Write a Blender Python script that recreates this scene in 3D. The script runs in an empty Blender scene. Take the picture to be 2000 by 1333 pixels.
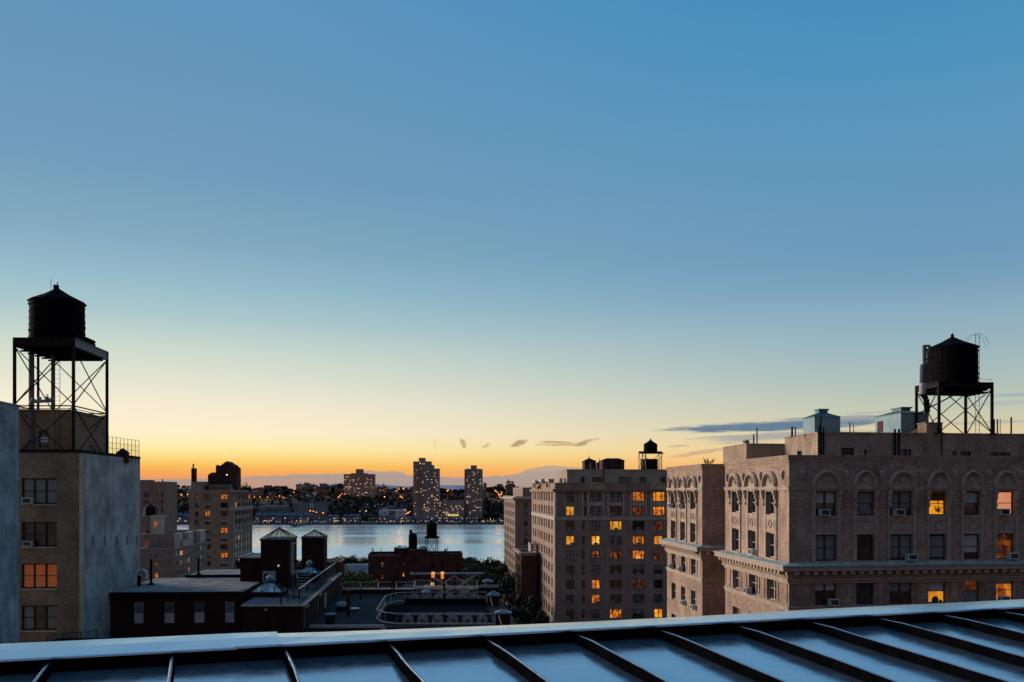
import bpy, math, random
from mathutils import Vector
random.seed(7)
sc = bpy.context.scene
COL = sc.collection
F_PX, CX, CY, CZ = 1700.0, 1000.0, 960.0, 60.0     # focal length and vanishing point in photo pixels, camera height
def W(px, py, D): return Vector(((px-CX)/F_PX*D, D, CZ-(py-CY)/F_PX*D))
def zat(py, D): return CZ-(py-CY)/F_PX*D
def xat(px, D): return (px-CX)/F_PX*D
def msz(n, D): return n*D/F_PX
def s2l(c):
    c = c/255.0
    return c/12.92 if c <= 0.04045 else ((c+0.055)/1.055)**2.4
def lin(r, g, b): return (s2l(r), s2l(g), s2l(b), 1.0)
GV = Vector((-0.088, 1.0))                          # street grid: the direction the side streets run away in
GN = Vector((1.0, 0.088))
GA = math.atan2(0.088, 1.0)
def along(p, t): return Vector((p.x+GV.x*t, p.y+GV.y*t))
def hit(p, d, px):
    """distance t along the plan line p + t*d at which photo column px meets it"""
    k = (px-CX)/F_PX
    return (k*p.y-p.x)/(d.x-k*d.y)

# ------------------------------------------------------------------ mesh builder
BASE = {}
class MB:
    def __init__(s): s.v=[]; s.f=[]; s.mi=[]; s.cur=0
    def quad(s,*p):
        i=len(s.v); s.v += [tuple(q) for q in p]; s.f.append(tuple(range(i,i+len(p)))); s.mi.append(s.cur); return s
    def box(s,x0,x1,y0,y1,z0,z1):
        return s.hexa([(x0,y0),(x1,y0),(x1,y1),(x0,y1)],z0,z1)
    def hexa(s,pl,z0,z1,pl2=None,cap=True):
        n=len(pl); i=len(s.v); pl2=pl2 or pl
        s.v += [(p[0],p[1],z0) for p in pl]+[(p[0],p[1],z1) for p in pl2]
        for k in range(n):
            s.f.append((i+k,i+(k+1)%n,i+n+(k+1)%n,i+n+k)); s.mi.append(s.cur)
        if cap:
            s.f.append(tuple(i+n+k for k in range(n))); s.mi.append(s.cur)
            s.f.append(tuple(i+n-1-k for k in range(n))); s.mi.append(s.cur)
        return s
    def ob(s,F,u0,u1,o0,o1,z0,z1):
        """box in a facade's own frame: u along it, o outward from it"""
        P=[F.p(u0,o1),F.p(u1,o1),F.p(u1,o0),F.p(u0,o0)]
        return s.hexa([(p.x,p.y) for p in P],z0,z1)
    def tube(s,p,q,r,n=6,r2=None,cap=True):
        p=Vector(p); q=Vector(q); d=(q-p)
        if d.length<1e-6: return s
        d.normalize(); a=Vector((0,0,1)) if abs(d.z)<0.9 else Vector((1,0,0))
        e1=d.cross(a).normalized(); e2=d.cross(e1); r2=r if r2 is None else r2
        i=len(s.v)
        for c,rr in ((p,r),(q,r2)):
            for k in range(n):
                t=2*math.pi*k/n+math.pi/n
                s.v.append(tuple(c+e1*math.cos(t)*rr+e2*math.sin(t)*rr))
        for k in range(n): s.f.append((i+k,i+n+k,i+n+(k+1)%n,i+(k+1)%n)); s.mi.append(s.cur)
        if cap:
            s.f.append(tuple(i+k for k in range(n))); s.f.append(tuple(i+2*n-1-k for k in range(n))); s.mi += [s.cur]*2
        return s
    def bar(s,p,q,w): return s.tube(p,q,w*0.707,4)
    def path(s,pts,r,n=6):
        for a,b in zip(pts,pts[1:]): s.tube(a,b,r,n)
        return s
    def lathe(s,c,prof,n=20,a0=0.0,a1=None):
        c=Vector(c); full=a1 is None; a1=a0+2*math.pi if full else a1
        m=n if full else n+1; i=len(s.v)
        for r,z in prof:
            for k in range(m):
                t=a0+(a1-a0)*k/n
                s.v.append((c.x+r*math.cos(t),c.y+r*math.sin(t),c.z+z))
        for j in range(len(prof)-1):
            for k in range(n):
                k2=(k+1)%m
                s.f.append((i+j*m+k,i+j*m+k2,i+(j+1)*m+k2,i+(j+1)*m+k)); s.mi.append(s.cur)
        return s
    def build(s,name,mat,parent=None,loc=None,smooth=False):
        off=Vector(loc) if loc is not None else (BASE[parent.name] if parent else None)
        if off is None:
            xs=[v[0] for v in s.v]; ys=[v[1] for v in s.v]; zs=[v[2] for v in s.v]
            off=Vector(((min(xs)+max(xs))/2,(min(ys)+max(ys))/2,min(zs)))
        me=bpy.data.meshes.new(name)
        me.from_pydata([(v[0]-off.x,v[1]-off.y,v[2]-off.z) for v in s.v],[],s.f)
        mats=mat if isinstance(mat,(list,tuple)) else [mat]
        for m in mats: me.materials.append(m)
        if len(mats)>1: me.polygons.foreach_set('material_index',s.mi)
        uv=me.uv_layers.new(name='UVMap'); me.update()
        data=[0.0]*(2*len(me.loops))
        for p in me.polygons:
            n=p.normal
            if abs(n.z)>0.75: t=None
            else:
                t=Vector((-n.y,n.x,0)); t.normalize()
            for li in p.loop_indices:
                w=s.v[me.loops[li].vertex_index]
                if t is None: data[2*li]=w[0]; data[2*li+1]=w[1]
                else: data[2*li]=w[0]*t.x+w[1]*t.y; data[2*li+1]=w[2]
        uv.data.foreach_set('uv',data)
        if smooth: me.polygons.foreach_set('use_smooth',[True]*len(me.polygons))
        o=bpy.data.objects.new(name,me); COL.objects.link(o)
        if parent:
            o.parent=parent; o.location=off-BASE[parent.name]
        else: o.location=off
        BASE[o.name]=Vector(off)
        return o
def tag(o,label=None,cat=None,group=None,kind=None):
    if label: o['label']=label
    if cat: o['category']=cat
    if group: o['group']=group
    if kind: o['kind']=kind
    return o
def thing(name,label,cat,loc,group=None):
    o=bpy.data.objects.new(name,None); COL.objects.link(o); o.location=Vector(loc); o.empty_display_size=0.3
    BASE[o.name]=Vector(loc)
    return tag(o,label,cat,group)
def one(name,mb,mat,label,cat,group=None,smooth=False,loc=None):
    return tag(mb.build(name,mat,None,loc,smooth),label,cat,group)
def tree_copy(root,loc,label=None,group=None,scale=None,rz=None):
    r=root.copy(); COL.objects.link(r); r.location=Vector(loc); BASE[r.name]=Vector(loc)
    if label: r['label']=label
    if group: r['group']=group
    if scale: r.scale=scale
    if rz is not None: r.rotation_euler.z=rz
    for ch in root.children:
        c=ch.copy(); COL.objects.link(c); c.parent=r
        for g in ch.children:
            d=g.copy(); COL.objects.link(d); d.parent=c
    return r
def mold(mb,path,prof):
    """sweep a profile [(outward, z), ...] along a plan path with mitred corners; outward is to the right of travel"""
    n=len(path); N=[]
    for a,b in zip(path,path[1:]):
        d=(Vector(b)-Vector(a)).normalized(); N.append(Vector((d.y,-d.x)))
    M=[]
    for i in range(n):
        if i==0: M.append(N[0])
        elif i==n-1: M.append(N[-1])
        else:
            m=N[i-1]+N[i]; m=m/m.dot(N[i]); M.append(m)
    for i in range(n-1):
        a,b=Vector(path[i]),Vector(path[i+1])
        for (o0,z0),(o1,z1) in zip(prof,prof[1:]):
            q=[a+M[i]*o0,b+M[i+1]*o0,b+M[i+1]*o1,a+M[i]*o1]
            mb.quad((q[0].x,q[0].y,z0),(q[1].x,q[1].y,z0),(q[2].x,q[2].y,z1),(q[3].x,q[3].y,z1))
        for end,pt,mm in ((i==0,a,M[i]),(i==n-2,b,M[i+1])):
            if end: mb.quad(*[((pt+mm*o).x,(pt+mm*o).y,z) for o,z in prof])
    return mb

# ------------------------------------------------------------------ node helpers and materials
class NT:
    def __init__(s,nt): s.nt=nt
    def n(s,t,**k):
        x=s.nt.nodes.new(t)
        for a,b in k.items(): setattr(x,a,b)
        return x
    def put(s,sock,val):
        if isinstance(val,bpy.types.NodeSocket): s.nt.links.new(val,sock)
        else: sock.default_value=val
    def m(s,op,a,b=None,c=None,clamp=False):
        x=s.n('ShaderNodeMath',operation=op,use_clamp=clamp)
        for i,v in enumerate((a,b,c)):
            if v is not None: s.put(x.inputs[i],v)
        return x.outputs[0]
    def mr(s,v,a,b,c=0.0,d=1.0,smooth=True):
        x=s.n('ShaderNodeMapRange',interpolation_type='SMOOTHSTEP' if smooth else 'LINEAR')
        for i,q in enumerate((v,a,b,c,d)): s.put(x.inputs[i],q)
        return x.outputs[0]
    def mix(s,f,a,b,mode='MIX'):
        x=s.n('ShaderNodeMix',data_type='RGBA',blend_type=mode)
        s.put(x.inputs[0],f); s.put(x.inputs[6],a); s.put(x.inputs[7],b); return x.outputs[2]
    def ramp(s,f,stops,interp='LINEAR'):
        x=s.n('ShaderNodeValToRGB'); r=x.color_ramp; r.interpolation=interp
        while len(r.elements)<len(stops): r.elements.new(0.5)
        for e,(p,c) in zip(r.elements,stops): e.position=p
        for e,(p,c) in zip(r.elements,stops): e.color=c
        s.put(x.inputs[0],f); return x.outputs[0]
    def noise(s,vec,scale,detail=3,rough=0.55,dist=0.0):
        x=s.n('ShaderNodeTexNoise'); s.put(x.inputs['Vector'],vec)
        x.inputs['Scale'].default_value=scale; x.inputs['Detail'].default_value=detail
        x.inputs['Roughness'].default_value=rough; x.inputs['Distortion'].default_value=dist
        return x.outputs[0]
    def map(s,vec,sc=(1,1,1),loc=(0,0,0),rot=(0,0,0)):
        x=s.n('ShaderNodeMapping'); s.put(x.inputs[0],vec)
        x.inputs['Scale'].default_value=sc; x.inputs['Location'].default_value=loc; x.inputs['Rotation'].default_value=rot
        return x.outputs[0]
    def bump(s,h,strength,dist=0.02):
        x=s.n('ShaderNodeBump'); x.inputs['Strength'].default_value=strength; x.inputs['Distance'].default_value=dist
        s.put(x.inputs['Height'],h); return x.outputs[0]
def newmat(name):
    m=bpy.data.materials.new(name); m.use_nodes=True
    nt=m.node_tree; b=nt.nodes['Principled BSDF']
    k=NT(nt); k.bsdf=b; k.mat=m
    k.tc=k.n('ShaderNodeTexCoord'); k.uv=k.tc.outputs['UV']; k.ob=k.tc.outputs['Object']
    k.geo=k.n('ShaderNodeNewGeometry').outputs['Position']
    return k
def simple(name,col,rough=0.7,metal=0.0,var=0.15,scale=1.5,spec=0.15,bump=0.0):
    k=newmat(name); n=k.noise(k.geo,scale,4)
    v=k.mr(n,0.25,0.75,1-var,1+var)
    c=k.mix(1.0,(*col,1),v,'MULTIPLY'); k.put(k.bsdf.inputs['Base Color'],c)
    k.bsdf.inputs['Roughness'].default_value=rough; k.bsdf.inputs['Metallic'].default_value=metal
    k.bsdf.inputs['Specular IOR Level'].default_value=spec
    if bump: k.put(k.bsdf.inputs['Normal'],k.bump(n,bump,0.05))
    return k.mat
def brick(name,c1,c2,mortar,w=0.24,h=0.08,mort=0.014,stain=0.25,rough=0.85,bump=0.4):
    k=newmat(name); t=k.n('ShaderNodeTexBrick'); k.put(t.inputs['Vector'],k.uv)
    t.inputs['Scale'].default_value=1.0; t.inputs['Brick Width'].default_value=w; t.inputs['Row Height'].default_value=h
    t.inputs['Mortar Size'].default_value=mort; t.inputs['Mortar Smooth'].default_value=0.2; t.inputs['Bias'].default_value=-0.1
    t.inputs['Color1'].default_value=(*c1,1); t.inputs['Color2'].default_value=(*c2,1); t.inputs['Mortar'].default_value=(*mortar,1)
    n=k.noise(k.uv,0.45,5,0.6); n2=k.noise(k.map(k.uv,(2.2,6.0,1)),1.6,3,0.6); n3=k.noise(k.map(k.uv,(1.4,0.12,1)),1.0,3)
    v=k.m('MULTIPLY',k.mr(n,0.3,0.7,1-stain,1+stain),k.mr(n2,0.25,0.75,0.72,1.28))
    v=k.m('MULTIPLY',v,k.mr(n3,0.3,0.7,0.88,1.1))
    k.put(k.bsdf.inputs['Base Color'],k.mix(1.0,t.outputs[0],v,'MULTIPLY'))
    k.bsdf.inputs['Roughness'].default_value=rough
    k.bsdf.inputs['Specular IOR Level'].default_value=0.12
    if bump: k.put(k.bsdf.inputs['Normal'],k.bump(k.m('ADD',k.m('MULTIPLY',t.outputs[1],-1.0),k.m('MULTIPLY',n2,0.8)),bump,0.02))
    return k.mat
def concrete(name,c):
    k=newmat(name)
    n=k.noise(k.uv,0.35,6,0.62); n2=k.noise(k.map(k.uv,(1.3,0.3,1)),1.3,5,0.6); n3=k.noise(k.uv,3.5,4)
    t=k.n('ShaderNodeTexBrick'); k.put(t.inputs['Vector'],k.uv); t.offset=0.37; t.inputs['Scale'].default_value=1.0
    t.inputs['Brick Width'].default_value=2.6; t.inputs['Row Height'].default_value=1.25; t.inputs['Mortar Size'].default_value=0.02
    t.inputs['Mortar Smooth'].default_value=0.6
    t.inputs['Color1'].default_value=(1.05,1.05,1.05,1); t.inputs['Color2'].default_value=(0.86,0.87,0.88,1); t.inputs['Mortar'].default_value=(0.8,0.8,0.8,1)
    v=k.m('MULTIPLY',k.mr(n,0.3,0.7,0.62,1.26),k.mr(n2,0.3,0.7,0.78,1.16)); v=k.m('MULTIPLY',v,k.mr(n3,0.2,0.8,0.88,1.12))
    c0=k.mix(1.0,(*c,1),v,'MULTIPLY'); k.put(k.bsdf.inputs['Base Color'],k.mix(0.8,c0,k.mix(1.0,c0,t.outputs[0],'MULTIPLY')))
    k.bsdf.inputs['Roughness'].default_value=0.9; k.bsdf.inputs['Specular IOR Level'].default_value=0.2
    k.put(k.bsdf.inputs['Normal'],k.bump(n3,0.3,0.03)); return k.mat
def emit(name,cols,strength,scale=2.2,base=(0.05,0.03,0.02)):
    """a lit room seen through a pane: furniture and curtains as lighter and darker patches"""
    k=newmat(name)
    oi=k.n('ShaderNodeObjectInfo').outputs['Random']
    vec=k.n('ShaderNodeVectorMath',operation='ADD'); k.put(vec.inputs[0],k.ob)
    cx=k.n('ShaderNodeCombineXYZ'); k.put(cx.inputs[0],k.m('MULTIPLY',oi,37.0)); k.put(cx.inputs[2],k.m('MULTIPLY',oi,11.0)); k.put(vec.inputs[1],cx.outputs[0])
    n1=k.noise(k.map(vec.outputs[0],(1.0,1.0,0.8)),scale,2.0,0.5,0.0)
    vo=k.n('ShaderNodeTexVoronoi',distance='CHEBYCHEV'); vo.inputs['Scale'].default_value=scale*0.75; vo.inputs['Randomness'].default_value=0.85; k.put(vo.inputs['Vector'],k.map(vec.outputs[0],(1.0,1.0,0.7)))
    sc_=k.n('ShaderNodeSeparateColor'); k.put(sc_.inputs[0],vo.outputs['Color'])
    n=k.m('ADD',k.m('MULTIPLY',n1,0.45),k.m('MULTIPLY',k.mr(sc_.outputs[0],0,1,0.25,0.78,False),0.55))
    c=k.ramp(n,[(0.30,lin(*cols[0])),(0.45,lin(*cols[1])),(0.60,lin(*cols[2])),(0.74,lin(*cols[3]))])
    k.put(k.bsdf.inputs['Emission Color'],c); k.put(k.bsdf.inputs['Emission Strength'],k.mr(oi,0,1,strength*0.75,strength*1.2,False))
    k.bsdf.inputs['Base Color'].default_value=(*base,1); k.bsdf.inputs['Roughness'].default_value=0.12
    return k.mat
def glow(name,col,strength):
    k=newmat(name); k.bsdf.inputs['Emission Color'].default_value=lin(*col); k.bsdf.inputs['Emission Strength'].default_value=strength
    k.bsdf.inputs['Base Color'].default_value=(0.1,0.08,0.06,1); return k.mat
def glass(name,col,rough=0.06,var=0.5):
    k=newmat(name); oi=k.n('ShaderNodeObjectInfo').outputs['Random']
    n=k.noise(k.map(k.ob,(1.2,1,0.7)),1.7,2); v=k.m('MULTIPLY',k.mr(oi,0,1,1-var,1+var,False),k.mr(n,0.3,0.7,0.5,1.5))
    k.put(k.bsdf.inputs['Base Color'],k.mix(1.0,(*col,1),v,'MULTIPLY'))
    k.bsdf.inputs['Roughness'].default_value=rough; k.bsdf.inputs['Specular IOR Level'].default_value=0.55; return k.mat
def cloth(name,col):
    k=newmat(name); w=k.n('ShaderNodeTexWave',bands_direction='X'); k.put(w.inputs[0],k.ob); w.inputs['Scale'].default_value=3.2; w.inputs['Distortion'].default_value=1.5
    k.put(k.bsdf.inputs['Base Color'],k.mix(1.0,(*col,1),k.mr(w.outputs[1],0,1,0.7,1.05,False),'MULTIPLY')); k.bsdf.inputs['Roughness'].default_value=0.9; return k.mat
MT={}
MT['brick_tan']=brick('tan_brick',(0.42,0.275,0.205),(0.23,0.138,0.105),(0.25,0.172,0.138))
MT['brick_mid']=brick('beige_brick',(0.31,0.205,0.16),(0.245,0.16,0.126),(0.25,0.18,0.145),stain=0.12)
MT['brick_brown']=brick('brown_brick',(0.36,0.245,0.165),(0.28,0.185,0.125),(0.27,0.205,0.155),stain=0.22)
MT['brick_left']=brick('dun_brick',(0.25,0.16,0.108),(0.18,0.112,0.076),(0.16,0.13,0.1),stain=0.22)
MT['shade']=simple('brown_roller_shade',(0.12,0.05,0.02),0.8)
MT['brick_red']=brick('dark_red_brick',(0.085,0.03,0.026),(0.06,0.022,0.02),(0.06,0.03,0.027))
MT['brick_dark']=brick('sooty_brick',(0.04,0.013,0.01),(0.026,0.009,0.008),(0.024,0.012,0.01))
MT['brick_pent']=brick('weathered_brick',(0.38,0.26,0.185),(0.25,0.16,0.115),(0.27,0.2,0.16),stain=0.2)
MT['stone']=simple('brown_stone',(0.35,0.26,0.205),0.85,var=0.2,scale=2.0,spec=0.2)
MT['stone_light']=simple('limestone',(0.4,0.33,0.28),0.85,var=0.16,scale=1.2,spec=0.2)
MT['stone_tan']=simple('cream_render',(0.5,0.42,0.32),0.85,var=0.1,scale=0.6,spec=0.2)
MT['copper']=simple('verdigris_copper',(0.3,0.345,0.315),0.7,var=0.3,scale=1.5)
MT['copper_dark']=simple('dark_verdigris',(0.1,0.19,0.19),0.55,var=0.3,scale=2.0)
MT['galv']=simple('galvanised_sheet',(0.19,0.27,0.29),0.6,var=0.14,scale=0.9)
MT['concrete']=concrete('stained_concrete',(0.375,0.392,0.372))
MT['stucco']=concrete('grey_stucco',(0.3,0.35,0.37))
MT['black']=simple('tarred_wood',(0.0055,0.005,0.006),0.9,spec=0.03)
MT['steel']=simple('rusty_steel',(0.016,0.01,0.009),0.8,var=0.4,scale=4,spec=0.1)
MT['steel_grey']=simple('grey_painted_steel',(0.2,0.22,0.22),0.6)
MT['iron']=simple('black_iron',(0.011,0.01,0.012),0.7,spec=0.1)
MT['bronze']=simple('cast_bronze',(0.5,0.41,0.35),0.5,var=0.3,scale=6,spec=0.4)
MT['frame_dark']=simple('dark_window_frame',(0.025,0.018,0.016),0.6)
MT['frame_pale']=simple('pale_window_frame',(0.45,0.42,0.38),0.6)
MT['frame_brown']=simple('brown_window_frame',(0.06,0.035,0.026),0.6)
MT['glass']=glass('dark_glass',(0.022,0.02,0.024))
MT['glass_grey']=glass('curtained_glass',(0.11,0.11,0.125),0.15,0.6)
MT['glass_brown']=glass('dusk_room_glass',(0.055,0.022,0.014),0.08)
MT['glass_blue']=glass('sky_mirroring_glass',(0.06,0.09,0.12),0.05,0.3)
MT['blind']=cloth('window_blind',(0.45,0.43,0.42))
MT['blind_dim']=cloth('net_curtain',(0.2,0.19,0.19))
MT['lit_y']=emit('room_yellow',[(150,70,10),(235,140,30),(255,190,60),(255,225,130)],0.95)
MT['lit_o']=emit('room_orange',[(70,25,6),(190,90,22),(235,140,45),(255,190,90)],0.85)
MT['lit_d']=emit('room_dim',[(18,8,5),(60,26,12),(120,56,22),(210,120,50)],0.75)
MT['lit_p']=emit('room_pink_blind',[(200,120,85),(212,132,95),(222,142,105),(240,160,100)],0.75,0.8)
MT['lit_g']=emit('room_gold',[(150,70,10),(230,130,20),(255,170,40),(250,180,60)],0.85,1.4)
MT['lit_a']=emit('room_amber_curtain',[(120,60,40),(175,85,45),(205,100,40),(225,110,40)],0.2,0.9)
MT['white']=simple('white_paint',(0.55,0.56,0.57),0.6,var=0.08)
MT['ac']=simple('air_conditioner_casing',(0.5,0.49,0.47),0.5,var=0.08)
MT['ac_grille']=simple('air_conditioner_grille',(0.05,0.05,0.055),0.6)
MT['skylight']=glass('skylight_glass',(0.7,0.75,0.78),0.25,0.15)
def thin_glass(name,tint,f):
    k=newmat(name); nt=k.nt; t=k.n('ShaderNodeBsdfTransparent'); t.inputs[0].default_value=(*tint,1); mx=k.n('ShaderNodeMixShader'); mx.inputs[0].default_value=f
    k.bsdf.inputs['Base Color'].default_value=(0.5,0.46,0.4,1); k.bsdf.inputs['Roughness'].default_value=0.2
    nt.links.new(t.outputs[0],mx.inputs[1]); nt.links.new(k.bsdf.outputs[0],mx.inputs[2]); nt.links.new(mx.outputs[0],nt.nodes['Material Output'].inputs[0]); return k.mat
MT['skylight_warm']=thin_glass('wired_skylight_glass',(0.86,0.82,0.74),0.22)
MT['tar']=simple('tar_roof',(0.026,0.024,0.027),0.85,var=0.4,scale=0.5,spec=0.05)
MT['blue_plastic']=simple('blue_plastic',(0.02,0.05,0.16),0.4)
# ------------------------------------------------------------------ camera, sky, sun
cam=bpy.data.cameras.new('camera'); co=bpy.data.objects.new('camera',cam); COL.objects.link(co); sc.camera=co
co.location=(0,0,CZ); co.rotation_euler=(math.radians(90),0,0)
cam.lens=36.0*F_PX/2000.0; cam.sensor_width=36; cam.sensor_fit='HORIZONTAL'
cam.shift_x=(1000-CX)/2000.0; cam.shift_y=(CY-666.5)/2000.0; cam.clip_start=0.1; cam.clip_end=60000
sc.view_settings.view_transform='Standard'; sc.view_settings.look='None'; sc.view_settings.gamma=1.0; sc.view_settings.exposure=0.0
sc.render.film_transparent=False
cy=sc.cycles; cy.max_bounces=6; cy.diffuse_bounces=3; cy.glossy_bounces=3; cy.transmission_bounces=2; cy.caustics_reflective=False; cy.caustics_refractive=False
cy.use_denoising=True
SUN_AZ=math.radians(-62); SUN_EL=math.radians(8.0)
wd=bpy.data.worlds.new('World'); sc.world=wd; wd.use_nodes=True
k=NT(wd.node_tree); bg=wd.node_tree.nodes['Background']
dirv=k.n('ShaderNodeTexCoord').outputs['Generated']; sp=k.n('ShaderNodeSeparateXYZ'); k.put(sp.inputs[0],dirv)
az=k.m('MULTIPLY',k.m('ARCTAN2',sp.outputs[0],sp.outputs[1]),57.29578)       # degrees, 0 = west (straight ahead)
el=k.m('MULTIPLY',k.m('ARCSINE',sp.outputs[2]),57.29578)
def E(py): return math.degrees(math.atan((CY-py)/F_PX))
def A(px): return math.degrees(math.atan((px-CX)/F_PX))
def stops(tab): return [(max(0.0,min(1.0,e/45.0)),lin(*c)) for e,c in tab]
pos=k.m('DIVIDE',el,45.0,clamp=True)
sky_l=k.ramp(pos,stops([(0.0,(222,152,122)),(0.6,(234,150,100)),(1.0,(243,162,92)),(1.35,(248,178,88)),(1.7,(252,196,96)),(2.2,(254,222,138)),(2.7,(255,236,170)),(3.7,(255,240,204)),(5.4,(245,235,210)),(6.7,(228,228,209)),(8.7,(204,217,205)),(10.7,(172,200,204)),(12.6,(150,188,202)),(15.1,(130,169,191)),(19,(113,156,188)),(24,(103,150,187)),(30,(92,147,189)),(37,(92,150,196)),(45,(96,150,196))]))
sky_r=k.ramp(pos,stops([(0.0,(226,152,120)),(0.7,(238,172,118)),(1.4,(244,182,118)),(2.2,(241,195,135)),(3.0,(228,204,156)),(3.8,(214,203,166)),(5.0,(192,198,179)),(6.8,(170,189,186)),(8.7,(152,180,189)),(10.5,(138,172,191)),(12.3,(119,159,186)),(14,(109,154,186)),(17,(101,151,187)),(20.5,(92,150,188)),(24.5,(78,146,189)),(29.5,(62,139,190)),(36,(62,136,192)),(45,(68,136,192))]))
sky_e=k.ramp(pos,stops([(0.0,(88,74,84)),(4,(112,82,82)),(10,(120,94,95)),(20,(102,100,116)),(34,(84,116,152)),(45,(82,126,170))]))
f=k.mr(az,-24,30); base=k.mix(f,sky_l,sky_r)
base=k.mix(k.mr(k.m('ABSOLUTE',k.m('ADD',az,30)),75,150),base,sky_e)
# clouds: one bank along the horizon, thin streaks and a few wisps, each at its own bearing and height
wob=k.noise(k.map(dirv,(60,60,220)),1.0,4,0.6); wob=k.m('SUBTRACT',wob,0.5)
prof=[(150,930),(300,936),(460,934),(500,931),(560,929),(640,926),(700,925),(722,919),(745,921),(768,921),(784,922),(800,929),(850,931),(950,931),(1000,927),(1030,918),(1055,913),(1075,909),(1100,911),(1180,918),(1400,930)]
fc=k.n('ShaderNodeFloatCurve'); cv=fc.mapping.curves[0]
a0,a1=-30.0,15.0
pts=[((A(x)-a0)/(a1-a0),E(y)/2.5) for x,y in prof]
while len(cv.points)<len(pts): cv.points.new(0.5,0.5)
for p_,(x,y) in zip(cv.points,pts): p_.location=(x,y); p_.handle_type='AUTO'
fc.mapping.update(); k.put(fc.inputs[1],k.m('DIVIDE',k.m('SUBTRACT',az,a0),a1-a0,clamp=True))
top=k.m('MULTIPLY',fc.outputs[0],2.5)
dd=k.m('SUBTRACT',k.m('ADD',top,k.m('MULTIPLY',wob,0.42)),el)
bank=k.mr(dd,-0.03,0.06)
streak=k.noise(k.map(dirv,(9,9,260)),1.0,4,0.6)
soft=k.mr(az,-30,-8)                                        # the bank breaks up into pink streaks to the left
bank=k.m('MULTIPLY',bank,k.m('MAXIMUM',k.mr(streak,0.42,0.56),soft))
bcol=k.ramp(k.m('DIVIDE',el,1.6,clamp=True),[(0.0,lin(180,148,140)),(0.3,lin(165,153,148)),(0.7,lin(169,157,149)),(1.0,lin(188,165,144))])
base=k.mix(k.m('MULTIPLY',bank,0.92),base,bcol)
def wisp(cx,cy,rx,ry,col,dens,tilt=0.0,edge=0.6,amp=0.9,ns=(120,120,420)):
    global base
    da=k.m('SUBTRACT',az,A(cx)); de=k.m('SUBTRACT',k.m('SUBTRACT',el,E(cy)),k.m('MULTIPLY',da,tilt))
    kx=math.degrees(rx/F_PX); ky=math.degrees(ry/F_PX)
    r=k.m('ADD',k.m('POWER',k.m('ABSOLUTE',k.m('DIVIDE',da,kx)),2.0),k.m('POWER',k.m('ABSOLUTE',k.m('DIVIDE',de,ky)),2.0))
    nz=k.m('SUBTRACT',k.noise(k.map(dirv,ns,(cx,cy,0)),1.0,4,0.62),0.5)
    msk=k.mr(k.m('ADD',r,k.m('MULTIPLY',nz,amp*3)),1.0,1.0-edge)
    base=k.mix(k.m('MULTIPLY',msk,dens),base,lin(*col))
SL=(102,126,150); SG=(140,146,152); WC=(190,150,112)
wisp(1530,838,250,11,SL,1.0,0.02,0.8,0.55,(30,30,420)); wisp(1660,827,150,6,SG,0.7,0.0,0.8,0.6,(30,30,400)); wisp(1530,856,190,9,(160,160,162),0.8,0.02,0.9,0.7,(30,30,420))
wisp(1480,862,120,10,(172,166,160),0.55,0.05,0.9,0.8,(30,30,420)); wisp(1368,886,70,5,(198,164,134),0.75,0.14,0.9,0.7,(50,50,420)); wisp(1325,873,26,3,(196,166,136),0.6,0.05,0.9)
wisp(1985,797,90,3.5,(150,170,182),0.7,0.0,0.9,0.5,(30,30,420)); wisp(1965,810,70,5,(172,182,184),0.7,0.03,0.9,0.6,(30,30,420)); wisp(1950,842,90,4,(176,172,168),0.6,0.0,0.9,0.6,(30,30,420)); wisp(1700,818,60,3,(168,176,180),0.6,0.0,0.9)
wisp(904,866,8,11,WC,0.8,-0.5,0.9,0.7); wisp(950,871,10,6,(206,162,118),0.65,0.3,0.9,0.7); wisp(1014,866,20,7,(176,142,110),0.85,0.3,0.8,0.5); wisp(1083,864,42,3,(182,148,114),0.8,-0.02,0.9,0.6,(60,60,500)); wisp(1095,869,62,3.5,(194,156,118),0.7,0.0,0.9,0.8,(60,60,500)); wisp(1140,866,22,6,(176,146,116),0.85,0.3,0.9,0.6); wisp(1162,859,12,3,(204,172,136),0.5,0.2,0.9); wisp(850,866,6,14,(232,190,130),0.35,-0.6,0.9)
# dusk: the physical sky adds a little on top, the ground half is dark
nish=k.n('ShaderNodeTexSky',sky_type='NISHITA'); nish.sun_disc=False; nish.sun_elevation=SUN_EL; nish.sun_rotation=SUN_AZ; nish.altitude=60
base=k.mix(1.0,base,k.mix(1.0,nish.outputs[0],(0.0006,0.0006,0.0006,1),'MULTIPLY'),'ADD')
base=k.mix(k.mr(el,-0.6,-1.6),base,lin(26,26,34))
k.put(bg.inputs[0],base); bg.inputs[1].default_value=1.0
sun=bpy.data.lights.new('sun','SUN'); so=bpy.data.objects.new('sun',sun); COL.objects.link(so)
sun.energy=5.0; sun.angle=math.radians(28); sun.color=(1.0,0.86,0.71)
sd=Vector((math.sin(SUN_AZ)*math.cos(SUN_EL),math.cos(SUN_AZ)*math.cos(SUN_EL),math.sin(SUN_EL)))
so.rotation_euler=(-sd).to_track_quat('-Z','Y').to_euler(); so.location=(0,0,200)

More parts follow.
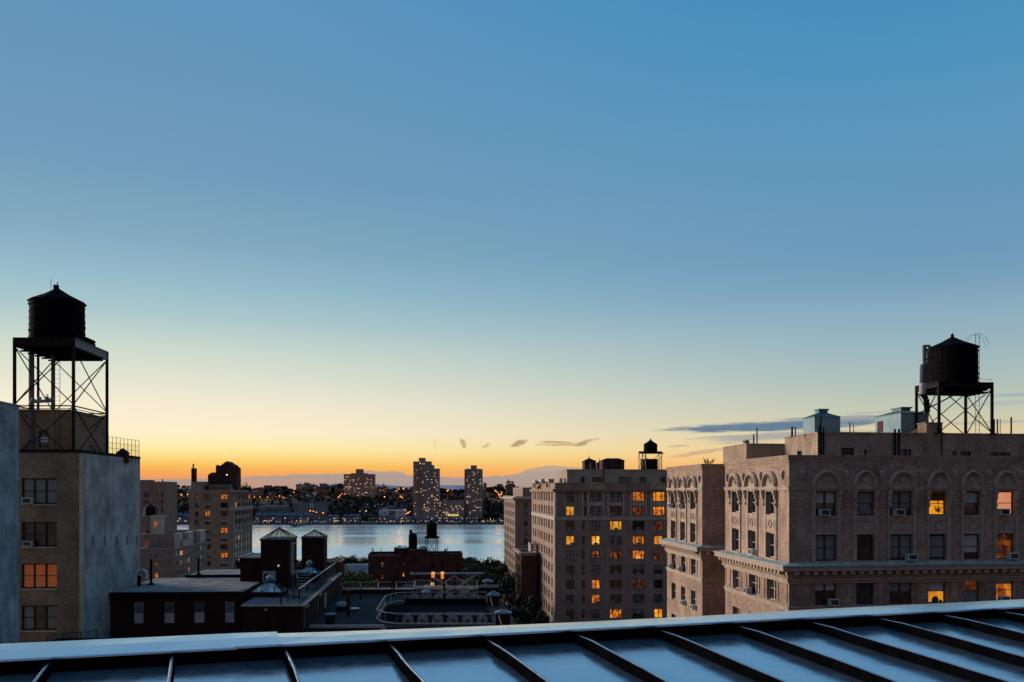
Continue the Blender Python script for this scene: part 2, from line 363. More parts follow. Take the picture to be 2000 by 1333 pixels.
# ------------------------------------------------------------------ land, river, far ridge
PROF=[(-400,19),(300,18.5),(430,18),(560,7),(640,2.2),(676,1.6),(684,-4),(900,-6),(1400,-6),(1560,-3),(1568,1.6),(1600,3),(1632,5),(1655,18),(1700,36),(1760,46),(1830,50),(1950,55),(2150,62),(2400,66),(3500,60),(6000,45),(14000,-10)]
def ground_z(x,y):
    for (a,za),(b,zb) in zip(PROF,PROF[1:]):
        if a<=y<=b:
            t=(y-a)/(b-a); z=za+(zb-za)*t
            if y>1640: z += min(1,(y-1640)/150)*(4*math.sin(x*0.0131+0.6)+3*math.sin(x*0.031+y*0.004))
            return z
    return PROF[0][1] if y<PROF[0][0] else PROF[-1][1]
ys=sorted(set([p[0] for p in PROF]+list(range(1560,2500,20))+[3000,4500,9000])); xs=[-9000,-5000,-3000]+list(range(-1400,1401,50))+[3000,5000,9000]
mb=MB(); idx={}
for j,y in enumerate(ys):
    for i,x in enumerate(xs): mb.v.append((x,y,ground_z(x,y)))
n=len(xs)
for j in range(len(ys)-1):
    for i in range(n-1): mb.f.append((j*n+i,j*n+i+1,(j+1)*n+i+1,(j+1)*n+i)); mb.mi.append(0)
k=newmat('dark_earth'); nn=k.noise(k.geo,0.02,6,0.6); k.put(k.bsdf.inputs['Base Color'],k.ramp(nn,[(0.3,(0.04,0.028,0.022,1)),(0.55,(0.075,0.05,0.038,1)),(0.75,(0.12,0.08,0.058,1))])); k.bsdf.inputs['Roughness'].default_value=0.95
tag(mb.build('ground',k.mat,None,(0,0,0)),'dark earth sloping from the city down to the river and up the far bank','ground',kind='structure')
k=newmat('river_water'); k.bsdf.inputs['Base Color'].default_value=(1.0,1.0,0.95,1); k.bsdf.inputs['Metallic'].default_value=0.97; k.bsdf.inputs['IOR'].default_value=1.4
k.bsdf.inputs['Specular IOR Level'].default_value=1.0
w1=k.noise(k.map(k.geo,(0.05,0.16,1)),1.0,5,0.62,0.4); w2=k.noise(k.map(k.geo,(0.0016,0.008,1)),1.0,3,0.5,0.3)
hh=k.m('ADD',k.m('MULTIPLY',w1,0.5),k.m('MULTIPLY',w2,3.0)); k.put(k.bsdf.inputs['Normal'],k.bump(hh,0.2,2.0))
k.put(k.bsdf.inputs['Roughness'],k.mr(w2,0.35,0.65,0.19,0.32))
mb=MB()
mb.quad((-6000,640,0),(6000,640,0),(6000,1600,0),(-6000,1600,0))
tag(mb.build('river',k.mat,None,(0,1100,0)),'broad pale river between the city and the far bank','river',kind='structure')
mb=MB(); rng=random.Random(3); n=90
for i in range(n+1):
    x=-9000+18000*i/n
    h=48+ (70+60*math.sin(i*0.37)+35*math.sin(i*0.9+1))*(0.65+0.35*math.cos((x+2500)/3600.0))*0.75
    mb.v += [(x,9000,-20),(x,9600,h),(x,11000,-40)]
for i in range(n):
    a=3*i; mb.f += [(a,a+3,a+4,a+1),(a+1,a+4,a+5,a+2)]; mb.mi += [0,0]
tag(mb.build('hills',simple('haze_tinted_hillside',(0.62,0.46,0.5),0.95,var=0.12,scale=0.002,spec=0.0),None,(0,9600,0)),'long low ridge far behind the opposite bank','hills',kind='structure')  # distance haze is put into this pale pinkish base colour

# ------------------------------------------------------------------ the standing-seam roof in front
EA=Vector((-2.94,5.0,CZ-330/F_PX*5)); EB=Vector((4.487,7.63,CZ-226/F_PX*7.63))
ed=(EB-EA); eL=ed.length; ed.normalize()
sv=Vector((-535/F_PX,1,0.066)); sv=(sv-ed*sv.dot(ed)).normalized(); un=ed.cross(sv).normalized()
if un.z<0: un=-un
CH=0.088
def RP(t,b,h): return EA+ed*t-sv*b+un*(h-CH)          # t along the eaves, b back towards the camera, h above the sheet
RB=11.0; T0,T1=-4.5,13.5
k=newmat('painted_roof_sheet'); k.bsdf.inputs['Metallic'].default_value=0.9
n1=k.noise(k.geo,1.1,3,0.5); n2=k.noise(k.geo,9,4,0.6); n3=k.noise(k.map(k.geo,(1,1,1)),34,2)
k.put(k.bsdf.inputs['Base Color'],k.mix(k.mr(n2,0.3,0.75),(0.54,0.645,0.755,1),(0.64,0.735,0.83,1)))
k.put(k.bsdf.inputs['Roughness'],k.m('ADD',k.mr(n2,0.3,0.7,0.14,0.2),k.mr(k.noise(k.map(k.geo,(1,1,1)),2.6,5,0.7),0.55,0.8,0.0,0.12))); k.put(k.bsdf.inputs['Normal'],k.bump(n1,0.05,0.25)); M_SHEET=k.mat
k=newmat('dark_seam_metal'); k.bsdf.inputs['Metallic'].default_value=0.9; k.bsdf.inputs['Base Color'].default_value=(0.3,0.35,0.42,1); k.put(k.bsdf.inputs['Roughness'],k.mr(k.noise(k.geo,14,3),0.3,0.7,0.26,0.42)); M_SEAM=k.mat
k=newmat('coping_metal'); k.bsdf.inputs['Metallic'].default_value=0.85
n1=k.noise(k.geo,1.6,4,0.55); n2=k.noise(k.geo,12,3)
k.put(k.bsdf.inputs['Base Color'],k.mix(k.mr(n1,0.3,0.7),(0.7,0.73,0.76,1),(0.77,0.79,0.81,1))); k.put(k.bsdf.inputs['Roughness'],k.mr(n2,0.3,0.7,0.2,0.27)); k.put(k.bsdf.inputs['Normal'],k.bump(k.noise(k.geo,1.8,1),0.025,0.2)); M_COP=k.mat
M_DARK=simple('painted_dark_reflection',(0.0045,0.0045,0.006),0.85,var=0.3,scale=8,spec=0.0)  # dark reflections on rib sides and curb, put into a near-black colour
roof=thing('metal_roof','blue grey standing seam metal roof with pale coping along its edge, right in front','roof',RP(4,3,0)); roof['kind']='thing'
mb=MB(); nx,ny=40,16
for j in range(ny+1):
    for i in range(nx+1): mb.v.append(tuple(RP(T0+(T1-T0)*i/nx,RB*j/ny,0)))
for j in range(ny):
    for i in range(nx): a=j*(nx+1)+i; mb.f.append((a,a+1,a+nx+2,a+nx+1)); mb.mi.append(0)
mb.build('roof_sheet',M_SHEET,roof,smooth=True)
mb=MB()
mb.quad(RP(T0,0,0),RP(T1,0,0),RP(T1,0,CH-0.004),RP(T0,0,CH-0.004)); mb.quad(RP(T0,0,0),RP(T0,-0.38,0),RP(T0,-0.38,CH-0.004),RP(T0,0,CH-0.004))
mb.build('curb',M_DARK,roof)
sp_=0.1305*5.0; t_first=None
def seam_t(px):
    D=5*5800/(5800-px); return (D-5)/(7.63-5)*eL
tf=seam_t(95)
for i in range(-5,16):
    t=tf+(seam_t(1583)-tf)/8*i
    if not (T0+0.1<t<T1-0.1): continue
    mb=MB(); sec=[(-0.017,0.0),(-0.0145,0.005),(-0.008,0.068),(-0.0045,0.072),(0.0045,0.072),(0.008,0.068),(0.0145,0.005),(0.017,0.0)]
    N=44; wr=random.Random(i+50); ph=wr.random()*6
    for j in range(N+1):
        b=0.004+RB*j/N; wv=0.007*math.sin(b*2.3+ph)+0.004*math.sin(b*6.1+ph*2)
        if b<0.3: wv*=b/0.3
        hs=1.0 if b>0.12 else 0.82+0.18*b/0.12
        for (u,h) in sec: mb.v.append(tuple(RP(t+u+wv,b,h*hs+0.0005)))
    m_=len(sec)
    for j in range(N):
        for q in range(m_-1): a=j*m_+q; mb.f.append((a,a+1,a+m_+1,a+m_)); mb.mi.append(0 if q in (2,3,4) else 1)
    mb.f.append(tuple(range(m_))); mb.mi.append(0)
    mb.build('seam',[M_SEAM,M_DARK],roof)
def coping(t0,t1,lift=0.0,wid=0.36,ta=0.0,tb=0.0,tm=0.0):
    mb=MB(); N=max(3,int((t1-t0)/0.25)); wr=random.Random(int(t0*10))
    for j in range(N+1):
        t=t0+(t1-t0)*j/N; wob_=wr.uniform(-0.0025,0.0025)
        for (b,h) in ((0.012,CH-0.008),(0.013,CH+0.003),(0.006,CH+0.008),(-0.19,CH+0.014+wob_),(-wid,CH+0.010),(-wid-0.008,CH-0.08)):
            tl=ta+(tb-ta)*j/N+4*tm*(j/N)*(1-j/N); mb.v.append(tuple(RP(t,b,h+lift+(b-0.006)*(0.072-tl) if b<0 else h+lift)))
    for j in range(N):
        for q in range(5): a=j*6+q; mb.f.append((a,a+1,a+7,a+6)); mb.mi.append(0)
    for j in (0,N): mb.f.append(tuple(range(j*6,j*6+6))); mb.mi.append(0)
    mb.build('coping',M_COP,roof)
def cop_t(px):
    D=5*5800/(5800-px); return (D-5)/(7.63-5)*eL
coping(T0,cop_t(462),0,0.36,0.1,0.085); coping(cop_t(457),cop_t(549),0.006,0.36,0.07,0.06); coping(cop_t(545),cop_t(1692),0.003,0.36,0.036,0.012,-0.05); coping(cop_t(1684),T1,0.0,0.36,0.012,0.02)
mb=MB()
c=[RP(T0,-0.36,-0.02),RP(T1,-0.36,-0.02),RP(T1,RB,-0.02),RP(T0,RB,-0.02)]
mb.quad(*[(p.x,p.y,18) for p in c][::-1])
for a,b in zip(c,c[1:]+c[:1]): mb.quad((a.x,a.y,18),(b.x,b.y,18),tuple(b),tuple(a))
mb.build('wall',MT['brick_brown'],roof)
# ------------------------------------------------------------------ facades and windows
class Facade:
    """a wall between two plan points, left to right as one looks at its outer side"""
    def __init__(s,p0,p1):
        s.p0=Vector((p0[0],p0[1])); s.p1=Vector((p1[0],p1[1])); d=s.p1-s.p0; s.L=d.length; s.d=d/s.L
        s.n=Vector((s.d.y,-s.d.x)); s.ang=math.atan2(s.d.y,s.d.x); s.win=[]
    def p(s,u,o=0.0): return s.p0+s.d*u+s.n*o
    def w(s,u,z,o=0.0): q=s.p(u,o); return Vector((q.x,q.y,z))
    def u(s,px): return hit(s.p0,s.d,px)
    def D(s,px): return s.p(s.u(px)).y
    def z(s,px,py): return zat(py,s.D(px))
    def add(s,u0,u1,z0,z1,kind='single',style='dark',**k): s.win.append(dict(u0=u0,u1=u1,z0=z0,z1=z1,kind=kind,style=style,**k))
    def addp(s,x0,x1,z0,z1,kind='single',style='dark',**k):
        a,b=s.u(x0),s.u(x1); s.add(min(a,b),max(a,b),z0,z1,kind,style,**k)
    def wall(s,mb,z0,z1,reveal=0.22,u0=0.0,u1=None):
        u1=s.L if u1 is None else u1
        us=sorted({u0,u1}|{q for w in s.win for q in (w['u0'],w['u1']) if u0<q<u1}); zs=sorted({z0,z1}|{q for w in s.win for q in (w['z0'],w['z1']) if z0<q<z1})
        for a,b in zip(us,us[1:]):
            um=(a+b)/2; run=None
            for c,d in zip(zs,zs[1:]):
                zm=(c+d)/2
                hole=any(w['u0']<um<w['u1'] and w['z0']<zm<w['z1'] for w in s.win)
                if not hole: mb.quad(s.w(a,c),s.w(b,c),s.w(b,d),s.w(a,d))
        for w in s.win:
            if w['z1']<=z0 or w['z0']>=z1: continue
            a,b,c,d,r=w['u0'],w['u1'],w['z0'],w['z1'],-reveal
            mb.quad(s.w(a,c),s.w(a,d),s.w(a,d,r),s.w(a,c,r)); mb.quad(s.w(b,c),s.w(b,c,r),s.w(b,d,r),s.w(b,d))
            mb.quad(s.w(a,d),s.w(b,d),s.w(b,d,r),s.w(a,d,r)); mb.quad(s.w(a,c),s.w(a,c,r),s.w(b,c,r),s.w(b,c))
WM={}
def local_mesh(key,fn):
    if key not in WM:
        mb=MB(); fn(mb); me=bpy.data.meshes.new(key[0]); me.from_pydata(mb.v,[],mb.f); me.materials.append(None); me.update()
        WM[key]=me
    return WM[key]
def win_frame(w,h,kind,fw):
    def fn(mb):
        x0,x1=-w/2,w/2
        def bar(a,b,c,d,y0=0.0,y1=0.09): mb.box(a,b,y0,y1,c,d)
        bar(x0,x0+fw,0,h); bar(x1-fw,x1,0,h); bar(x0+fw,x1-fw,0,fw); bar(x0+fw,x1-fw,h-fw,h)
        cols={'single':[],'double':[0.5],'triple':[0.25,0.75],'three':[1/3,2/3],'plain':[]}[kind]; ed=[x0+fw]
        for c in cols:
            m=x0+w*c; bar(m-fw*0.85,m+fw*0.85,fw,h-fw); ed += [m-fw*0.85,m+fw*0.85]
        ed.append(x1-fw)
        if kind!='plain':
            for i in range(0,len(ed),2): bar(ed[i],ed[i+1],h*0.5-fw*0.3,h*0.5+fw*0.3,0.015,0.075)
    return local_mesh(('window_frame',round(w,2),round(h,2),kind,round(fw,3)),fn)
def pane_mesh(w,h): return local_mesh(('pane',round(w,2),round(h,2)),lambda mb: mb.quad((-w/2,0.055,0),(w/2,0.055,0),(w/2,0.055,h),(-w/2,0.055,h)))
def blind_mesh(w,h,a,b): return local_mesh(('blind',round(w,2),round(h,2),a,b),lambda mb: mb.quad((-w/2*0.93,0.048,h*a),(w/2*0.93,0.048,h*a),(w/2*0.93,0.048,h*b),(-w/2*0.93,0.048,h*b)))
def inst(name,me,mat,parent,loc,rz):
    o=bpy.data.objects.new(name,me); COL.objects.link(o); o.parent=parent; o.location=loc; o.rotation_euler=(0,0,rz)
    o.material_slots[0].link='OBJECT'; o.material_slots[0].material=mat
    return o
def place_windows(F,root,fmat='frame_dark',recess=0.14,fw=0.07,panes=True,limit=None,sill=None,name='window'):
    todo=F.win if limit is None else F.win[:limit]
    for w in todo:
        ww,hh=w['u1']-w['u0'],w['z1']-w['z0']; q=F.p((w['u0']+w['u1'])/2,-recess)
        st=w['style']; base=BASE[root.name]
        mat={'dark':'glass','grey':'glass_grey','brown':'glass_brown','blue':'glass_blue'}.get(st,st)
        blind=w.get('blind')
        if mat not in MT: mat='glass'
        fr=inst(name,win_frame(ww,hh,w['kind'],w.get('fw',fw)),MT[w.get('frame',fmat)],root,Vector((q.x,q.y,w['z0']))-base,F.ang)
        if panes: inst('pane',pane_mesh(ww,hh),MT[mat],fr,(0,0,0),0)
        if blind:
            a,b,bm=blind; inst('blind',blind_mesh(ww,hh,a,b),MT[bm],fr,(0,0,0),0)
        if sill:
            mb_key=('sill',round(ww,2)); me=local_mesh(mb_key,lambda mb: mb.box(-ww/2-0.08,ww/2+0.08,-recess-0.08,0.0,-0.12,-0.003)); inst('sill',me,MT[sill],fr,(0,0,0),0)
def merged_windows(F,root,wins,fmat='frame_dark',recess=0.14):
    """the smallest of a very long row, past the first hundred: one part"""
    if not wins: return
    mb=MB()
    for w in wins: 
        mb.quad(F.w(w['u0'],w['z0'],-recess),F.w(w['u1'],w['z0'],-recess),F.w(w['u1'],w['z1'],-recess),F.w(w['u0'],w['z1'],-recess))
        m=(w['u0']+w['u1'])/2; mb.ob(F,m-0.03,m+0.03,-recess,-recess+0.05,w['z0'],w['z1']); h=(w['z0']+w['z1'])/2; mb.ob(F,w['u0'],w['u1'],-recess,-recess+0.04,h-0.03,h+0.03)
    o=mb.build('window',MT['glass_brown'],root); o['kind']='stuff'
AC_ROOT=None
def ac_unit(F,u,z,label,sc_=1.0,group='air conditioners in the apartment windows'):
    global AC_ROOT
    q=F.p(u,0.0)
    if AC_ROOT is None:
        r=bpy.data.objects.new('air_conditioner',None); COL.objects.link(r); r['category']='air conditioner'; r.empty_display_size=0.3
        mb=MB(); w,h,d=0.33,0.42,0.5
        mb.box(-w,w,-d+0.13,0.02,0,h); mb.box(-w,-w+0.05,-d+0.09,-d+0.13,0,h); mb.box(w-0.05,w,-d+0.09,-d+0.13,0,h); mb.box(-w+0.05,w-0.05,-d+0.09,-d+0.13,0,0.05); mb.box(-w+0.05,w-0.05,-d+0.09,-d+0.13,h-0.05,h)
        BASE[r.name]=Vector((0,0,0)); mb.build('casing',MT['ac'],r)
        mb=MB(); mb.box(-w+0.05,w-0.05,-d+0.108,-d+0.128,0.05,h-0.05)
        for i in range(5): mb.box(-w+0.05,w-0.05,-d+0.098,-d+0.107,0.07+i*0.065,0.09+i*0.065)
        for i in range(3): mb.box(-w-0.006,-w-0.001,-d+0.17,-0.05,0.09+i*0.1,0.12+i*0.1)
        mb.build('grille',MT['ac_grille'],r)
        AC_ROOT=r
    else:
        r=AC_ROOT.copy(); COL.objects.link(r)
        for c in AC_ROOT.children: d=c.copy(); COL.objects.link(d); d.parent=r
    r.location=(q.x,q.y,z); r.rotation_euler=(0,0,F.ang); r.scale=(sc_,sc_,sc_); BASE[r.name]=Vector((q.x,q.y,z))
    tag(r,label,'air conditioner',group); return r
ORD=['','first','second','third','fourth','fifth','sixth','seventh','eighth','ninth','tenth','eleventh']

# ------------------------------------------------------------------ large brick apartment house on the right
C=Vector((xat(1541,66),66.0)); fd=Vector((1.0,0.13)).normalized()
def gpt(t): return along(C,t)
T1e,T2s,T2e=hit(C,GV,1416.5),hit(C,GV,1371.5),hit(C,GV,1303)
P1f=gpt(T1e); P2n=gpt(T2s); P2f=gpt(T2e); PR=C+fd*25
FA=Facade(C,PR); FB=Facade(P1f,C); FC_=Facade(P2f,P2n); FD=Facade(P2n,P2n+fd*9); FE=Facade(P1f+fd*9,P1f)
Z=lambda py: zat(py,66)
ZT=Z(889); ZA=(Z(1008),Z(960)); ZB=(Z(1097),Z(1045.5)); ZC=(Z(1184),Z(1136)); ZD=(Z(1184)-3.5,Z(1136)-3.5); ZCOR=Z(1104)
bld=thing('apartment_building','tan brick apartment house with arched top windows and a bracketed cornice, on the right','building',(C.x+8,C.y+8,18))
openA=[(1592,1634),(1672.5,1707.5),(1737,1782),(1813.5,1848),(1881,1914),(1946,1981)]
surA=[(1584.5,1641),(1665,1712),(1733,1788.5),(1809,1856),(1876,1919.5),(1940,1986)]
kA=['double','single','double','single','single','single']
stA=['dark','grey','brown','lit_g','brown','lit_p']; blA=[(0.5,0.95,'blind'),(0.45,0.95,'blind_dim'),(0.35,0.95,'blind_dim'),(0.6,0.95,'shade'),(0.5,0.92,'blind'),None]
stB=['grey','brown','brown','dark','brown','lit_d']; blB=[(0.06,0.95,'blind_dim'),None,(0.1,0.95,'blind_dim'),(0.1,0.92,'blind_dim'),(0.28,0.93,'blind'),None]
stC=['brown','dark','brown','lit_g','lit_d','lit_o']; blC=[(0.6,0.94,'blind'),None,(0.5,0.95,'blind_dim'),(0.5,0.93,'blind'),(0.05,0.5,'blind_dim'),(0.75,0.95,'blind')]
for i in range(6):
    FA.addp(*openA[i],*ZA,kA[i],stA[i],blind=blA[i]); FA.addp(*openA[i],*ZB,kA[i],stB[i],blind=blB[i]); FA.addp(*openA[i],*ZC,kA[i],stC[i],blind=blC[i]); FA.addp(*openA[i],*ZD,kA[i],'dark')
openS=[(1431,1446),(1462.5,1479.5),(1497.5,1516.5)]; surS=[(1427,1447.5),(1458,1481),(1493,1518.5)]
openP=[(1311.5,1320.5),(1330,1339.5),(1349.5,1360)]; surP=[(1309.5,1321.5),(1328,1341.5),(1347,1362)]
rs=random.Random(4)
for F,ops in ((FB,openS),(FC_,openP)):
    for j,o in enumerate(ops):
        for r,zz in enumerate((ZA,ZB,ZC,ZD,(ZD[0]-3.5,ZD[1]-3.5))):
            F.addp(*o,*zz,'double',rs.choice(['dark','dark','dark','brown']))
mb=MB()
for F in (FA,FB,FC_): F.wall(mb,18,ZT-0.3,0.3)
for F in (FD,FE): F.wall(mb,18,ZT-0.3)
back=P2f+fd*30; mb.quad((PR.x,PR.y,18),(back.x,back.y,18),(back.x,back.y,ZT-0.3),(PR.x,PR.y,ZT-0.3)); mb.quad((back.x,back.y,18),(P2f.x,P2f.y,18),(P2f.x,P2f.y,ZT-0.3),(back.x,back.y,ZT-0.3))
e1=P1f+fd*9; e2=P2n+fd*9; mb.quad((e1.x,e1.y,18),(e1.x,e1.y,ZT-0.3),(e2.x,e2.y,ZT-0.3),(e2.x,e2.y,18))
mb.build('wall',MT['brick_tan'],bld)
mb=MB(); zr=ZT-0.9
for pl in ([C,PR,PR+GV*T1e,P1f],[P2n,P2n+fd*25,back,P2f],[e1,P1f+fd*25,P2n+fd*25,e2]): mb.quad(*[(p.x,p.y,zr) for p in pl])
mb.build('roof',MT['tar'],bld)
PATH1=[P1f+fd*5,P1f,C,PR]; PATH2=[P2f+fd*6,P2f,P2n,P2n+fd*8.9]
mb=MB()
for P in (PATH1,PATH2): mold(mb,P,[(-0.45,ZT-0.9),(-0.45,ZT),(0.14,ZT),(0.14,ZT-0.12),(0.10,ZT-0.14),(0.10,ZT-0.3),(0.05,ZT-0.34),(0.05,ZT-0.5),(0.01,ZT-0.54),(0.01,ZT-0.7),(-0.1,ZT-0.7)])
mb.build('parapet',MT['brick_pent'],bld)
def cornice(P,F_list):
    mb=MB(); z=ZCOR
    mold(mb,P,[(0.0,z+0.16),(0.5,z+0.05),(0.86,z),(0.86,z-0.10),(0.80,z-0.12),(0.78,z-0.42),(0.72,z-0.44),(0.3,z-0.44),(0.3,z-0.75),(0.2,z-0.76),(0.2,z-1.02),(0.26,z-1.04),(0.26,z-1.2),(0.12,z-1.24),(0.12,z-1.42),(0.0,z-1.44)])
    for F in F_list:
        n=max(2,int(F.L/0.72))
        for i in range(n):
            u=(i+0.5)*F.L/n; mb.ob(F,u-0.17,u+0.17,0.29,0.7,z-0.7,z-0.445); mb.ob(F,u-0.13,u+0.13,0.29,0.5,z-0.76,z-0.7)
        n=int(F.L/0.24)
        for i in range(n):
            u=(i+0.5)*F.L/n; mb.ob(F,u-0.07,u+0.07,0.19,0.265,z-1.0,z-0.8)
    mb.build('cornice',MT['stone'],bld)
    mb=MB(); mold(mb,P,[(0.0,z+0.175),(0.5,z+0.066),(0.88,z+0.014),(0.88,z-0.05),(0.865,z-0.05)]); mb.build('copper_flashing',MT['copper'],bld)
cornice(PATH1,[FA,FB]); cornice(PATH2,[FC_,FD])
zs=Z(952)
mb=MB()
for P in (PATH1,PATH2):
    mold(mb,P,[(0,zs-0.2),(0.07,zs-0.2),(0.07,zs-0.02),(0.12,zs),(0.12,zs+0.06),(0,zs+0.07)])
    z3=ZC[0]-0.12; mold(mb,P,[(0,z3-0.3),(0.06,z3-0.3),(0.06,z3-0.05),(0.12,z3-0.03),(0.12,z3+0.06),(0,z3+0.08)])
mb.build('string_course',MT['stone'],bld)
def bay(F,su,op,name='window_surround'):
    """stone surround of one bay: side strips, arch with tympanum and medallion, brackets, carved spandrel panel"""
    a,b=sorted((F.u(su[0]),F.u(su[1]))); oa,ob_=sorted((F.u(op[0]),F.u(op[1]))); mb=MB(); m=(a+b)/2; r=(b-a)/2; zsp=zs+0.07
    ztop=Z(918); ry=ztop-zsp; st=0.13
    for (x0,x1) in ((a,oa),(ob_,b)):
        mb.ob(F,x0+0.04,x1,-0.02,0.10,ZCOR+0.19,zs-0.21)
    N=20; prev=None
    for i in range(N+1):                                     # arch ring, stepped
        t=math.pi*i/N; c,s_=math.cos(t),math.sin(t); cur=[]
        for rr,o in ((1.0,0.02),(1.0,0.2),(0.93,0.32),(0.84,0.32),(0.80,0.17),(0.76,0.17),(0.74,0.03)):
            cur.append(F.w(m-r*rr*c,zsp+ry*(1-(1-rr)*r/ry*1.0)*s_,o))
        if prev:
            for q in range(6): mb.quad(prev[q],cur[q],cur[q+1],prev[q+1])
        prev=cur
    pts=[F.w(m-r*0.76*math.cos(math.pi*i/N),zsp+(ry-r*0.24)*math.sin(math.pi*i/N),0.035) for i in range(N+1)]
    mb.quad(*pts[::-1]) ; mb.quad(F.w(m-r*0.76,ZA[1],0.035),F.w(m+r*0.76,ZA[1],0.035),F.w(m+r*0.76,zsp,0.035),F.w(m-r*0.76,zsp,0.035))
    mb.ob(F,a-0.02,b+0.02,0.03,0.16,zs-0.13,zs+0.085)
    rm=min(0.36,r*0.5); zc=zsp+ry*0.46                        # medallion
    for rr,h in ((1.0,0.055),(0.62,0.075)):
        for i in range(20):
            t0,t1=2*math.pi*i/20,2*math.pi*(i+1)/20
            for rin,rout,o0,o1 in ((rr*0.86,rr,0.03,0.03+h),):
                q=[F.w(m+rm*rout*math.cos(t0),zc+rm*rout*1.15*math.sin(t0),0.034),F.w(m+rm*rout*math.cos(t1),zc+rm*rout*1.15*math.sin(t1),0.034),F.w(m+rm*0.9*rr*math.cos(t1),zc+rm*0.9*rr*1.15*math.sin(t1),o1),F.w(m+rm*0.9*rr*math.cos(t0),zc+rm*0.9*rr*1.15*math.sin(t0),o1)]
                mb.quad(*q); q2=[q[3],q[2],F.w(m+rm*0.7*rr*math.cos(t1),zc+rm*0.7*rr*1.15*math.sin(t1),0.036),F.w(m+rm*0.7*rr*math.cos(t0),zc+rm*0.7*rr*1.15*math.sin(t0),0.036)]; mb.quad(*q2)
    zbk=Z(992)
    for x in (a+0.1,b-0.1):                                  # scrolled brackets
        h=zs-0.2-zbk
        for q0,q1,o in ((0.72,1.0,0.36),(0.45,0.72,0.28),(0.2,0.45,0.18),(0.08,0.2,0.26),(0.0,0.08,0.14)): mb.ob(F,x-0.11,x+0.11,0.09,o,zbk+h*q0,zbk+h*q1-0.012)
    z0,z1=ZB[1]+0.02,ZA[0]-0.02                               # spandrel panel with roundel
    mb.ob(F,oa,ob_,-0.1,0.05,z0,z1); mb.ob(F,oa-0.06,ob_+0.06,0.04,0.11,z1-0.14,z1-0.01)
    pz0,pz1=z0+0.28,z1-0.3; pc=(pz0+pz1)/2; rr=min((pz1-pz0)/2*0.86,(ob_-oa)*0.34)
    for (x0,x1,c0,c1) in ((oa+0.08,oa+0.13,pz0,pz1),(ob_-0.13,ob_-0.08,pz0,pz1),(oa+0.131,ob_-0.131,pz0,pz0+0.05),(oa+0.131,ob_-0.131,pz1-0.05,pz1)): mb.ob(F,x0,x1,0.045,0.09,c0,c1)
    for rad,o in ((rr,0.11),(rr*0.72,0.085)):
        for i in range(20):
            t0,t1=2*math.pi*i/20,2*math.pi*(i+1)/20; g=lambda k_,t,o_: F.w(m+rad*k_*math.cos(t),pc+rad*k_*math.sin(t),o_)
            mb.quad(g(1,t0,0.051),g(1,t1,0.051),g(0.93,t1,o),g(0.93,t0,o)); mb.quad(g(0.93,t0,o),g(0.93,t1,o),g(0.8,t1,0.052),g(0.8,t0,0.052))
    for s_ in (-1,1):
        x=m+s_*((ob_-oa)*0.5-0.28); mb.ob(F,x-0.035,x+0.035,0.045,0.085,pz0+0.12,pz1-0.12)
    mb.ob(F,oa-0.1,ob_+0.1,-0.12,0.13,ZB[0]-0.16,ZB[0]-0.005)
    mb.build(name,MT['stone'],bld)
def cartouche(F,px,z0,z1):
    u=F.u(px); mb=MB(); zm=(z0+z1)/2
    prof=[(0.16,z1,0.1),(0.24,z1-0.12,0.2),(0.2,zm+0.1,0.22),(0.12,zm-0.15,0.18),(0.1,z0+0.1,0.14),(0.03,z0,0.05)]
    for (w0,a,o0),(w1,b,o1) in zip(prof,prof[1:]):
        for q in ((F.w(u-w0,a,0.0),F.w(u-w1,b,0.0),F.w(u-w1*0.55,b,o1),F.w(u-w0*0.55,a,o0)),(F.w(u-w0*0.55,a,o0),F.w(u-w1*0.55,b,o1),F.w(u+w1*0.55,b,o1),F.w(u+w0*0.55,a,o0)),(F.w(u+w0*0.55,a,o0),F.w(u+w1*0.55,b,o1),F.w(u+w1,b,0.0),F.w(u+w0,a,0.0))): mb.quad(*q)
    mb.quad(F.w(u-0.16,z1,0),F.w(u-0.09,z1,0.1),F.w(u+0.09,z1,0.1),F.w(u+0.16,z1,0))
    mb.build('cartouche',MT['stone'],bld)
for i in range(6): bay(FA,surA[i],openA[i])
for i in range(3): bay(FB,surS[i],openS[i]); bay(FC_,surP[i],openP[i])
for px in (1566,1652.5,1723,1798.5,1866,1930.5,1993): cartouche(FA,px,Z(937),Z(918))
for px in (1421.5,1453,1487,1530): cartouche(FB,px,Z(937),Z(918))
for px in (1306.5,1324.5,1344.5,1367): cartouche(FC_,px,Z(937),Z(918))
# sunk brick panels of the storey under the cornice
def panel(F,a,b,z0,z1):
    mb=MB()
    for (x0,x1,c0,c1) in ((a,a+0.09,z0,z1),(b-0.09,b,z0,z1),(a+0.09,b-0.09,z0,z0+0.09),(a+0.09,b-0.09,z1-0.09,z1)): mb.ob(F,x0,x1,0.0,0.055,c0,c1)
    mb.build('brick_panel',MT['brick_tan'],bld)
zp0,zp1=ZC[0]+0.1,ZC[1]-0.15
for a,b in ((1550,1587),(1640,1668),(1712,1732),(1787,1809),(1854,1876),(1919,1941),(1986,2010)): panel(FA,FA.u(a),FA.u(b),zp0,zp1)
for a,b in ((1418,1427),(1449,1459),(1483,1494),(1520,1538)): panel(FB,FB.u(a),FB.u(b),zp0,zp1)
for a,b in ((1304.5,1309.5),(1322.5,1328),(1341.5,1347.5),(1362,1369.5)): panel(FC_,FC_.u(a),FC_.u(b),zp0,zp1)
place_windows(FA,bld,'frame_brown',0.2,0.09); place_windows(FB,bld,'stone_light',0.24,0.085); place_windows(FC_,bld,'stone_light',0.24,0.085)
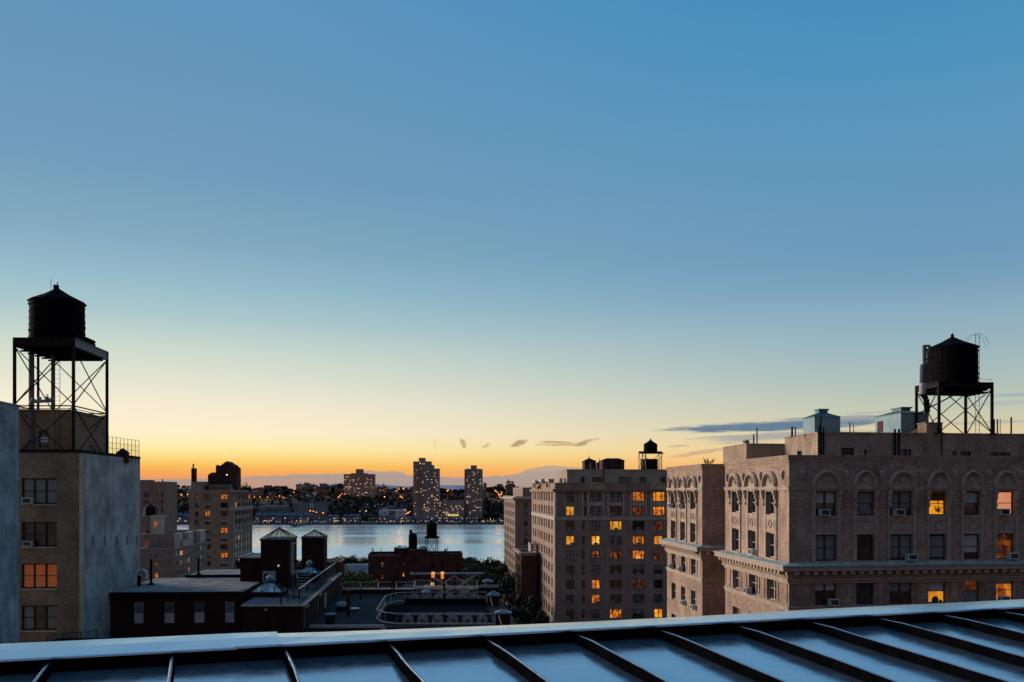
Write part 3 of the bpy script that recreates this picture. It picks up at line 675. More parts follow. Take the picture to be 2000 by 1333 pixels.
for px,z,t in ((1607,ZA[0],'white boxy air conditioner in the leftmost arched window of the right apartment house'),(1752,ZA[0],'white boxy air conditioner in the third arched window, beside a sunset reflection'),(1956,ZA[0],'air conditioner in the arched window with the pink blind'),(1777,ZB[0],'wide white air conditioner resting above the green copper cornice ledge'),(1974,ZB[0],'air conditioner at the right side of the dim orange window above the cornice'),(1625,ZC[0],'white air conditioner below the cornice, in the leftmost front window'),(1957,ZC[0],'air conditioner below the cornice in a window with orange slats')):
    ac_unit(FA,FA.u(px),z+0.02,t,1.15)
for F,px,z,t in ((FB,1475,ZB[0],'air conditioner on the shaded side wall just above the green cornice ledge'),(FB,1465,ZC[0],'air conditioner on the side wall below the cornice of the near wing'),(FC_,1313,ZA[0],'air conditioner in the leftmost arched window of the far wing'),(FC_,1332,ZA[0],'air conditioner in the middle arched window of the far wing'),(FC_,1313.5,ZC[0],'air conditioner under the far wing cornice in its leftmost window'),(FC_,1332,ZC[0],'air conditioner under the far wing cornice in its middle window'),(FC_,1338,ZD[0],'air conditioner by a lit lamp low on the far wing'),(FC_,1358,ZD[0],'air conditioner in the lowest right window of the far wing')):
    ac_unit(F,F.u(px),z+0.02,t,1.15)

# roof-top brick penthouses, each its own storey on the same house
def pent(px_corner,D,px_left,px_right_len,py_top,zbase,name,parent,mat):
    c=Vector((xat(px_corner,D),D)); t=hit(c,GV,px_left); f=along(c,t); r=c+fd*px_right_len; zt=zat(py_top,D)
    return c,f,r,zt
pc,pf,pr,pzt=pent(1597,75,1533,22,844.5,zr,'penthouse',bld,None)
F1=Facade(pc,pr); F2=Facade(pf,pc)
for a,b,y0,y1,k_ in ((1643,1668,899,875,'plain'),(1688,1693,899,877,'plain'),(1760,1780,899,877,'double'),(1854,1868,899,880,'double'),(1876,1897,899,880,'plain'),(1934,1974,899,882,'three')):
    F1.addp(a,b,zat(y0,75),zat(y1,75),k_,'blue' if k_ in('double','three') else 'dark')
F2.addp(1557,1566,zat(899,78),zat(880,78),'plain','dark')
mb=MB(); F1.wall(mb,zr,pzt,0.2); F2.wall(mb,zr,pzt,0.2)
bk=[pf+fd*22]; mb.quad((pr.x,pr.y,zr),(bk[0].x,bk[0].y,zr),(bk[0].x,bk[0].y,pzt),(pr.x,pr.y,pzt)); mb.quad((bk[0].x,bk[0].y,zr),(pf.x,pf.y,zr),(pf.x,pf.y,pzt),(bk[0].x,bk[0].y,pzt)); mb.quad(*[(p.x,p.y,pzt-0.05) for p in (pc,pr,bk[0],pf)])
mold(mb,[pf,pc,pr],[(0.0,pzt-0.12),(0.05,pzt-0.12),(0.05,pzt+0.03),(-0.3,pzt+0.03),(-0.3,pzt-0.05)])
ph=mb.build('penthouse',MT['brick_pent'],bld)
for o_ in (F1,F2): place_windows(o_,bld,'frame_dark',0.1,0.06)
qc,qf,qr,qzt=pent(1457.8,83,1412,6.0,867,zr,'penthouse',bld,None)
mb=MB(); G1=Facade(qc,qr); G2=Facade(qf,qc); G1.wall(mb,zr,qzt); G2.wall(mb,zr,qzt); mb.quad(*[(p.x,p.y,qzt-0.02) for p in (qc,qr,qf+fd*6,qf)])
q2=qf+fd*6; mb.quad((qr.x,qr.y,zr),(q2.x,q2.y,zr),(q2.x,q2.y,qzt),(qr.x,qr.y,qzt)); mb.quad((q2.x,q2.y,zr),(qf.x,qf.y,zr),(qf.x,qf.y,qzt),(q2.x,q2.y,qzt))
mold(mb,[qf,qc,qr],[(0.0,qzt-0.1),(0.05,qzt-0.1),(0.05,qzt+0.03),(-0.25,qzt+0.03)])
mb.build('penthouse',MT['brick_pent'],bld)
# chimney stack in the penthouse front, drain pipes, vent pipes
mb=MB(); mb.ob(F1,F1.u(1808),F1.u(1839),-1.2,0.12,zr,zat(825,75)); mb.ob(F1,F1.u(1806.5),F1.u(1840.5),-1.24,0.16,zat(825,75),zat(823,75)); mb.ob(F1,F1.u(1839.5),F1.u(1859),-0.8,0.05,zr,zat(846,75)); mb.build('chimney',MT['brick_pent'],bld)
for px,y0,y1,r in ((1597,832,900,0.06),(1601,815,900,0.09),(1607,834,900,0.07),(1746,837,900,0.09),(1754,837,900,0.09),(1837,846,900,0.04)):
    mb=MB(); p=F1.w(F1.u(px),zat(y1,75),0.14); mb.tube(p,(p.x,p.y,zat(y0,75)),r,8); mb.build('drain_pipe',MT['iron'],bld)
for px,D,y0,y1,r in ((1547,78,834,854,0.09),(1553.5,78,834,853,0.05),(1660,80,826,846,0.05),(1667,80,830,846,0.03),(1942,80,819,851,0.06),(1948,80,819,851,0.06),(1953.5,80,818,851,0.03),(1975,79,815,851,0.07),(1472,84,849,870,0.07),(1478.5,84,836,870,0.06)):
    mb=MB(); mb.tube(W(px,y1,D),W(px,y0,D),r,8); mb.build('vent_pipe',MT['iron'],bld)
# copper-capped bulkheads
def bulkhead(pxl,pxc,pxr,D,y_wall,y_cup0,cup,zb,label,cat='roof house',wall='galv',roofm='copper_dark',hatch=None):
    c=Vector((xat(pxc,D),D)); t=hit(c,GV,pxl); f=along(c,t); w=xat(pxr,D)-c.x; r=c+fd*w; b=f+fd*w; zt=zat(y_wall,D)
    root=thing('roof_bulkhead',label,cat,((c.x+b.x)/2,(c.y+b.y)/2,zb))
    pl=[(p.x,p.y) for p in (c,r,b,f)]; mb=MB(); mb.hexa(pl,zb,zt)
    mb.build('wall',MT[wall],root)
    m=(c+r+b+f)/4; ov=lambda k_: [tuple(m+(Vector(p)-m)*k_) for p in pl]
    mb=MB(); mb.hexa(ov(1.03),zt+0.002,zt+0.08); z2=zat(y_cup0,D); mb.hexa(ov(1.02),zt+0.08,z2,ov(0.36))
    nn=7
    for sidx in range(4):
        A0,A1=Vector(ov(1.02)[sidx]),Vector(ov(1.02)[(sidx+1)%4]); B0,B1=Vector(ov(0.36)[sidx]),Vector(ov(0.36)[(sidx+1)%4])
        for i in range(nn+1):
            k_=i/nn; a=A0.lerp(A1,k_); q=B0.lerp(B1,k_); mb.tube((a.x,a.y,zt+0.09),(q.x,q.y,z2+0.01),0.025,4)
    mb.build('hipped_roof',MT[roofm],root)
    z3=zat(cup,D); mb=MB(); mb.hexa(ov(0.34),z2-0.02,z3-0.12); mb.hexa(ov(0.42),z3-0.12,z3); mb.build('cupola',MT[roofm],root)
    if hatch:
        G=Facade(f,c); mb=MB(); mb.ob(G,G.u(hatch[0]),G.u(hatch[1]),0.0,0.05,zat(hatch[3],D),zat(hatch[2],D)); mb.build('hatch',MT['brick_red'],root)
    return root
bulkhead(1569,1591,1644,79,815.5,806,797,pzt-0.05,'small grey metal roof house with dark hipped cap, left of its larger twin')
bulkhead(1709.5,1759.5,1818,79.5,808,800,792,pzt-0.05,'larger grey metal roof house with green hipped cap beside the right water tower',hatch=(1714.5,1724.5,817,839))

# a plant and a chair seen in the two golden windows
gw=[o for o in bld.children if o.name.startswith('window_frame') or o.name.startswith('window')]
def in_window(px,z0,name,fn,mat):
    u=FA.u(px); q=FA.p(u,-0.2); best=min((o for o in gw if not o.name.startswith('window_surround')),key=lambda o:(o.location+BASE[bld.name]-Vector((q.x,q.y,z0))).length)
    mb=MB(); fn(mb); me=bpy.data.meshes.new(name); me.from_pydata(mb.v,[],mb.f); me.materials.append(mat); o=bpy.data.objects.new(name,me); COL.objects.link(o); o.parent=best
def plant(mb):
    r=random.Random(9)
    for _ in range(60):
        x,z=0.25+r.gauss(0,0.16),0.3+abs(r.gauss(0,0.25)); a=r.uniform(0,6.28); l=r.uniform(0.08,0.16)
        mb.quad((x,0.03,z),(x+l*math.cos(a)-0.03*math.sin(a),0.045,z+l*math.sin(a)+0.03*math.cos(a)),(x+1.6*l*math.cos(a),0.03,z+1.6*l*math.sin(a)),(x+l*math.cos(a)+0.03*math.sin(a),0.045,z+l*math.sin(a)-0.03*math.cos(a)))
def chair(mb):
    mb.box(-0.3,0.25,0.03,0.05,0.08,0.4); mb.box(-0.2,0.15,0.03,0.05,0.4,0.52); mb.box(0.3,0.55,0.03,0.05,0.08,0.25)
in_window(1831,ZA[0],'house_plant',plant,simple('window_plant_leaves',(0.05,0.06,0.02),0.8)); in_window(1831,ZC[0],'armchair',chair,MT['frame_brown'])
# ------------------------------------------------------------------ left: stucco neighbour, brick building with the blank wall
L0=Vector((xat(155,68),68.0)); tE=hit(L0,GV,273); LE=along(L0,tE)
LA=Facade(L0-GN.normalized()*14,L0); LB=Facade(L0,LE); LZ=zat(878.5,68)
lb=thing('brick_building','brown brick building with a blank stained concrete side wall, under the left water tower','building',(L0.x-7,L0.y+7,18))
for y0,y1,st,bl in ((985,934.5,'grey',(0.06,0.94,'blind_dim')),(1068,1019.5,'glass_brown',None),(1149,1101,'lit_a',None),(1230.5,1182,'brown',None)):
    LA.addp(42,111,zat(y0,68),zat(y1,68),'three',st,blind=bl)
LA.addp(42,111,zat(1313,68),zat(1264,68),'three','dark')
mb=MB(); LA.wall(mb,18,LZ-0.25,0.3); bk=LE-GN.normalized()*14; lf=LA.p0
mb.quad((LE.x,LE.y,18),(bk.x,bk.y,18),(bk.x,bk.y,LZ-0.25),(LE.x,LE.y,LZ-0.25)); mb.quad((bk.x,bk.y,18),(lf.x,lf.y,18),(lf.x,lf.y,LZ-0.25),(bk.x,bk.y,LZ-0.25))
mb.build('wall',MT['brick_left'],lb)
uq=0.95
mb=MB(); mb.quad(LB.w(0,18),LB.w(uq,18),LB.w(uq,LZ-0.25),LB.w(0,LZ-0.25)); mb.build('brick_return',brick('cream_brick',(0.62,0.5,0.36),(0.52,0.41,0.3),(0.4,0.33,0.25),stain=0.12),lb)
mb=MB(); mb.ob(LB,uq,LB.L,-0.3,0.03,18,LZ-0.25); mb.build('concrete_wall',MT['concrete'],lb)
mb=MB(); mold(mb,[(lf.x,lf.y),(L0.x,L0.y),(LE.x,LE.y)],[(0.0,LZ-0.25),(0.07,LZ-0.22),(0.07,LZ),(-0.35,LZ),(-0.35,LZ-0.8)]); mb.build('parapet_coping',MT['steel'],lb)
mb=MB(); mb.quad(*[(p.x,p.y,LZ-0.75) for p in (L0,LE,bk,lf)]); mb.build('roof',MT['tar'],lb)
place_windows(LA,lb,'frame_dark',0.22,0.09,sill='stone')
for px in (179.5,203.5,227,247.5,267):                     # little framed openings and anchor plates in the blank wall
    u=LB.u(px); z=LB.z(px,1056); mb=MB(); w,h=0.16,0.42
    for (a,b,c,d) in ((u-w,u-w+0.05,z-h,z+h),(u+w-0.05,u+w,z-h,z+h),(u-w+0.05,u+w-0.05,z-h,z-h+0.05),(u-w+0.05,u+w-0.05,z+h-0.05,z+h)): mb.ob(LB,a,b,0.031,0.07,c,d)
    mb.build('wall_plate',MT['copper_dark'],lb)
ac_unit(LA,LA.u(57),zat(984,68),'pale air conditioner in the top window row of the left brick building',1.1)
ac_unit(LA,LA.u(57),zat(1067,68),'white air conditioner in the dark window just above the amber window, on the left',1.0)
# curtains in the lowest visible window
fr=[o for o in lb.children if o.name.startswith('window')][3]
for s_ in (-1,1):
    mb=MB(); x0=s_*1.25
    for i in range(8):
        a=x0-s_*0.09*i; b=a-s_*0.09; mb.v+= [(a,0.045+0.01*(i%2),0.1),(b,0.045+0.01*((i+1)%2),0.1),(b+s_*0.0,0.045+0.01*((i+1)%2),1.8),(a,0.045+0.01*(i%2),1.8)]; n=len(mb.v); mb.f.append((n-4,n-3,n-2,n-1)); mb.mi.append(0)
    me=bpy.data.meshes.new('curtain'); me.from_pydata(mb.v,[],mb.f); me.materials.append(MT['blind_dim']); c=bpy.data.objects.new('curtain',me); COL.objects.link(c); c.parent=fr
# rooftop storey behind the tower legs
pz0=LZ-0.8; pcx=Vector((xat(139,71.5),71.5)); pe=along(pcx,hit(pcx,GV,207)); PA=Facade(pcx-GN.normalized()*9,pcx); PBf=Facade(pcx,pe); pzt=zat(801,71.5)
PA.addp(76,95,zat(874,71.5),zat(843,71.5),'single','brown',blind=(0.3,0.62,'white'))
mb=MB(); PA.wall(mb,pz0,pzt,0.15,u1=PA.L-0.0); PBf.wall(mb,pz0,pzt); q=pe-GN.normalized()*9; mb.quad((pe.x,pe.y,pz0),(q.x,q.y,pz0),(q.x,q.y,pzt),(pe.x,pe.y,pzt)); mb.quad(*[(p.x,p.y,pzt-0.01) for p in (pcx,pe,q,PA.p0)])
mold(mb,[(PA.p0.x,PA.p0.y),(pcx.x,pcx.y),(pe.x,pe.y)],[(0,pzt-0.15),(0.06,pzt-0.15),(0.06,pzt+0.02),(-0.2,pzt+0.02)])
mb.build('rooftop_storey',simple('ochre_stucco',(0.25,0.17,0.11),0.9,var=0.25,scale=0.5),lb); place_windows(PA,lb,'frame_dark',0.08,0.07)
# stucco wall at the left edge of the picture
S1=Vector((xat(37.5,59.5),59.5)); S0=along(S1,-34); S2=S1-GN.normalized()*22; SZ=zat(794,59.5)
sb=thing('stucco_building','tall blank grey stucco building at the left edge of the view','building',(S1.x-10,S1.y-15,18))
SF=Facade(S0,S1); mb=MB(); SF.wall(mb,18,SZ); S3=S0-GN.normalized()*22
for a,b in ((S1,S2),(S2,S3),(S3,S0)): mb.quad((a.x,a.y,18),(b.x,b.y,18),(b.x,b.y,SZ),(a.x,a.y,SZ))
mb.build('wall',MT['stucco'],sb); mb=MB(); mb.quad(*[(p.x,p.y,SZ-0.3) for p in (S0,S1,S2,S3)]); mb.build('roof',MT['tar'],sb)
mb=MB(); mold(mb,[(S0.x,S0.y),(S1.x,S1.y),(S2.x,S2.y)],[(0,SZ-0.004),(0.06,SZ-0.004),(0.06,SZ+0.09),(-0.3,SZ+0.09),(-0.3,SZ-0.3)]); mb.build('coping',MT['stone_light'],sb)

# ------------------------------------------------------------------ water towers
def tank_parts(root,c,r,z0,z1,za,bands=7,wood='black',ladder=None):
    mb=MB(); n=28; prof=[(0.01,z0),(r,z0),(r*0.985,z1)]
    mb.lathe((c.x,c.y,0),[(0.01,z0),(r,z0),(r*0.98,z1),(0.01,z1)],n); mb.build('tank',MT[wood],root)
    mb=MB()
    for i in range(bands):
        z=z0+(z1-z0)*((i+0.4)/bands)**1.15; rr=r*(1-0.02*(z-z0)/(z1-z0))
        mb.lathe((c.x,c.y,0),[(rr,z-0.035),(rr+0.035,z-0.03),(rr+0.035,z+0.03),(rr,z+0.035)],n)
        for a in (0.3,2.4,4.5): mb.tube((c.x+(rr+0.06)*math.cos(a+i*0.5),c.y+(rr+0.06)*math.sin(a+i*0.5),z-0.07),(c.x+(rr+0.06)*math.cos(a+i*0.5),c.y+(rr+0.06)*math.sin(a+i*0.5),z+0.07),0.05,5)
    mb.build('hoops',MT['black'],root)
    mb=MB(); mb.lathe((c.x,c.y,0),[(0.01,z1-0.02),(r*1.05,z1-0.06),(r*1.05,z1+0.04),(r*0.5,z1+(za-z1)*0.52),(0.14,za),(0.12,za+0.12),(0.16,za+0.2),(0.05,za+0.3),(0.0,za+0.42)],12); mb.build('conical_roof',MT[wood],root)
def lattice(mb,p,q,r=0.045): mb.tube(p,q,r,4)
def tower(name_label,c,r,z0,z1,za,corners,zframe,zbase,tiers,legw=0.17,beam=0.5,mat='steel',wood='black',girder=None,joists=True,bands=7):
    """corners: four plan points of the frame, in order"""
    m=sum(corners,Vector((0,0)))/4
    root=thing('water_tower',name_label,'water tower',(m.x,m.y,zbase))
    tank_parts(root,c,r,z0,z1,za,bands,wood)
    for p in corners:
        mb=MB(); mb.bar((p.x,p.y,zbase),(p.x,p.y,zframe),legw); mb.hexa([(p.x-legw*1.6,p.y-legw*1.6),(p.x+legw*1.6,p.y-legw*1.6),(p.x+legw*1.6,p.y+legw*1.6),(p.x-legw*1.6,p.y+legw*1.6)],zbase,zbase+0.06); mb.build('leg',MT[mat],root)
    for i in range(4):
        a,b=corners[i],corners[(i+1)%4]; mb=MB(); F=Facade(a,b); g=MT['steel_grey'] if girder==i else MT[mat]
        mb.ob(F,0.05,F.L-0.05,-0.05,0.05,zframe-beam,zframe-0.06); mb.ob(F,0.0,F.L,-0.14,0.14,zframe-0.058,zframe); mb.ob(F,0.05,F.L-0.05,-0.14,0.14,zframe-beam-0.05,zframe-beam-0.002)
        mb.build('girder',g,root)
    mb=MB(); F=Facade(corners[0],corners[1]); dep=(corners[3]-corners[0])
    if joists:
        for i in range(6):
            k_=(i+0.6)/6.2; a=corners[0].lerp(corners[1],k_); b=a+dep; mb.bar((a.x,a.y,z0-0.16),(b.x,b.y,z0-0.16),0.15)
        for i in range(5):
            k_=(i+0.8)/5.6; a=corners[0].lerp(corners[3],k_); b=a+(corners[1]-corners[0]); mb.bar((a.x,a.y,z0-0.34),(b.x,b.y,z0-0.34),0.13)
        mb.build('platform',MT['black'],root)
    lev=[zframe-beam-0.1]+list(tiers)+[zbase]
    for i in range(4):
        a,b=corners[i],corners[(i+1)%4]
        for zt_,zb_ in zip(lev,lev[1:]):
            mb=MB(); lattice(mb,(a.x,a.y,zt_),(b.x,b.y,zb_+0.1)); lattice(mb,(b.x,b.y,zt_),(a.x,a.y,zb_+0.1)); mb.build('brace',MT[mat],root)
        for z in tiers:
            mb=MB(); mb.bar((a.x,a.y,z),(b.x,b.y,z),0.09); mb.bar((a.x,a.y,z-0.22),(b.x,b.y,z-0.22),0.05); mb.build('strut',MT[mat],root)
    return root
def ladder(root,p,z0,z1,w=0.4,dirv=Vector((1,0)),r=0.02,name='ladder'):
    mb=MB(); a=p-dirv*w/2; b=p+dirv*w/2
    mb.tube((a.x,a.y,z0),(a.x,a.y,z1),r,4); mb.tube((b.x,b.y,z0),(b.x,b.y,z1),r,4)
    z=z0+0.2
    while z<z1: mb.tube((a.x,a.y,z),(b.x,b.y,z),r*0.7,4); z+=0.36
    mb.build(name,MT['iron'],root)
A_=Vector((xat(28.5,68.3),68.3)); B_=Vector((xat(143.5,68.3),68.3)); Cc=along(B_,hit(B_,GV,209)); Dd=Cc+(A_-B_)
tc=Vector((xat(112,71.4),71.4)); zf=zat(660,68.3); zb_=LZ-0.75
wt=tower('big black wooden water tank with conical cap on braced legs at the left',tc,msz(49.5,71.4),zat(686,71.4),zat(592,71.4),zat(564,71.4),[A_,B_,Cc,Dd],zf,zb_,[zat(793,68.3)],0.19,0.62,girder=1,bands=8)
mid=Vector((xat(74.5,71.8),71.8))
mb=MB(); mb.bar((mid.x,mid.y,zb_),(mid.x,mid.y,zf-0.7),0.15); mb.build('leg',MT['steel'],wt)
for px,D,r in ((61.5,71.2,0.21),(103,71.6,0.13)):
    mb=MB(); p=W(px,790,D); mb.tube((p.x,p.y,zb_),(p.x,p.y,zat(688,D)),r,10); mb.build('riser_pipe',simple('pipe_lagging',(0.13,0.125,0.115),0.8),wt)
ladder(wt,Vector((xat(112,71),71)),zb_,zat(690,71),0.42)
mb=MB(); a=W(63,785,70.4); b=W(104,783,70.6)
mb.tube(a,b,0.14,8); mb.tube(W(60,790,70.4),W(66,779,70.4),0.17,8); mb.tube(W(77,783,70.5),W(77,776,70.5),0.15,8); mb.tube(W(92,782,70.5),W(92,775,70.5),0.14,8); mb.tube(W(92,776,70.5),W(92,770,70.5),0.03,6); mb.tube(W(89,772,70.5),W(95,772,70.5),0.03,6); mb.tube(W(97,783,70.5),W(104,779,70.5),0.17,8)
mb.build('valve_pipe',simple('pale_pipe_lagging',(0.22,0.24,0.26),0.8),wt)
for px,y0,y1 in ((99.5,545,564),(112.5,551,565)):
    mb=MB(); mb.tube(W(px,y1+2,71.4),W(px,y0,71.4),0.02 if px<105 else 0.035,5); mb.build('lightning_rod',MT['iron'],wt)
mb=MB(); mb.box(tc.x-0.28,tc.x-0.02,tc.y-0.1,tc.y+0.1,zat(566,71.4),zat(557,71.4)); mb.build('finial',MT['iron'],wt)
# stack of timber on the tower girder
mb=MB(); GF=Facade(B_,Cc)
for j in range(2): mb.ob(GF,0.3,4.2,-0.34-0.0,0.1,zf+0.01+j*0.26,zf+0.2+j*0.26)
for i in range(6): mb.ob(GF,0.4+i*0.72,0.55+i*0.72,-0.3,0.06,zf+0.21,zf+0.269)
mb.build('dunnage',MT['black'],wt)
# right water tower
pzR=zat(844.5,75)-0.03
n1,n2=Vector((xat(1834,76),76)),Vector((xat(1937.5,77),77)); f1=along(n1,hit(n1,GV,1790)); f2=along(n2,hit(n2,GV,1886))
cR=Vector((xat(1860,78.4),78.4)); zfR=zat(746,76.4)
wr_=tower('big black wooden water tank with conical cap on braced legs at the right',cR,msz(45.5,78.4),zat(762,78.4),zat(681,78.4),zat(659,78.4),[n1,n2,f2,f1],zfR,pzR,[],0.2,0.45,bands=8)
ladder(wr_,Vector((xat(1909,79),79)),pzR,zat(652,79),0.36)
mb=MB()
for s_ in (-0.3,0.3):
    pts=[]
    for i in range(11):
        t=math.pi*i/10; pts.append((xat(1895,78.4)-1.0*math.cos(t)+0.3,78.0+s_,zat(683,78.4)+0.2+1.1*math.sin(t)))
    mb.path(pts,0.012,4)
mb.build('ladder_hoop',MT['iron'],wr_)
lag=simple('dark_pipe_lagging',(0.06,0.065,0.075),0.7,var=0.3,scale=3); lag2=simple('worn_pipe_lagging',(0.34,0.31,0.31),0.8,var=0.25,scale=3)
DP=75.6
mb=MB(); mb.path([W(1806,712,DP),W(1805.5,675,DP)],0.17,10); mb.path([W(1805.5,676,DP),W(1815,676,DP),W(1817,686,DP+0.8)],0.1,8); mb.tube(W(1804,715,DP),W(1803,750,DP),0.3,12); mb.tube(W(1804,712,DP),W(1804,716,DP),0.24,12,0.3); mb.build('overflow_pipe',lag,wr_)
mb=MB(); mb.tube(W(1803,749,DP),W(1801.5,771,DP),0.31,12,0.26); mb.build('pipe_lagging',lag2,wr_)
mb=MB(); mb.path([W(1803,771,DP),W(1809,780,DP),W(1811,806,DP)],0.24,10); mb.build('overflow_pipe',MT['black'],wr_)
mb=MB(); mb.path([W(1912,740,77.2),W(1936,742,77),W(1938,748,77)],0.02,4); mb.build('handrail',MT['iron'],wr_)
mb=MB(); mb.bar((f1.x,f1.y,zfR-2.6),(n2.x-2.4,n2.y,zfR-0.6),0.1); mb.build('brace',MT['steel'],wr_)
mb=MB(); mb.lathe((xat(1795,79),79,pzR),[(1.1,0),(1.1,0.1),(0.3,0.62),(0.01,0.66)],8); one('roof_ventilator',mb,simple('copper_sheet',(0.4,0.14,0.06),0.45,0.6),'low rusty copper ventilator hood beside the brick chimney on the right','ventilator')

# fence and hooded vent on the left roof
fa=Vector((xat(212,77),77)); fb=Vector((xat(271.5,80),80)); FF=Facade(fa,fb)
fen=thing('roof_fence','thin wire mesh fence on the left brick roof against the sunset','fence',(fa.x,fa.y,LZ-0.75))
zt1,zt2=zat(853,77),zat(861,80)
for i in range(9):
    u=FF.L*i/8; mb=MB(); z=zt1+(zt2-zt1)*i/8; mb.tube(FF.w(u,LZ-0.75),FF.w(u,z),0.025,5); mb.build('post',MT['steel'],fen)
mb=MB()
for k_ in (0.0,0.5,1.0,1.55): mb.tube(FF.w(0,zt1-k_),FF.w(FF.L,zt2-k_),0.018,4)
for i in range(34):
    u=FF.L*i/33; mb.tube(FF.w(u,LZ-0.7),FF.w(u,zt1+(zt2-zt1)*i/33-0.5),0.007,3)
mb.build('mesh_panel',simple('sunset_gold_wire',(0.2,0.1,0.04),0.6),fen)  # golden sunset light on the wires is put into their colour
mb=MB(); c=W(240,882,78); c.z=LZ-0.75; mb.lathe(c,[(0.55,0),(0.55,0.85),(0.62,0.86),(0.6,0.95),(0.05,1.35),(0.0,1.36)],8); one('roof_vent',mb,MT['brick_red'],'small dark hooded vent in front of the wire fence on the left roof','vent')
# ------------------------------------------------------------------ generic block on the street grid
def block(px_c,D,px_side,width_px,py_top,zb,name,label,wall,cat='building',side='right',para=0.5,roofm='tar',root=None,depth=None):
    """near corner at photo column px_c; 'right' = the side seen recedes to the right of the front, 'left' = to the left"""
    c=Vector((xat(px_c,D),D)); zt=zat(py_top,D); w=abs(width_px)*D/F_PX
    t=depth if depth else hit(c,GV,px_side); f=along(c,t)
    if side=='right': l=c-GN.normalized()*w; FR=Facade(l,c); SI=Facade(c,f); o=f-GN.normalized()*w
    else: l=c+GN.normalized()*w; FR=Facade(c,l); SI=Facade(f,c); o=f+GN.normalized()*w
    root=root or thing(name,label,cat,((c.x+o.x)/2,(c.y+o.y)/2,zb))
    return dict(root=root,FR=FR,SI=SI,c=c,f=f,l=l,o=o,zt=zt,zb=zb,wall=wall,para=para,roofm=roofm,side=side)
def raise_block(b,reveal=0.18,pname='wall',cop=None):
    mb=MB(); b['FR'].wall(mb,b['zb'],b['zt'],reveal); b['SI'].wall(mb,b['zb'],b['zt'],reveal); zb,zt=b['zb'],b['zt']
    l,o,f=b['l'],b['o'],b['f']
    mb.quad((l.x,l.y,zb),(o.x,o.y,zb),(o.x,o.y,zt),(l.x,l.y,zt)); mb.quad((o.x,o.y,zb),(f.x,f.y,zb),(f.x,f.y,zt),(o.x,o.y,zt))
    w=mb.build(pname,MT[b['wall']] if isinstance(b['wall'],str) else b['wall'],b['root'])
    mb=MB(); mb.quad(*[(p.x,p.y,zt-b['para']) for p in (b['c'],b['f'],b['o'],b['l'])]); mb.build('roof',MT[b['roofm']],b['root'])
    P=[b['l'],b['c'],b['f'],b['o']] if b['side']=='right' else [b['o'],b['f'],b['c'],b['l']]
    mb=MB(); mold(mb,[(p.x,p.y) for p in P+[P[0]]],[(0,zt-0.25),(0.06,zt-0.24),(0.06,zt),(-0.22,zt),(-0.22,zt-b['para'])]); mb.build('parapet_coping',MT[cop or 'stone_light'],b['root'])
    return w
r5=random.Random(21)
ST=['dark','dark','brown','grey','grey','lit_o','lit_d','brown']
# brown tower with ornate roof house
bt=block(455.5,333,492,84,958,18,'apartment_tower','tall brown brick apartment house with chimney and gabled roof house, left of the river','brick_brown')
ZB3=bt['zt']; st_=16.3*333/F_PX
lit3={(0,0):'lit_d',(2,0):'lit_o',(1,2):'lit_o',(2,4):'lit_o',(2,7):'lit_o'}
for r in range(14):
    yt=966+16.25*r
    for c_,(a,b,kd) in enumerate(((381,387,'single'),(400,411,'double'),(431,444.5,'double'))):
        st2=lit3.get((c_,r),'dark' if r5.random()<0.55 else r5.choice(['grey','blue','brown'])); bt['FR'].addp(a,b,zat(yt+9.8,333),zat(yt,333),kd,st2,blind=(0.4,0.95,'blind') if (r5.random()<0.35 and not st2.startswith('lit')) else None)
SI=bt['SI']
for r in range(9):
    for a,b in ((460,463.5),(465.5,468.5),(471,474),(475.5,478),(480.5,483.5),(486,488.8)):
        yt=966+16.25*r; st2=r5.choice(['blue','blue','dark','brown','grey','dark']); SI.addp(a,b,zat(yt+10,333),zat(yt,333),'single','lit_o' if r5.random()<0.06 else st2)
raise_block(bt,0.15); place_windows(bt['FR'],bt['root'],'frame_dark',0.1,0.12); place_windows(SI,bt['root'],'frame_dark',0.1,0.12)
mb=MB(); P=[bt['l'],bt['c'],bt['f']]; z=zat(994,333)
mold(mb,[tuple(bt['c']-GN.normalized()*1.2),tuple(bt['c']),tuple(bt['f'])],[(0,z-1),(0.5,z-0.9),(0.6,z+0.4),(0,z+0.6)]); z=bt['zt']
mold(mb,[tuple(bt['c']-GN.normalized()*1.2),tuple(bt['c']),tuple(bt['f'])],[(0,z-1.4),(0.7,z-0.7),(1.5,z-0.5),(1.5,z),(0,z+0.02)]); mb.build('cornice',MT['stone_light'],bt['root'])
mb=MB(); mb.ob(SI,0.0,0.7,0.0,0.12,18,zat(995,333)-1.01); mb.ob(SI,SI.L-0.7,SI.L,0.0,0.12,18,zat(995,333)-1.01); mb.build('corner_strip',MT['stone_light'],bt['root'])
def roof_box(root,x0,x1,D,y_top,zb,dep,name,mat,extra=None):
    mb=MB(); a=Vector((xat(x0,D),D)); b=Vector((xat(x1,D),D)); zt=zat(y_top,D); d=GV*dep
    mb.hexa([tuple(a),tuple(b),tuple(b+d),tuple(a+d)],zb,zt); 
    if extra: extra(mb,a,b,d,zt)
    return mb.build(name,MT[mat] if isinstance(mat,str) else mat,root)
R=bt['root']; zr3=bt['zt']-0.5
roof_box(R,373.5,398,333.4,941,zr3,10,'rooftop_storey','brick_brown')
roof_box(R,373.5,381.5,334,915,zr3,2.2,'chimney','brick_red')
mb=MB(); mb.tube(W(377.5,915,335),W(377.5,906.5,335),0.28,8); mb.build('flue',MT['iron'],R)
roof_box(R,398,449,337,947,zr3,12,'terrace_roof',simple('blue_grey_awning',(0.2,0.22,0.26),0.7),None); roof_box(R,398.5,448,336,950,zr3,0.6,'terrace_glazing','glass_brown')
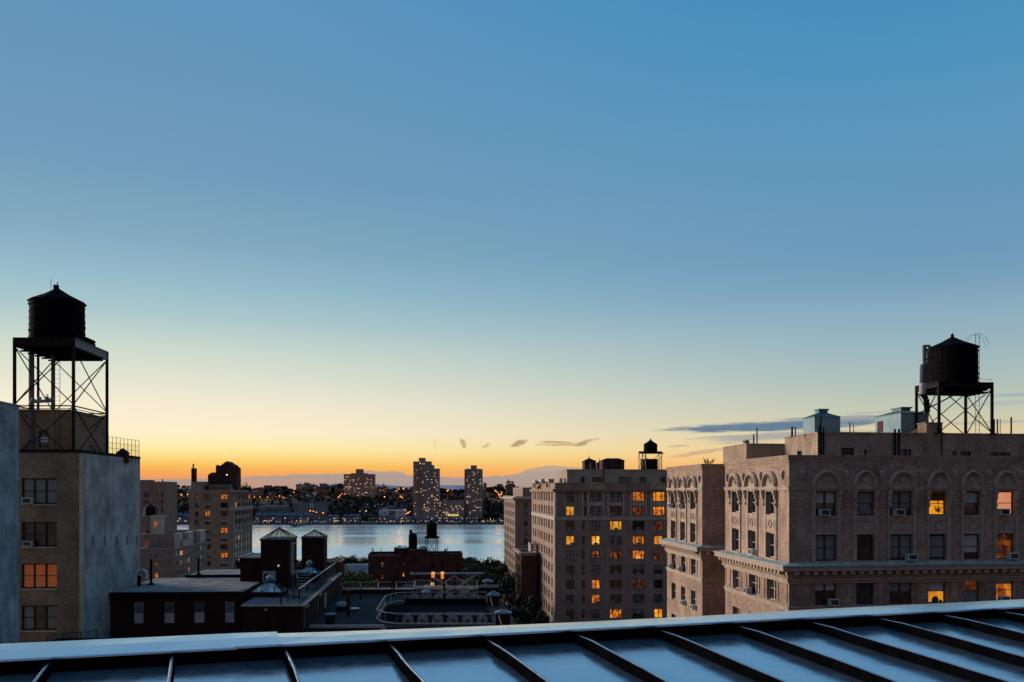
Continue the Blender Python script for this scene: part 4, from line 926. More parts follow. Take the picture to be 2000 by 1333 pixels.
def gable(mb,a,b,d,zt):
    m=(a+b)/2; mb.quad((a.x,a.y,zt),(b.x,b.y,zt),(m.x,m.y,zt+2.6)); e=a+d; g=b+d; m2=m+d
    mb.quad((e.x,e.y,zt),(m2.x,m2.y,zt+2.6),(g.x,g.y,zt)); mb.quad((a.x,a.y,zt),(m.x,m.y,zt+2.6),(m2.x,m2.y,zt+2.6),(e.x,e.y,zt)); mb.quad((b.x,b.y,zt),(g.x,g.y,zt),(m2.x,m2.y,zt+2.6),(m.x,m.y,zt+2.6))
    for q in (a,b): mb.lathe((q.x,q.y+0.6,zt-2.2),[(0.85,0),(0.85,2.6),(0.6,3.2),(0,3.4)],8)
zt2=zat(946.5,337)
roof_box(R,424.5,460.5,341,914,zt2-1,9,'gabled_roof_house','brick_red',gable)
roof_box(R,406,424,342,928,zt2-1,7,'roof_house','brick_red',lambda mb,a,b,d,zt: mb.hexa([tuple(a),tuple(b),tuple(b+d),tuple(a+d)],zt+0.01,zt+1.0,[tuple(a+Vector((1.2,1))),tuple(b+Vector((-.6,1))),tuple(b+d+Vector((-.6,-1))),tuple(a+d+Vector((1.2,-1)))]))
mb=MB(); G=Facade((xat(432,341),340.95),(xat(446,341),340.95)); pts=[G.w(G.L/2-G.L/2*math.cos(math.pi*i/10),zt2+3.4+2.6*math.sin(math.pi*i/10)) for i in range(11)]; mb.quad(*([G.w(0,zt2)]+pts+[G.w(G.L,zt2)])[::-1]); mb.build('arched_opening',MT['frame_dark'],R)
mb=MB(); mb.ob(G,G.u(442),G.u(444.4),0.02,0.1,zat(929,341),zat(926.8,341)); mb.build('lamp',glow('white_lamp',(255,220,190),2.0),R)
for i in range(9):
    c=W(457+4.0*i,955,345+1.3*i); c.z=zr3; tr=MB(); rr=random.Random(i); h=rr.uniform(1.6,3.2)
    for j in range(40): 
        p=Vector((rr.gauss(0,0.55),rr.gauss(0,0.55),abs(rr.gauss(h*0.6,h*0.25)))); s_=0.28; q=Vector((rr.uniform(-1,1),rr.uniform(-1,1),rr.uniform(-1,1))).normalized()*s_; q2=q.cross(Vector((rr.uniform(-1,1),1,rr.uniform(-1,1)))).normalized()*s_
        tr.quad(tuple(c+p+q),tuple(c+p+q2),tuple(c+p-q),tuple(c+p-q2))
    tr.tube(c,c+Vector((0,0,h*0.6)),0.08,5); tr.lathe(c,[(0.0,0),(0.45,0),(0.5,0.55),(0,0.55)],8)
    one('potted_shrub',tr,simple('shrub_leaves_%d'%i,(0.05,0.06,0.025),0.8) if i==0 else bpy.data.materials['shrub_leaves_0'],'dark potted shrub in the row on the roof terrace of the brown apartment tower','potted plant','shrubs on the brown tower terrace')
# further tan tower at far left
ta=block(325,385,326.5,54,941,18,'apartment_tower','tan brick tower behind the wooden roof tank, beside the concrete wall','brick_mid',depth=16)
for r in range(6):
    for a,b,kd in ((281,291,'double'),(306,308,'plain'),(315,318.5,'plain')):
        y=962.5+15*r; ta['FR'].addp(a,b,zat(y+9,385),zat(y,385),kd,'dark' if kd=='plain' else r5.choice(['grey','dark']))
raise_block(ta); place_windows(ta['FR'],ta['root'],'frame_dark',0.12,0.12)
roof_box(ta['root'],274,291,388,938,ta['zt']-0.5,8,'roof_house','brick_red'); mb=MB(); mb.tube(W(294.5,945,388),W(294.5,938,388),0.4,6); mb.tube(W(317.5,945,388),W(317.5,936,388),0.3,6); mb.build('vent_pipe',MT['iron'],ta['root'])
mb=MB(); mb.ob(ta['FR'],ta['FR'].u(297),ta['FR'].u(298.5),0,0.3,18,ta['zt']-0.3); mb.build('pilaster',MT['brick_brown'],ta['root'])
# stepped beige apartment house
D2=262
lo=block(341,D2,405,68,1071,18,'apartment_block','stepped beige apartment block between the concrete wall and the brown tower','brick_mid')
for y,st2 in ((1082,'grey'),(1100,'lit_d'),(1119,'lit_o')): lo['FR'].addp(302,309,zat(y+9.5,D2),zat(y,D2),'single',st2,frame='frame_pale')
for r in range(5):
    for a,b,kd in ((344,348.5,'double'),(351.5,358,'double'),(360,362.5,'single'),(364,366.8,'single'),(368,370.5,'single'),(383.5,385.5,'single'),(387,389,'single'),(391,396,'double'),(399,402.3,'double')):
        y=1079+18.8*r; st2=r5.choice(['dark','dark','grey','brown'])
        if (r==0 and a==351.5) or (r==1 and a in(368,)) or (r==2 and a==368): st2='lit_o'
        if r==1 and a==351.5: st2='lit_d'
        DS=lo['SI'].D(341); lo['SI'].addp(a,b,zat(y+9.5,D2),zat(y,D2),kd,st2,frame='frame_pale')
lo['wall']=MT['brick_mid']; raise_block(lo,0.15); place_windows(lo['FR'],lo['root'],'frame_pale',0.1,0.1); place_windows(lo['SI'],lo['root'],'frame_pale',0.1,0.1)
up=block(340.5,272,392,66,1043,lo['zt']-0.6,'',None,'brick_mid',root=lo['root'])
up['SI'].addp(361,363,zat(1063,272),zat(1055,272),'single','dark'); up['SI'].addp(365.5,367,zat(1063,272),zat(1055,272),'single','grey'); up['SI'].addp(384,386,zat(1066,272),zat(1056,272),'single','grey'); up['SI'].addp(388,390,zat(1066,272),zat(1056,272),'single','grey')
for a,b,s_ in ((279,289,'lit_d'),(296,301,'dark'),(305,312,'grey')): up['FR'].addp(a,b,zat(1069,272),zat(1057.5,272),'double',s_,frame='frame_pale')
raise_block(up,0.15,'upper_storey'); place_windows(up['FR'],lo['root'],'frame_pale',0.1,0.1); place_windows(up['SI'],lo['root'],'frame_pale',0.1,0.1)
mb=MB(); S=up['SI']; 
for u0,u1 in ((0.0,S.u(347)),(S.u(357.5),S.u(368)),(S.u(381.5),S.u(392))): mb=MB(); mb.ob(S,u0,u1,0,1.6,lo['zt']-0.6,up['zt']-0.02); mb.build('bay',MT['stone_tan'],lo['root'])
mb=MB(); S=lo['SI']
for u0,u1 in ((S.u(357),S.u(368.5)),): mb.ob(S,u0,u1,0,0.5,lo['zt']+0.05,up['zt']-2)
mb.build('balcony_front',MT['stone_tan'],lo['root'])
up2=block(316,281,316.4,40,1008,up['zt']-0.6,'',None,'brick_mid',root=lo['root'],depth=7)
raise_block(up2,0.1,'tank_house')
mb=MB(); c2=Vector((xat(296,279.6),279.6)); 
G=Facade((xat(296,280),280),(xat(316.5,280),280.0)); mb.ob(G,0,G.L,-2,0.6,up['zt']-0.5,zat(1007,280)); mb.build('stair_house',MT['stone_tan'],lo['root'])
mb=MB(); mb.ob(G,G.u(303.5),G.u(308),0.6,0.68,zat(1029,280),zat(1019.5,280)); mb.build('lit_window',MT['lit_o'],lo['root']); mb=MB(); mb.ob(G,G.u(285),G.u(291),0.0,0.1,zat(1043,280),zat(1037.5,280)); mb.build('dark_opening',MT['frame_dark'],lo['root'])
mb=MB(); wt2=thing('water_tank','small wooden roof tank with cone cap and pale pipe on the stepped beige block','water tank',(xat(293,278),278,zat(1008,278)))
cc=Vector((xat(293.5,283.5),283.5)); tank_parts(wt2,cc,msz(10.5,283.5),zat(1008.5,283.5)-0.1,zat(991,283.5),zat(985,283.5),5,'brick_dark')
mb=MB(); mb.path([W(283,1008,281.5),W(283,993,281.5),W(287,987,282)],0.3,6); mb.build('standpipe',MT['galv'],wt2)

# ------------------------------------------------------------------ dark brick house with a felt roof and four pale blinds
k=newmat('grey_felt_roof'); t=k.n('ShaderNodeTexBrick'); k.put(t.inputs['Vector'],k.map(k.geo,(1,1,1),(0,0,0),(0,0,0.088-1.5708))); t.offset=0.3; 
t.inputs['Scale'].default_value=1.0; t.inputs['Brick Width'].default_value=4.2; t.inputs['Row Height'].default_value=1.05; t.inputs['Mortar Size'].default_value=0.03
t.inputs['Color1'].default_value=(0.3,0.26,0.24,1); t.inputs['Color2'].default_value=(0.22,0.195,0.185,1); t.inputs['Mortar'].default_value=(0.06,0.055,0.055,1)
k.put(k.bsdf.inputs['Base Color'],k.mix(1.0,t.outputs[0],k.mr(k.noise(k.geo,0.8,4),0.3,0.7,0.75,1.2),'MULTIPLY')); k.bsdf.inputs['Roughness'].default_value=0.85; k.bsdf.inputs['Specular IOR Level'].default_value=0.05; MT['felt']=k.mat
a=Vector((xat(217,74.3),74.3)); b=Vector((xat(474,75.0),75.0)); DFa=Facade(a,b); zD=zat(1156,74.5)
db=thing('brick_house','low dark brick house with grey felt roof and pale window blinds, below the concrete wall','building',((a.x+b.x)/2,81,18))
for x0,x1 in ((259.5,281),(319,341.5),(377.5,400),(437.5,458.5)): DFa.addp(x0,x1,zat(1219.5,74.5),zat(1175,74.5),'single','grey',blind=(0.02,0.5,'blind'))
mb=MB(); DFa.wall(mb,18,zD-0.12,0.18); e=along(b,12); g=along(a,12)
for p,q in ((b,e),(e,g),(g,a)): mb.quad((p.x,p.y,18),(q.x,q.y,18),(q.x,q.y,zD-0.12),(p.x,p.y,zD-0.12))
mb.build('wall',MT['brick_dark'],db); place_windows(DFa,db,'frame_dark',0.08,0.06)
mb=MB(); ff=Vector((0,-0.2)); P=[a+ff,b+ff,e,g]; mb.hexa([tuple(p) for p in P],zD-0.14,zD); mb.build('roof',MT['felt'],db)
mb=MB(); mb.ob(DFa,0,DFa.L,0.2,0.34,zD-0.24,zD-0.03); mb.build('gutter',MT['iron'],db)
hoodm=simple('shiny_hood',(0.5,0.53,0.56),0.3,0.8); hv=thing('roof_ventilator','shiny curved metal ventilator hood at the foot of the concrete wall','ventilator',W(273,1138,79)); mb=MB()
p=W(271.5,1138.5,79); p.z=zD; mb.tube(p,(p.x,p.y,zat(1124,79)),0.16,8); mb.build('pipe',MT['black'],hv); pts=[(p.x+0.32-0.34*math.cos(math.pi*i/8),p.y,zat(1124,79)+0.42*math.sin(math.pi*i/8)) for i in range(9)]; mb=MB(); mb.path(pts,0.19,10); mb.build('hood',hoodm,hv); mb=MB(); mb.tube(pts[-1],(pts[-1][0],p.y,zat(1131,79)),0.2,10); mb.build('cowl',MT['white'],hv)
for px,D,y0,y1,lb_ in ((295,80,1093,1133,'tall thin black vent pipe standing left on the grey felt roof'),(387.5,86,1090,1124,'thin black vent pipe by the narrow back roof strip')):
    p=W(px,y1,D); p.z=zD if D<82 else zat(1122,87); mb=MB(); mb.tube(p,(p.x,p.y,zat(y0,D)),0.11,8); mb.lathe(p,[(0.32,0.0),(0.3,0.06),(0.14,0.2)],10); one('vent_pipe',mb,MT['black'],lb_,'pipe')
sl=block(478,87.0,479,112,1122.5,18,'brick_house','narrow dark roof strip with a pale back roof behind the felt roof','brick_dark',depth=6.5); sl['roofm']='felt'; sl['para']=0.02; raise_block(sl,cop='iron')

# ------------------------------------------------------------------ dark terrace house with skylight towers
zT=50.85; t0=Vector((xat(591,70),70)); t1=along(t0,27.5); tl=Vector((xat(474,70),70)); t3=along(tl,27.5)
te=thing('brick_house','dark brick house with a railed roof terrace and two glass-topped stair towers','building',((t0.x+tl.x)/2,83,18))
TF=Facade(tl,t0); TS=Facade(t0,t1)
TS.add(1.0,1.9,zT-2.0,zT-0.35,'plain','brown'); TS.add(9.0,10.2,zT-2.0,zT-0.5,'single','brown')
mb=MB(); TF.wall(mb,18,zT-0.12); TS.wall(mb,18,zT-0.12)
for p,q in ((t1,t3),(t3,tl)): mb.quad((p.x,p.y,18),(q.x,q.y,18),(q.x,q.y,zT-0.12),(p.x,p.y,zT-0.12))
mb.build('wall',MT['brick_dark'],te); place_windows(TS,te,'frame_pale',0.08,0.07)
mb=MB(); mb.hexa([tuple(TF.p(-0.15,0.15)),tuple(TF.p(TF.L+0.15,0.15)),tuple(TS.p(TS.L,0.15)),tuple(t3+Vector((-0.15,0)))],zT-0.12,zT); mb.build('terrace_deck',simple('terrace_paving',(0.11,0.1,0.11),0.8,var=0.3,scale=1.2,spec=0.05),te)
mb=MB(); mold(mb,[tuple(tl),tuple(t0),tuple(t1)],[(0.14,zT-0.1),(0.19,zT-0.1),(0.19,zT+0.035),(-0.05,zT+0.035),(-0.05,zT)]); mb.build('coping',MT['stone_light'],te)
for u in (0.9,9.0): mb=MB(); mb.ob(TS,u-0.1,u+1.3,0.0,0.25,zT-0.32,zT-0.24); mb.build('lintel',MT['stone_light'],te)
mb=MB(); mb.ob(TS,13.4,13.65,0.02,0.2,zT-3.0,zT-0.6); mb.build('downpipe',MT['white'],te)
mb=MB(); mb.ob(TF,TF.u(520.5)-0.1,TF.u(520.5)+0.1,0.02,0.16,zat(1192,70),zat(1189.5,70)); mb.build('wall_lamp',MT['white'],te)
mb=MB(); mb.tube(TF.w(TF.u(549),18,0.1),TF.w(TF.u(549),zat(1160,70),0.1),0.06,6); mb.tube(TF.w(TF.u(522),18,0.08),TF.w(TF.u(522),zT-0.2,0.08),0.05,6); mb.build('downpipe',MT['brick_dark'],te)
def glass_roof(root,pl,zw,zapex,glass,nb=5,eave=1.05,flat=0.06):
    m=sum((Vector(p) for p in pl),Vector((0,0)))/len(pl); ov=lambda k_: [tuple(m+(Vector(p)-m)*k_) for p in pl]
    mb=MB(); mb.hexa(ov(eave),zw+0.002,zw+0.14); mb.build('eaves',MT['frame_dark'],root)
    mb=MB(); mb.hexa(ov(eave*0.97),zw+0.14,zapex,ov(flat)); mb.build('glazing',MT[glass],root)
    mb=MB(); n=len(pl)
    for s_ in range(n):
        A0,A1=Vector(ov(eave*0.98)[s_]),Vector(ov(eave*0.98)[(s_+1)%n]); B0,B1=Vector(ov(flat)[s_]),Vector(ov(flat)[(s_+1)%n])
        for i in range(nb):
            k_=i/(nb-1); p=A0.lerp(A1,k_); q=B0.lerp(B1,k_); w_=0.05 if i in(0,nb-1) else 0.035; mb.bar((p.x,p.y,zw+0.16),(q.x,q.y,zapex+0.02),w_)
    mb.hexa(ov(flat*2.2),zapex-0.02,zapex+0.12,ov(flat*0.5)); mb.build('glazing_bars',MT['frame_dark'],root)
def stair_tower(pxl,pxr,D,dep,y_eave,y_apex,zb,parent,glass,nb):
    a=Vector((xat(pxl,D),D)); b=Vector((xat(pxr,D),D)); pl=[tuple(a),tuple(b),tuple(along(b,dep)),tuple(along(a,dep))]; zw=zat(y_eave,D)
    mb=MB(); mb.hexa(pl,zb,zw); o=mb.build('stair_tower',MT['brick_dark'],parent)
    return pl,zw,a,b
pl,zw,sa,sb_=stair_tower(509,564.5,82,4.6,1056.5,1031,zT,te,None,5)
glass_roof(te,pl,zw,zat(1032.5,84.3),'skylight_warm',5)
S1_=Facade(sb_,along(sb_,4.6)); mb=MB(); mb.ob(S1_,0.9,2.4,0.0,0.06,zT+1.1,zat(1065,82.5)); mb.build('door',simple('grey_door',(0.2,0.17,0.16),0.6),te); mb=MB(); mb.ob(S1_,0.8,2.5,0.0,0.2,zat(1065,82.5)+0.02,zat(1065,82.5)+0.14); mb.build('door_hood',MT['stone_light'],te)
S1f=Facade(sa,sb_); mb=MB(); mb.ob(S1f,S1f.u(543),S1f.u(545.4),0.0,0.15,zat(1107,82),zat(1103.5,82)); mb.build('wall_lamp',glow('cool_lamp',(200,200,215),0.8),te)
mb=MB(); mb.ob(S1f,S1f.u(514),S1f.u(539),0.01,0.14,zat(1138,82),zat(1115.5,82)); mb.build('white_panel',simple('grey_white_board',(0.3,0.3,0.32),0.7,var=0.12),te); mb=MB(); mb.ob(S1f,S1f.u(516.5),S1f.u(529.5),0.141,0.16,zat(1133,82),zat(1120.5,82)); mb.build('panel_opening',MT['brick_red'],te)
pl2,zw2,sc_a,sc_b=stair_tower(589,632.5,95,3.0,1052.5,1036,zT,te,None,5)
glass_roof(te,pl2,zw2,zat(1036.5,96.5),'skylight_warm',5)
lw=Vector((xat(469,83),83)); rw=Vector((xat(509.5,83),83)); mb=MB(); zl=zat(1091.5,83); plw=[tuple(lw),tuple(rw),tuple(along(rw,6.2)),tuple(along(lw,6.2))]; mb.hexa(plw,18,zl); mb.build('rear_wing',MT['brick_dark'],te)
mb=MB(); mb.hexa([tuple(Vector(p)+Vector((-0.12 if i in(0,3) else -0.01,-0.12 if i<2 else 0.1))) for i,p in enumerate(plw)],zl+0.001,zl+0.1); mb.build('wing_roof',simple('wing_roofing',(0.1,0.09,0.09),0.7),te)
mb=MB(); LWF=Facade(along(lw,6.3),lw); mb.ob(LWF,0,LWF.L+0.1,0.0,0.2,zl+0.101,zl+0.17); mb.build('wing_coping',MT['stone_light'],te)
def lantern_roof(x0,x1,D,dep,zb,yw,ya,label):
    a=Vector((xat(x0,D),D)); b=Vector((xat(x1,D),D)); pl=[tuple(a),tuple(b),tuple(along(b,dep)),tuple(along(a,dep))]; zw=zat(yw,D)
    r=thing('skylight',label,'skylight',((a.x+b.x)/2,D+dep/2,zb)); mb=MB(); m=sum((Vector(p) for p in pl),Vector((0,0)))/4; mb.hexa([tuple(m+(Vector(p)-m)*0.96) for p in pl],zb,zw); mb.build('kerb',MT['brick_dark'],r)
    glass_roof(r,pl,zw,zat(ya,D+dep/2),'skylight',9,1.0,0.1)
    m3=Vector((m.x,m.y,zat(ya,D+dep/2))); mb=MB(); mb.lathe(m3,[(0.3,0.0),(0.34,0.22),(0.42,0.24),(0.1,0.5),(0,0.52)],10); mb.build('vent_cap',MT['galv'],r)
lantern_roof(490,553,75.3,2.7,zT,1160,1134,'large pyramid glass skylight with a capped vent, at the front of the dark terrace')
lantern_roof(581,622,87,2.6,zT,1122.5,1104,'smaller pyramid glass skylight behind the terrace stairs')
# terrace stair and landing
sr=thing('roof_stair','short steel stair with open treads up to a landing beside the larger glass-topped tower','stairs',W(588,1150,80))
x0_,x1_=xat(578,79.5),xat(601,79.5); zl=zat(1118,81); mb=MB(); mb.box(xat(570,81.5),xat(603,81.5),81.2,83.4,zl-0.12,zl); mb.build('landing',MT['steel_grey'],sr)
for i in range(6):
    y=78.6+0.44*i; z=zT+ (zl-zT)*(i+1)/7; mb=MB(); mb.box(x0_,x1_,y,y+0.3,z-0.05,z); mb.build('tread',MT['steel_grey'],sr)
for x in (x0_-0.05,x1_+0.05):
    mb=MB(); mb.bar((x,78.5,zT),(x,81.3,zl-0.1),0.09); mb.build('stringer',MT['iron'],sr); mb=MB(); mb.tube((x,78.5,zT),(x,78.5,zT+1.1),0.03,5); mb.tube((x,81.3,zl),(x,81.3,zl+1.0),0.03,5); mb.tube((x,78.5,zT+1.1),(x,81.3,zl+1.0),0.03,5); mb.build('handrail',MT['iron'],sr)
mb=MB(); mb.tube((xat(571,81.5),81.25,zl+0.98),(xat(603,81.5),81.25,zl+0.98),0.025,5); mb.build('handrail',MT['iron'],sr)
# terrace railings
def railing(pts,z,h,n_per,label,name='railing',mat='iron',pick=0.12,r=0.022,cat='railing',group=None):
    root=thing(name,label,cat,(pts[0][0],pts[0][1],z),group)
    mb=MB()
    for p,q in zip(pts,pts[1:]):
        for hh in (h,0.12): mb.tube((p[0],p[1],z+hh),(q[0],q[1],z+hh),r,5)
    mb.build('rail',MT[mat],root)
    for p,q in zip(pts,pts[1:]):
        L=(Vector(q)-Vector(p)).length; n=max(1,round(L/n_per))
        for i in range(n+(1 if q is pts[-1] else 0)):
            c=Vector(p).lerp(Vector(q),i/n); mb=MB(); mb.tube((c.x,c.y,z),(c.x,c.y,z+h),r*1.3,6); mb.lathe((c.x,c.y,z),[(r*3.5,0),(r*3.5,0.03),(r,0.05)],8); mb.build('post',MT[mat],root)
        if pick:
            mb=MB(); n=int(L/pick)
            for i in range(n):
                c=Vector(p).lerp(Vector(q),(i+0.5)/n); mb.tube((c.x,c.y,z+0.12),(c.x,c.y,z+h),r*0.5,4,cap=False)
            mb.build('baluster',MT[mat],root)['kind']='stuff'
    return root
ra=along(t0,1.0)+Vector((-0.45,0)); rb=along(t0,27)+Vector((-0.45,0))
root=railing([tuple(ra),tuple(rb)],zT+0.001,1.15,1.9,'long black railing running back along the edge of the dark roof terrace',pick=None)
mb=MB(); mb.hexa([tuple(ra+Vector((-0.06,0))),tuple(ra+Vector((0.06,0))),tuple(rb+Vector((0.06,0))),tuple(rb+Vector((-0.06,0)))],zT+1.16,zT+1.22); mb.build('top_rail',MT['bronze'],root)
mb=MB(); mb.quad((ra.x,ra.y+6,zT+0.3),(rb.x,rb.y,zT+0.3),(rb.x,rb.y,zT+1.1),(ra.x,ra.y+6,zT+1.1)); mb.build('screen',simple('dark_mesh_screen',(0.012,0.01,0.01),0.8),root)
railing([tuple(along(tl,4.6)+Vector((0.6,0))),tuple(along(tl,4.6)+Vector((3.9,0)))],zT+0.002,0.95,1.2,'black railing in front of the large pyramid skylight')
railing([tuple(along(tl,2.0)+Vector((3.3,0))),tuple(along(tl,4.4)+Vector((3.9,0.1)))],zT+0.002,1.3,1.2,'short black railing returning beside the pyramid skylight',pick=0.2)
mb=MB(); p=W(548.5,1160,72.5); p.z=zT; mb.tube(p,(p.x,p.y,zat(1140,72.5)),0.05,6); mb.lathe(p,[(0.16,0),(0.16,0.03),(0.05,0.06)],8); one('railing_post',mb,MT['iron'],'black post standing alone at the front of the dark roof terrace','post')
# fire-escape landing at the foot of the concrete wall
fe=railing([(xat(90,64),64),(xat(190,66.5),66.5)],zat(1259,65),0.8,1.1,'black iron walkway railing at the foot of the left brick building',pick=0.15)
mb=MB(); mb.box(xat(60,64),xat(195,66),63.9,68.0,zat(1262,65)-0.1,zat(1259.5,65)); mb.build('walkway',MT['iron'],fe)
mb=MB(); mb.tube((xat(191,66.4),66.4,zat(1238,66)),(xat(214,71),71,zat(1215,71)),0.03,5); mb.build('handrail',MT['steel_grey'],fe)

# ------------------------------------------------------------------ flat tar roof with the ornate terrace
zF=48.8; a=Vector((t0.x+0.01,71.2)); 
fr_=thing('flat_roof_building','dark building with flat tar roof and ornate round terrace, before the red brick block','building',(-9,83,18))
xr=xat(1012,80); mb=MB(); plf=[(t0.x+0.03,70.8),(xr,72.4),(xr-2.4,97.0),(t1.x+0.03,96.5)]; mb.hexa(plf,18,zF-0.02,cap=False); mb.build('wall',MT['brick_dark'],fr_)
mb=MB(); mb.quad(*[(x,y,zF) for x,y in plf]); mb.build('roof',MT['tar'],fr_)
mb=MB(); mb.box(t0.x+0.2,xat(752,72),71.3,71.65,zF,zF+0.22); mb.build('parapet',MT['stone_light'],fr_); mb=MB(); pz=W(752,1222,71.7); mb.bar((pz.x,71.5,zF+0.1),(pz.x-0.5,70.9,zF-1.2),0.25); mb.build('parapet_return',MT['stone_light'],fr_)
mb=MB(); zbk=zat(1153,95); mb.box(xat(667,95),xat(1000,95),95.2,95.6,zF,zbk); mb.build('back_wall',MT['brick_dark'],fr_); mb=MB(); mb.box(xat(667,95),xat(810,95),95.1,95.7,zbk+0.002,zbk+0.14); mb.build('back_coping',MT['stone_light'],fr_)
mb=MB(); mb.box(xat(809,95),xat(935,95),95.1,95.7,zbk+0.002,zbk+0.3); mb.build('back_coping',MT['stone_light'],fr_)
br=railing([(xat(668,95),95.4),(xat(808,95),95.4)],zbk+0.15,msz(14,95)-0.1,2.0,'pale topped railing on the back wall of the flat tar roof',mat='bronze',pick=0)
br2=railing([(xat(810,95),95.4),(xat(932,95),95.4)],zbk+0.31,msz(13,95),1.6,'slatted railing around the blue seating at the back of the flat roof',mat='bronze',pick=0.18)
mb=MB(); p=W(680,1208,78); mb.box(p.x-0.14,p.x+0.14,77.8,78.1,zF,zat(1155,78)); mb.box(p.x+0.141,p.x+0.2,77.8,78.1,zF,zat(1155,78)); mb.box(p.x-0.2,p.x+0.26,77.74,78.16,zat(1155,78)+0.002,zat(1153.5,78)+0.02); one('brick_post',mb,MT['brick_red'],'square dark brick post standing on the flat tar roof','post')
mb=MB(); p=W(704,1176,90); mb.tube((p.x,p.y,zF),(p.x,p.y,zat(1150,90)),0.07,6); one('vent_pipe',mb,MT['iron'],'thin black pipe on the flat roof right of the brick post','pipe')
mb=MB(); p=W(769.5,1160,93); mb.tube((p.x,p.y,zF),(p.x,p.y,zat(1104,93)),0.1,8); one('vent_pipe',mb,MT['iron'],'tall black pipe rising in front of the red brick block','pipe')
mb=MB(); p=W(765,1160,93); mb.tube((p.x,p.y,zF),(p.x,p.y,zat(1132,93)),0.07,8); one('vent_pipe',mb,MT['iron'],'shorter black pipe beside the tall black pipe','pipe')
bn=thing('refuse_bin','blue topped refuse bin on the dark flat roof by the terrace wall','bin',W(645,1226,72.6)); p=W(645,1226,72.6); p.z=zF; bn.location=p; BASE[bn.name]=p
w=msz(9.5,72.6); mb=MB(); mb.hexa([(p.x-w*0.85,p.y-0.3),(p.x+w*0.85,p.y-0.3),(p.x+w*0.85,p.y+0.35),(p.x-w*0.85,p.y+0.35)],zF,zF+0.85,[(p.x-w,p.y-0.36),(p.x+w,p.y-0.36),(p.x+w,p.y+0.4),(p.x-w,p.y+0.4)]); mb.build('body',simple('black_plastic',(0.012,0.012,0.014),0.5),bn)
mb=MB(); mb.hexa([(p.x-w*1.04,p.y-0.42),(p.x+w*1.04,p.y-0.42),(p.x+w*1.04,p.y+0.44),(p.x-w*1.04,p.y+0.44)],zF+0.855,zF+1.0,[(p.x-w,p.y-0.36),(p.x+w,p.y-0.36),(p.x+w,p.y+0.4),(p.x-w,p.y+0.4)]); mb.build('lid',MT['blue_plastic'],bn)
hd=thing('roof_hood','pale curved hood of a ventilator beside the brick post','ventilator',W(667,1178,82)); q=W(667,1178,82); q.z=zF; hd.location=q; BASE[hd.name]=q
mb=MB(); mb.lathe(q,[(0.5,0),(0.5,0.4),(0.0,0.4)],12); mb.build('base',MT['iron'],hd); mb=MB(); mb.lathe(q,[(0.6,0.41),(0.56,0.6),(0.35,0.78),(0,0.84)],14); mb.build('cap',MT['galv'],hd)
mb=MB(); q=W(692,1176,82); q.z=zF; mb.lathe(q,[(0.1,0),(0.1,0.12),(0.5,0.13),(0.5,0.2),(0,0.2)],14); one('vent_disc',mb,MT['white'],'flat white round vent cap right of the brick post','vent')
# ornate railings of the round terrace
bz=MT['bronze']
def ornate(pts_px,D0,med,zb,label,h=0.95,r=0.03,mr_=0.42):
    pts=[W(px,960,D) for px,D in pts_px]; root=thing('ornate_railing',label,'railing',(pts[0].x,pts[0].y,zb))
    for nm,hh,rr in (('top_rail',h,0.035),('bottom_rail',0.1,0.05)):
        mb=MB(); mb.path([(p.x,p.y,zb+hh) for p in pts],rr,6); mb.build(nm,bz,root)
    for p,q in zip(pts,pts[1:]):
        L=(q-p).length; n=max(1,round(L/1.15))
        for i in range(n+1):
            c=p.lerp(q,i/n); mb=MB(); mb.tube((c.x,c.y,zb),(c.x,c.y,zb+h),0.022,5); mb.build('post',bz,root)
    for px,D in med:
        c=W(px,960,D); mb=MB()
        for rad in (1.0,0.78,0.56,0.34):
            pp=[(c.x+mr_*rad*math.cos(t),c.y,zb+0.42+mr_*rad*math.sin(t)) for t in [math.pi*(-0.12+1.24*i/12) for i in range(13)]]; mb.path(pp,0.028,4)
        for s_ in (-1,1):
            pp=[(c.x+s_*(mr_*0.95+0.09*math.cos(t)),c.y,zb+0.22+0.09*math.sin(t)) for t in [2*math.pi*i/8 for i in range(9)]]; mb.path(pp,0.024,4)
            mb.tube((c.x+s_*mr_*1.3,c.y,zb+0.12),(c.x+s_*mr_*0.3,c.y,zb+0.3),0.024,4)
        mb.tube((c.x-mr_*0.8,c.y,zb+0.16),(c.x+mr_*0.8,c.y,zb+0.16),0.03,4)
        mb.build('medallion',bz,root)
    return root
near=[(735.5,75.5),(752,73.6),(775,72.9),(800,72.7),(966,72.7)]; far=[(753,85.5),(775,87.8),(808,88.4),(950,88.4)]
ornate(near,72.7,[(797,72.7),(826,72.7),(855,72.7),(884.5,72.7),(913,72.7),(942,72.7)],zF+0.03,'near ornate metal railing with round scroll medallions on the flat roof terrace',0.93)
ornate(far,88.4,[(809,88.4),(834,88.4),(857,88.4),(880.5,88.4),(905,88.4),(928,88.4)],zF+0.03,'far ornate metal railing with round scroll medallions across the terrace',0.93,mr_=0.4)
ornate([(735.5,75.5),(753,85.5)],80,[],zF+0.03,'short side railing joining the two ornate terrace railings on the left',0.93)
mb=MB(); q=[W(px,960,D) for px,D in ((740,75.6),(800,73.4),(962,73.4),(948,87.6),(812,87.6),(757,84.8))]; mb.hexa([(p.x,p.y) for p in q],zF+0.006,zF+0.03); mb.build('terrace_floor',simple('dark_terrace_floor',(0.012,0.012,0.015),0.95,spec=0.0),fr_)
mb=MB(); q=[W(px,960,D) for px,D in ((778,78.0),(948,78.0),(945,80.6),(800,80.6))]; mb.hexa([(p.x,p.y) for p in q],zF+0.034,zF+0.05); mb.build('walkway',simple('grey_walkway',(0.05,0.055,0.065),0.9,var=0.3,spec=0.0),fr_)
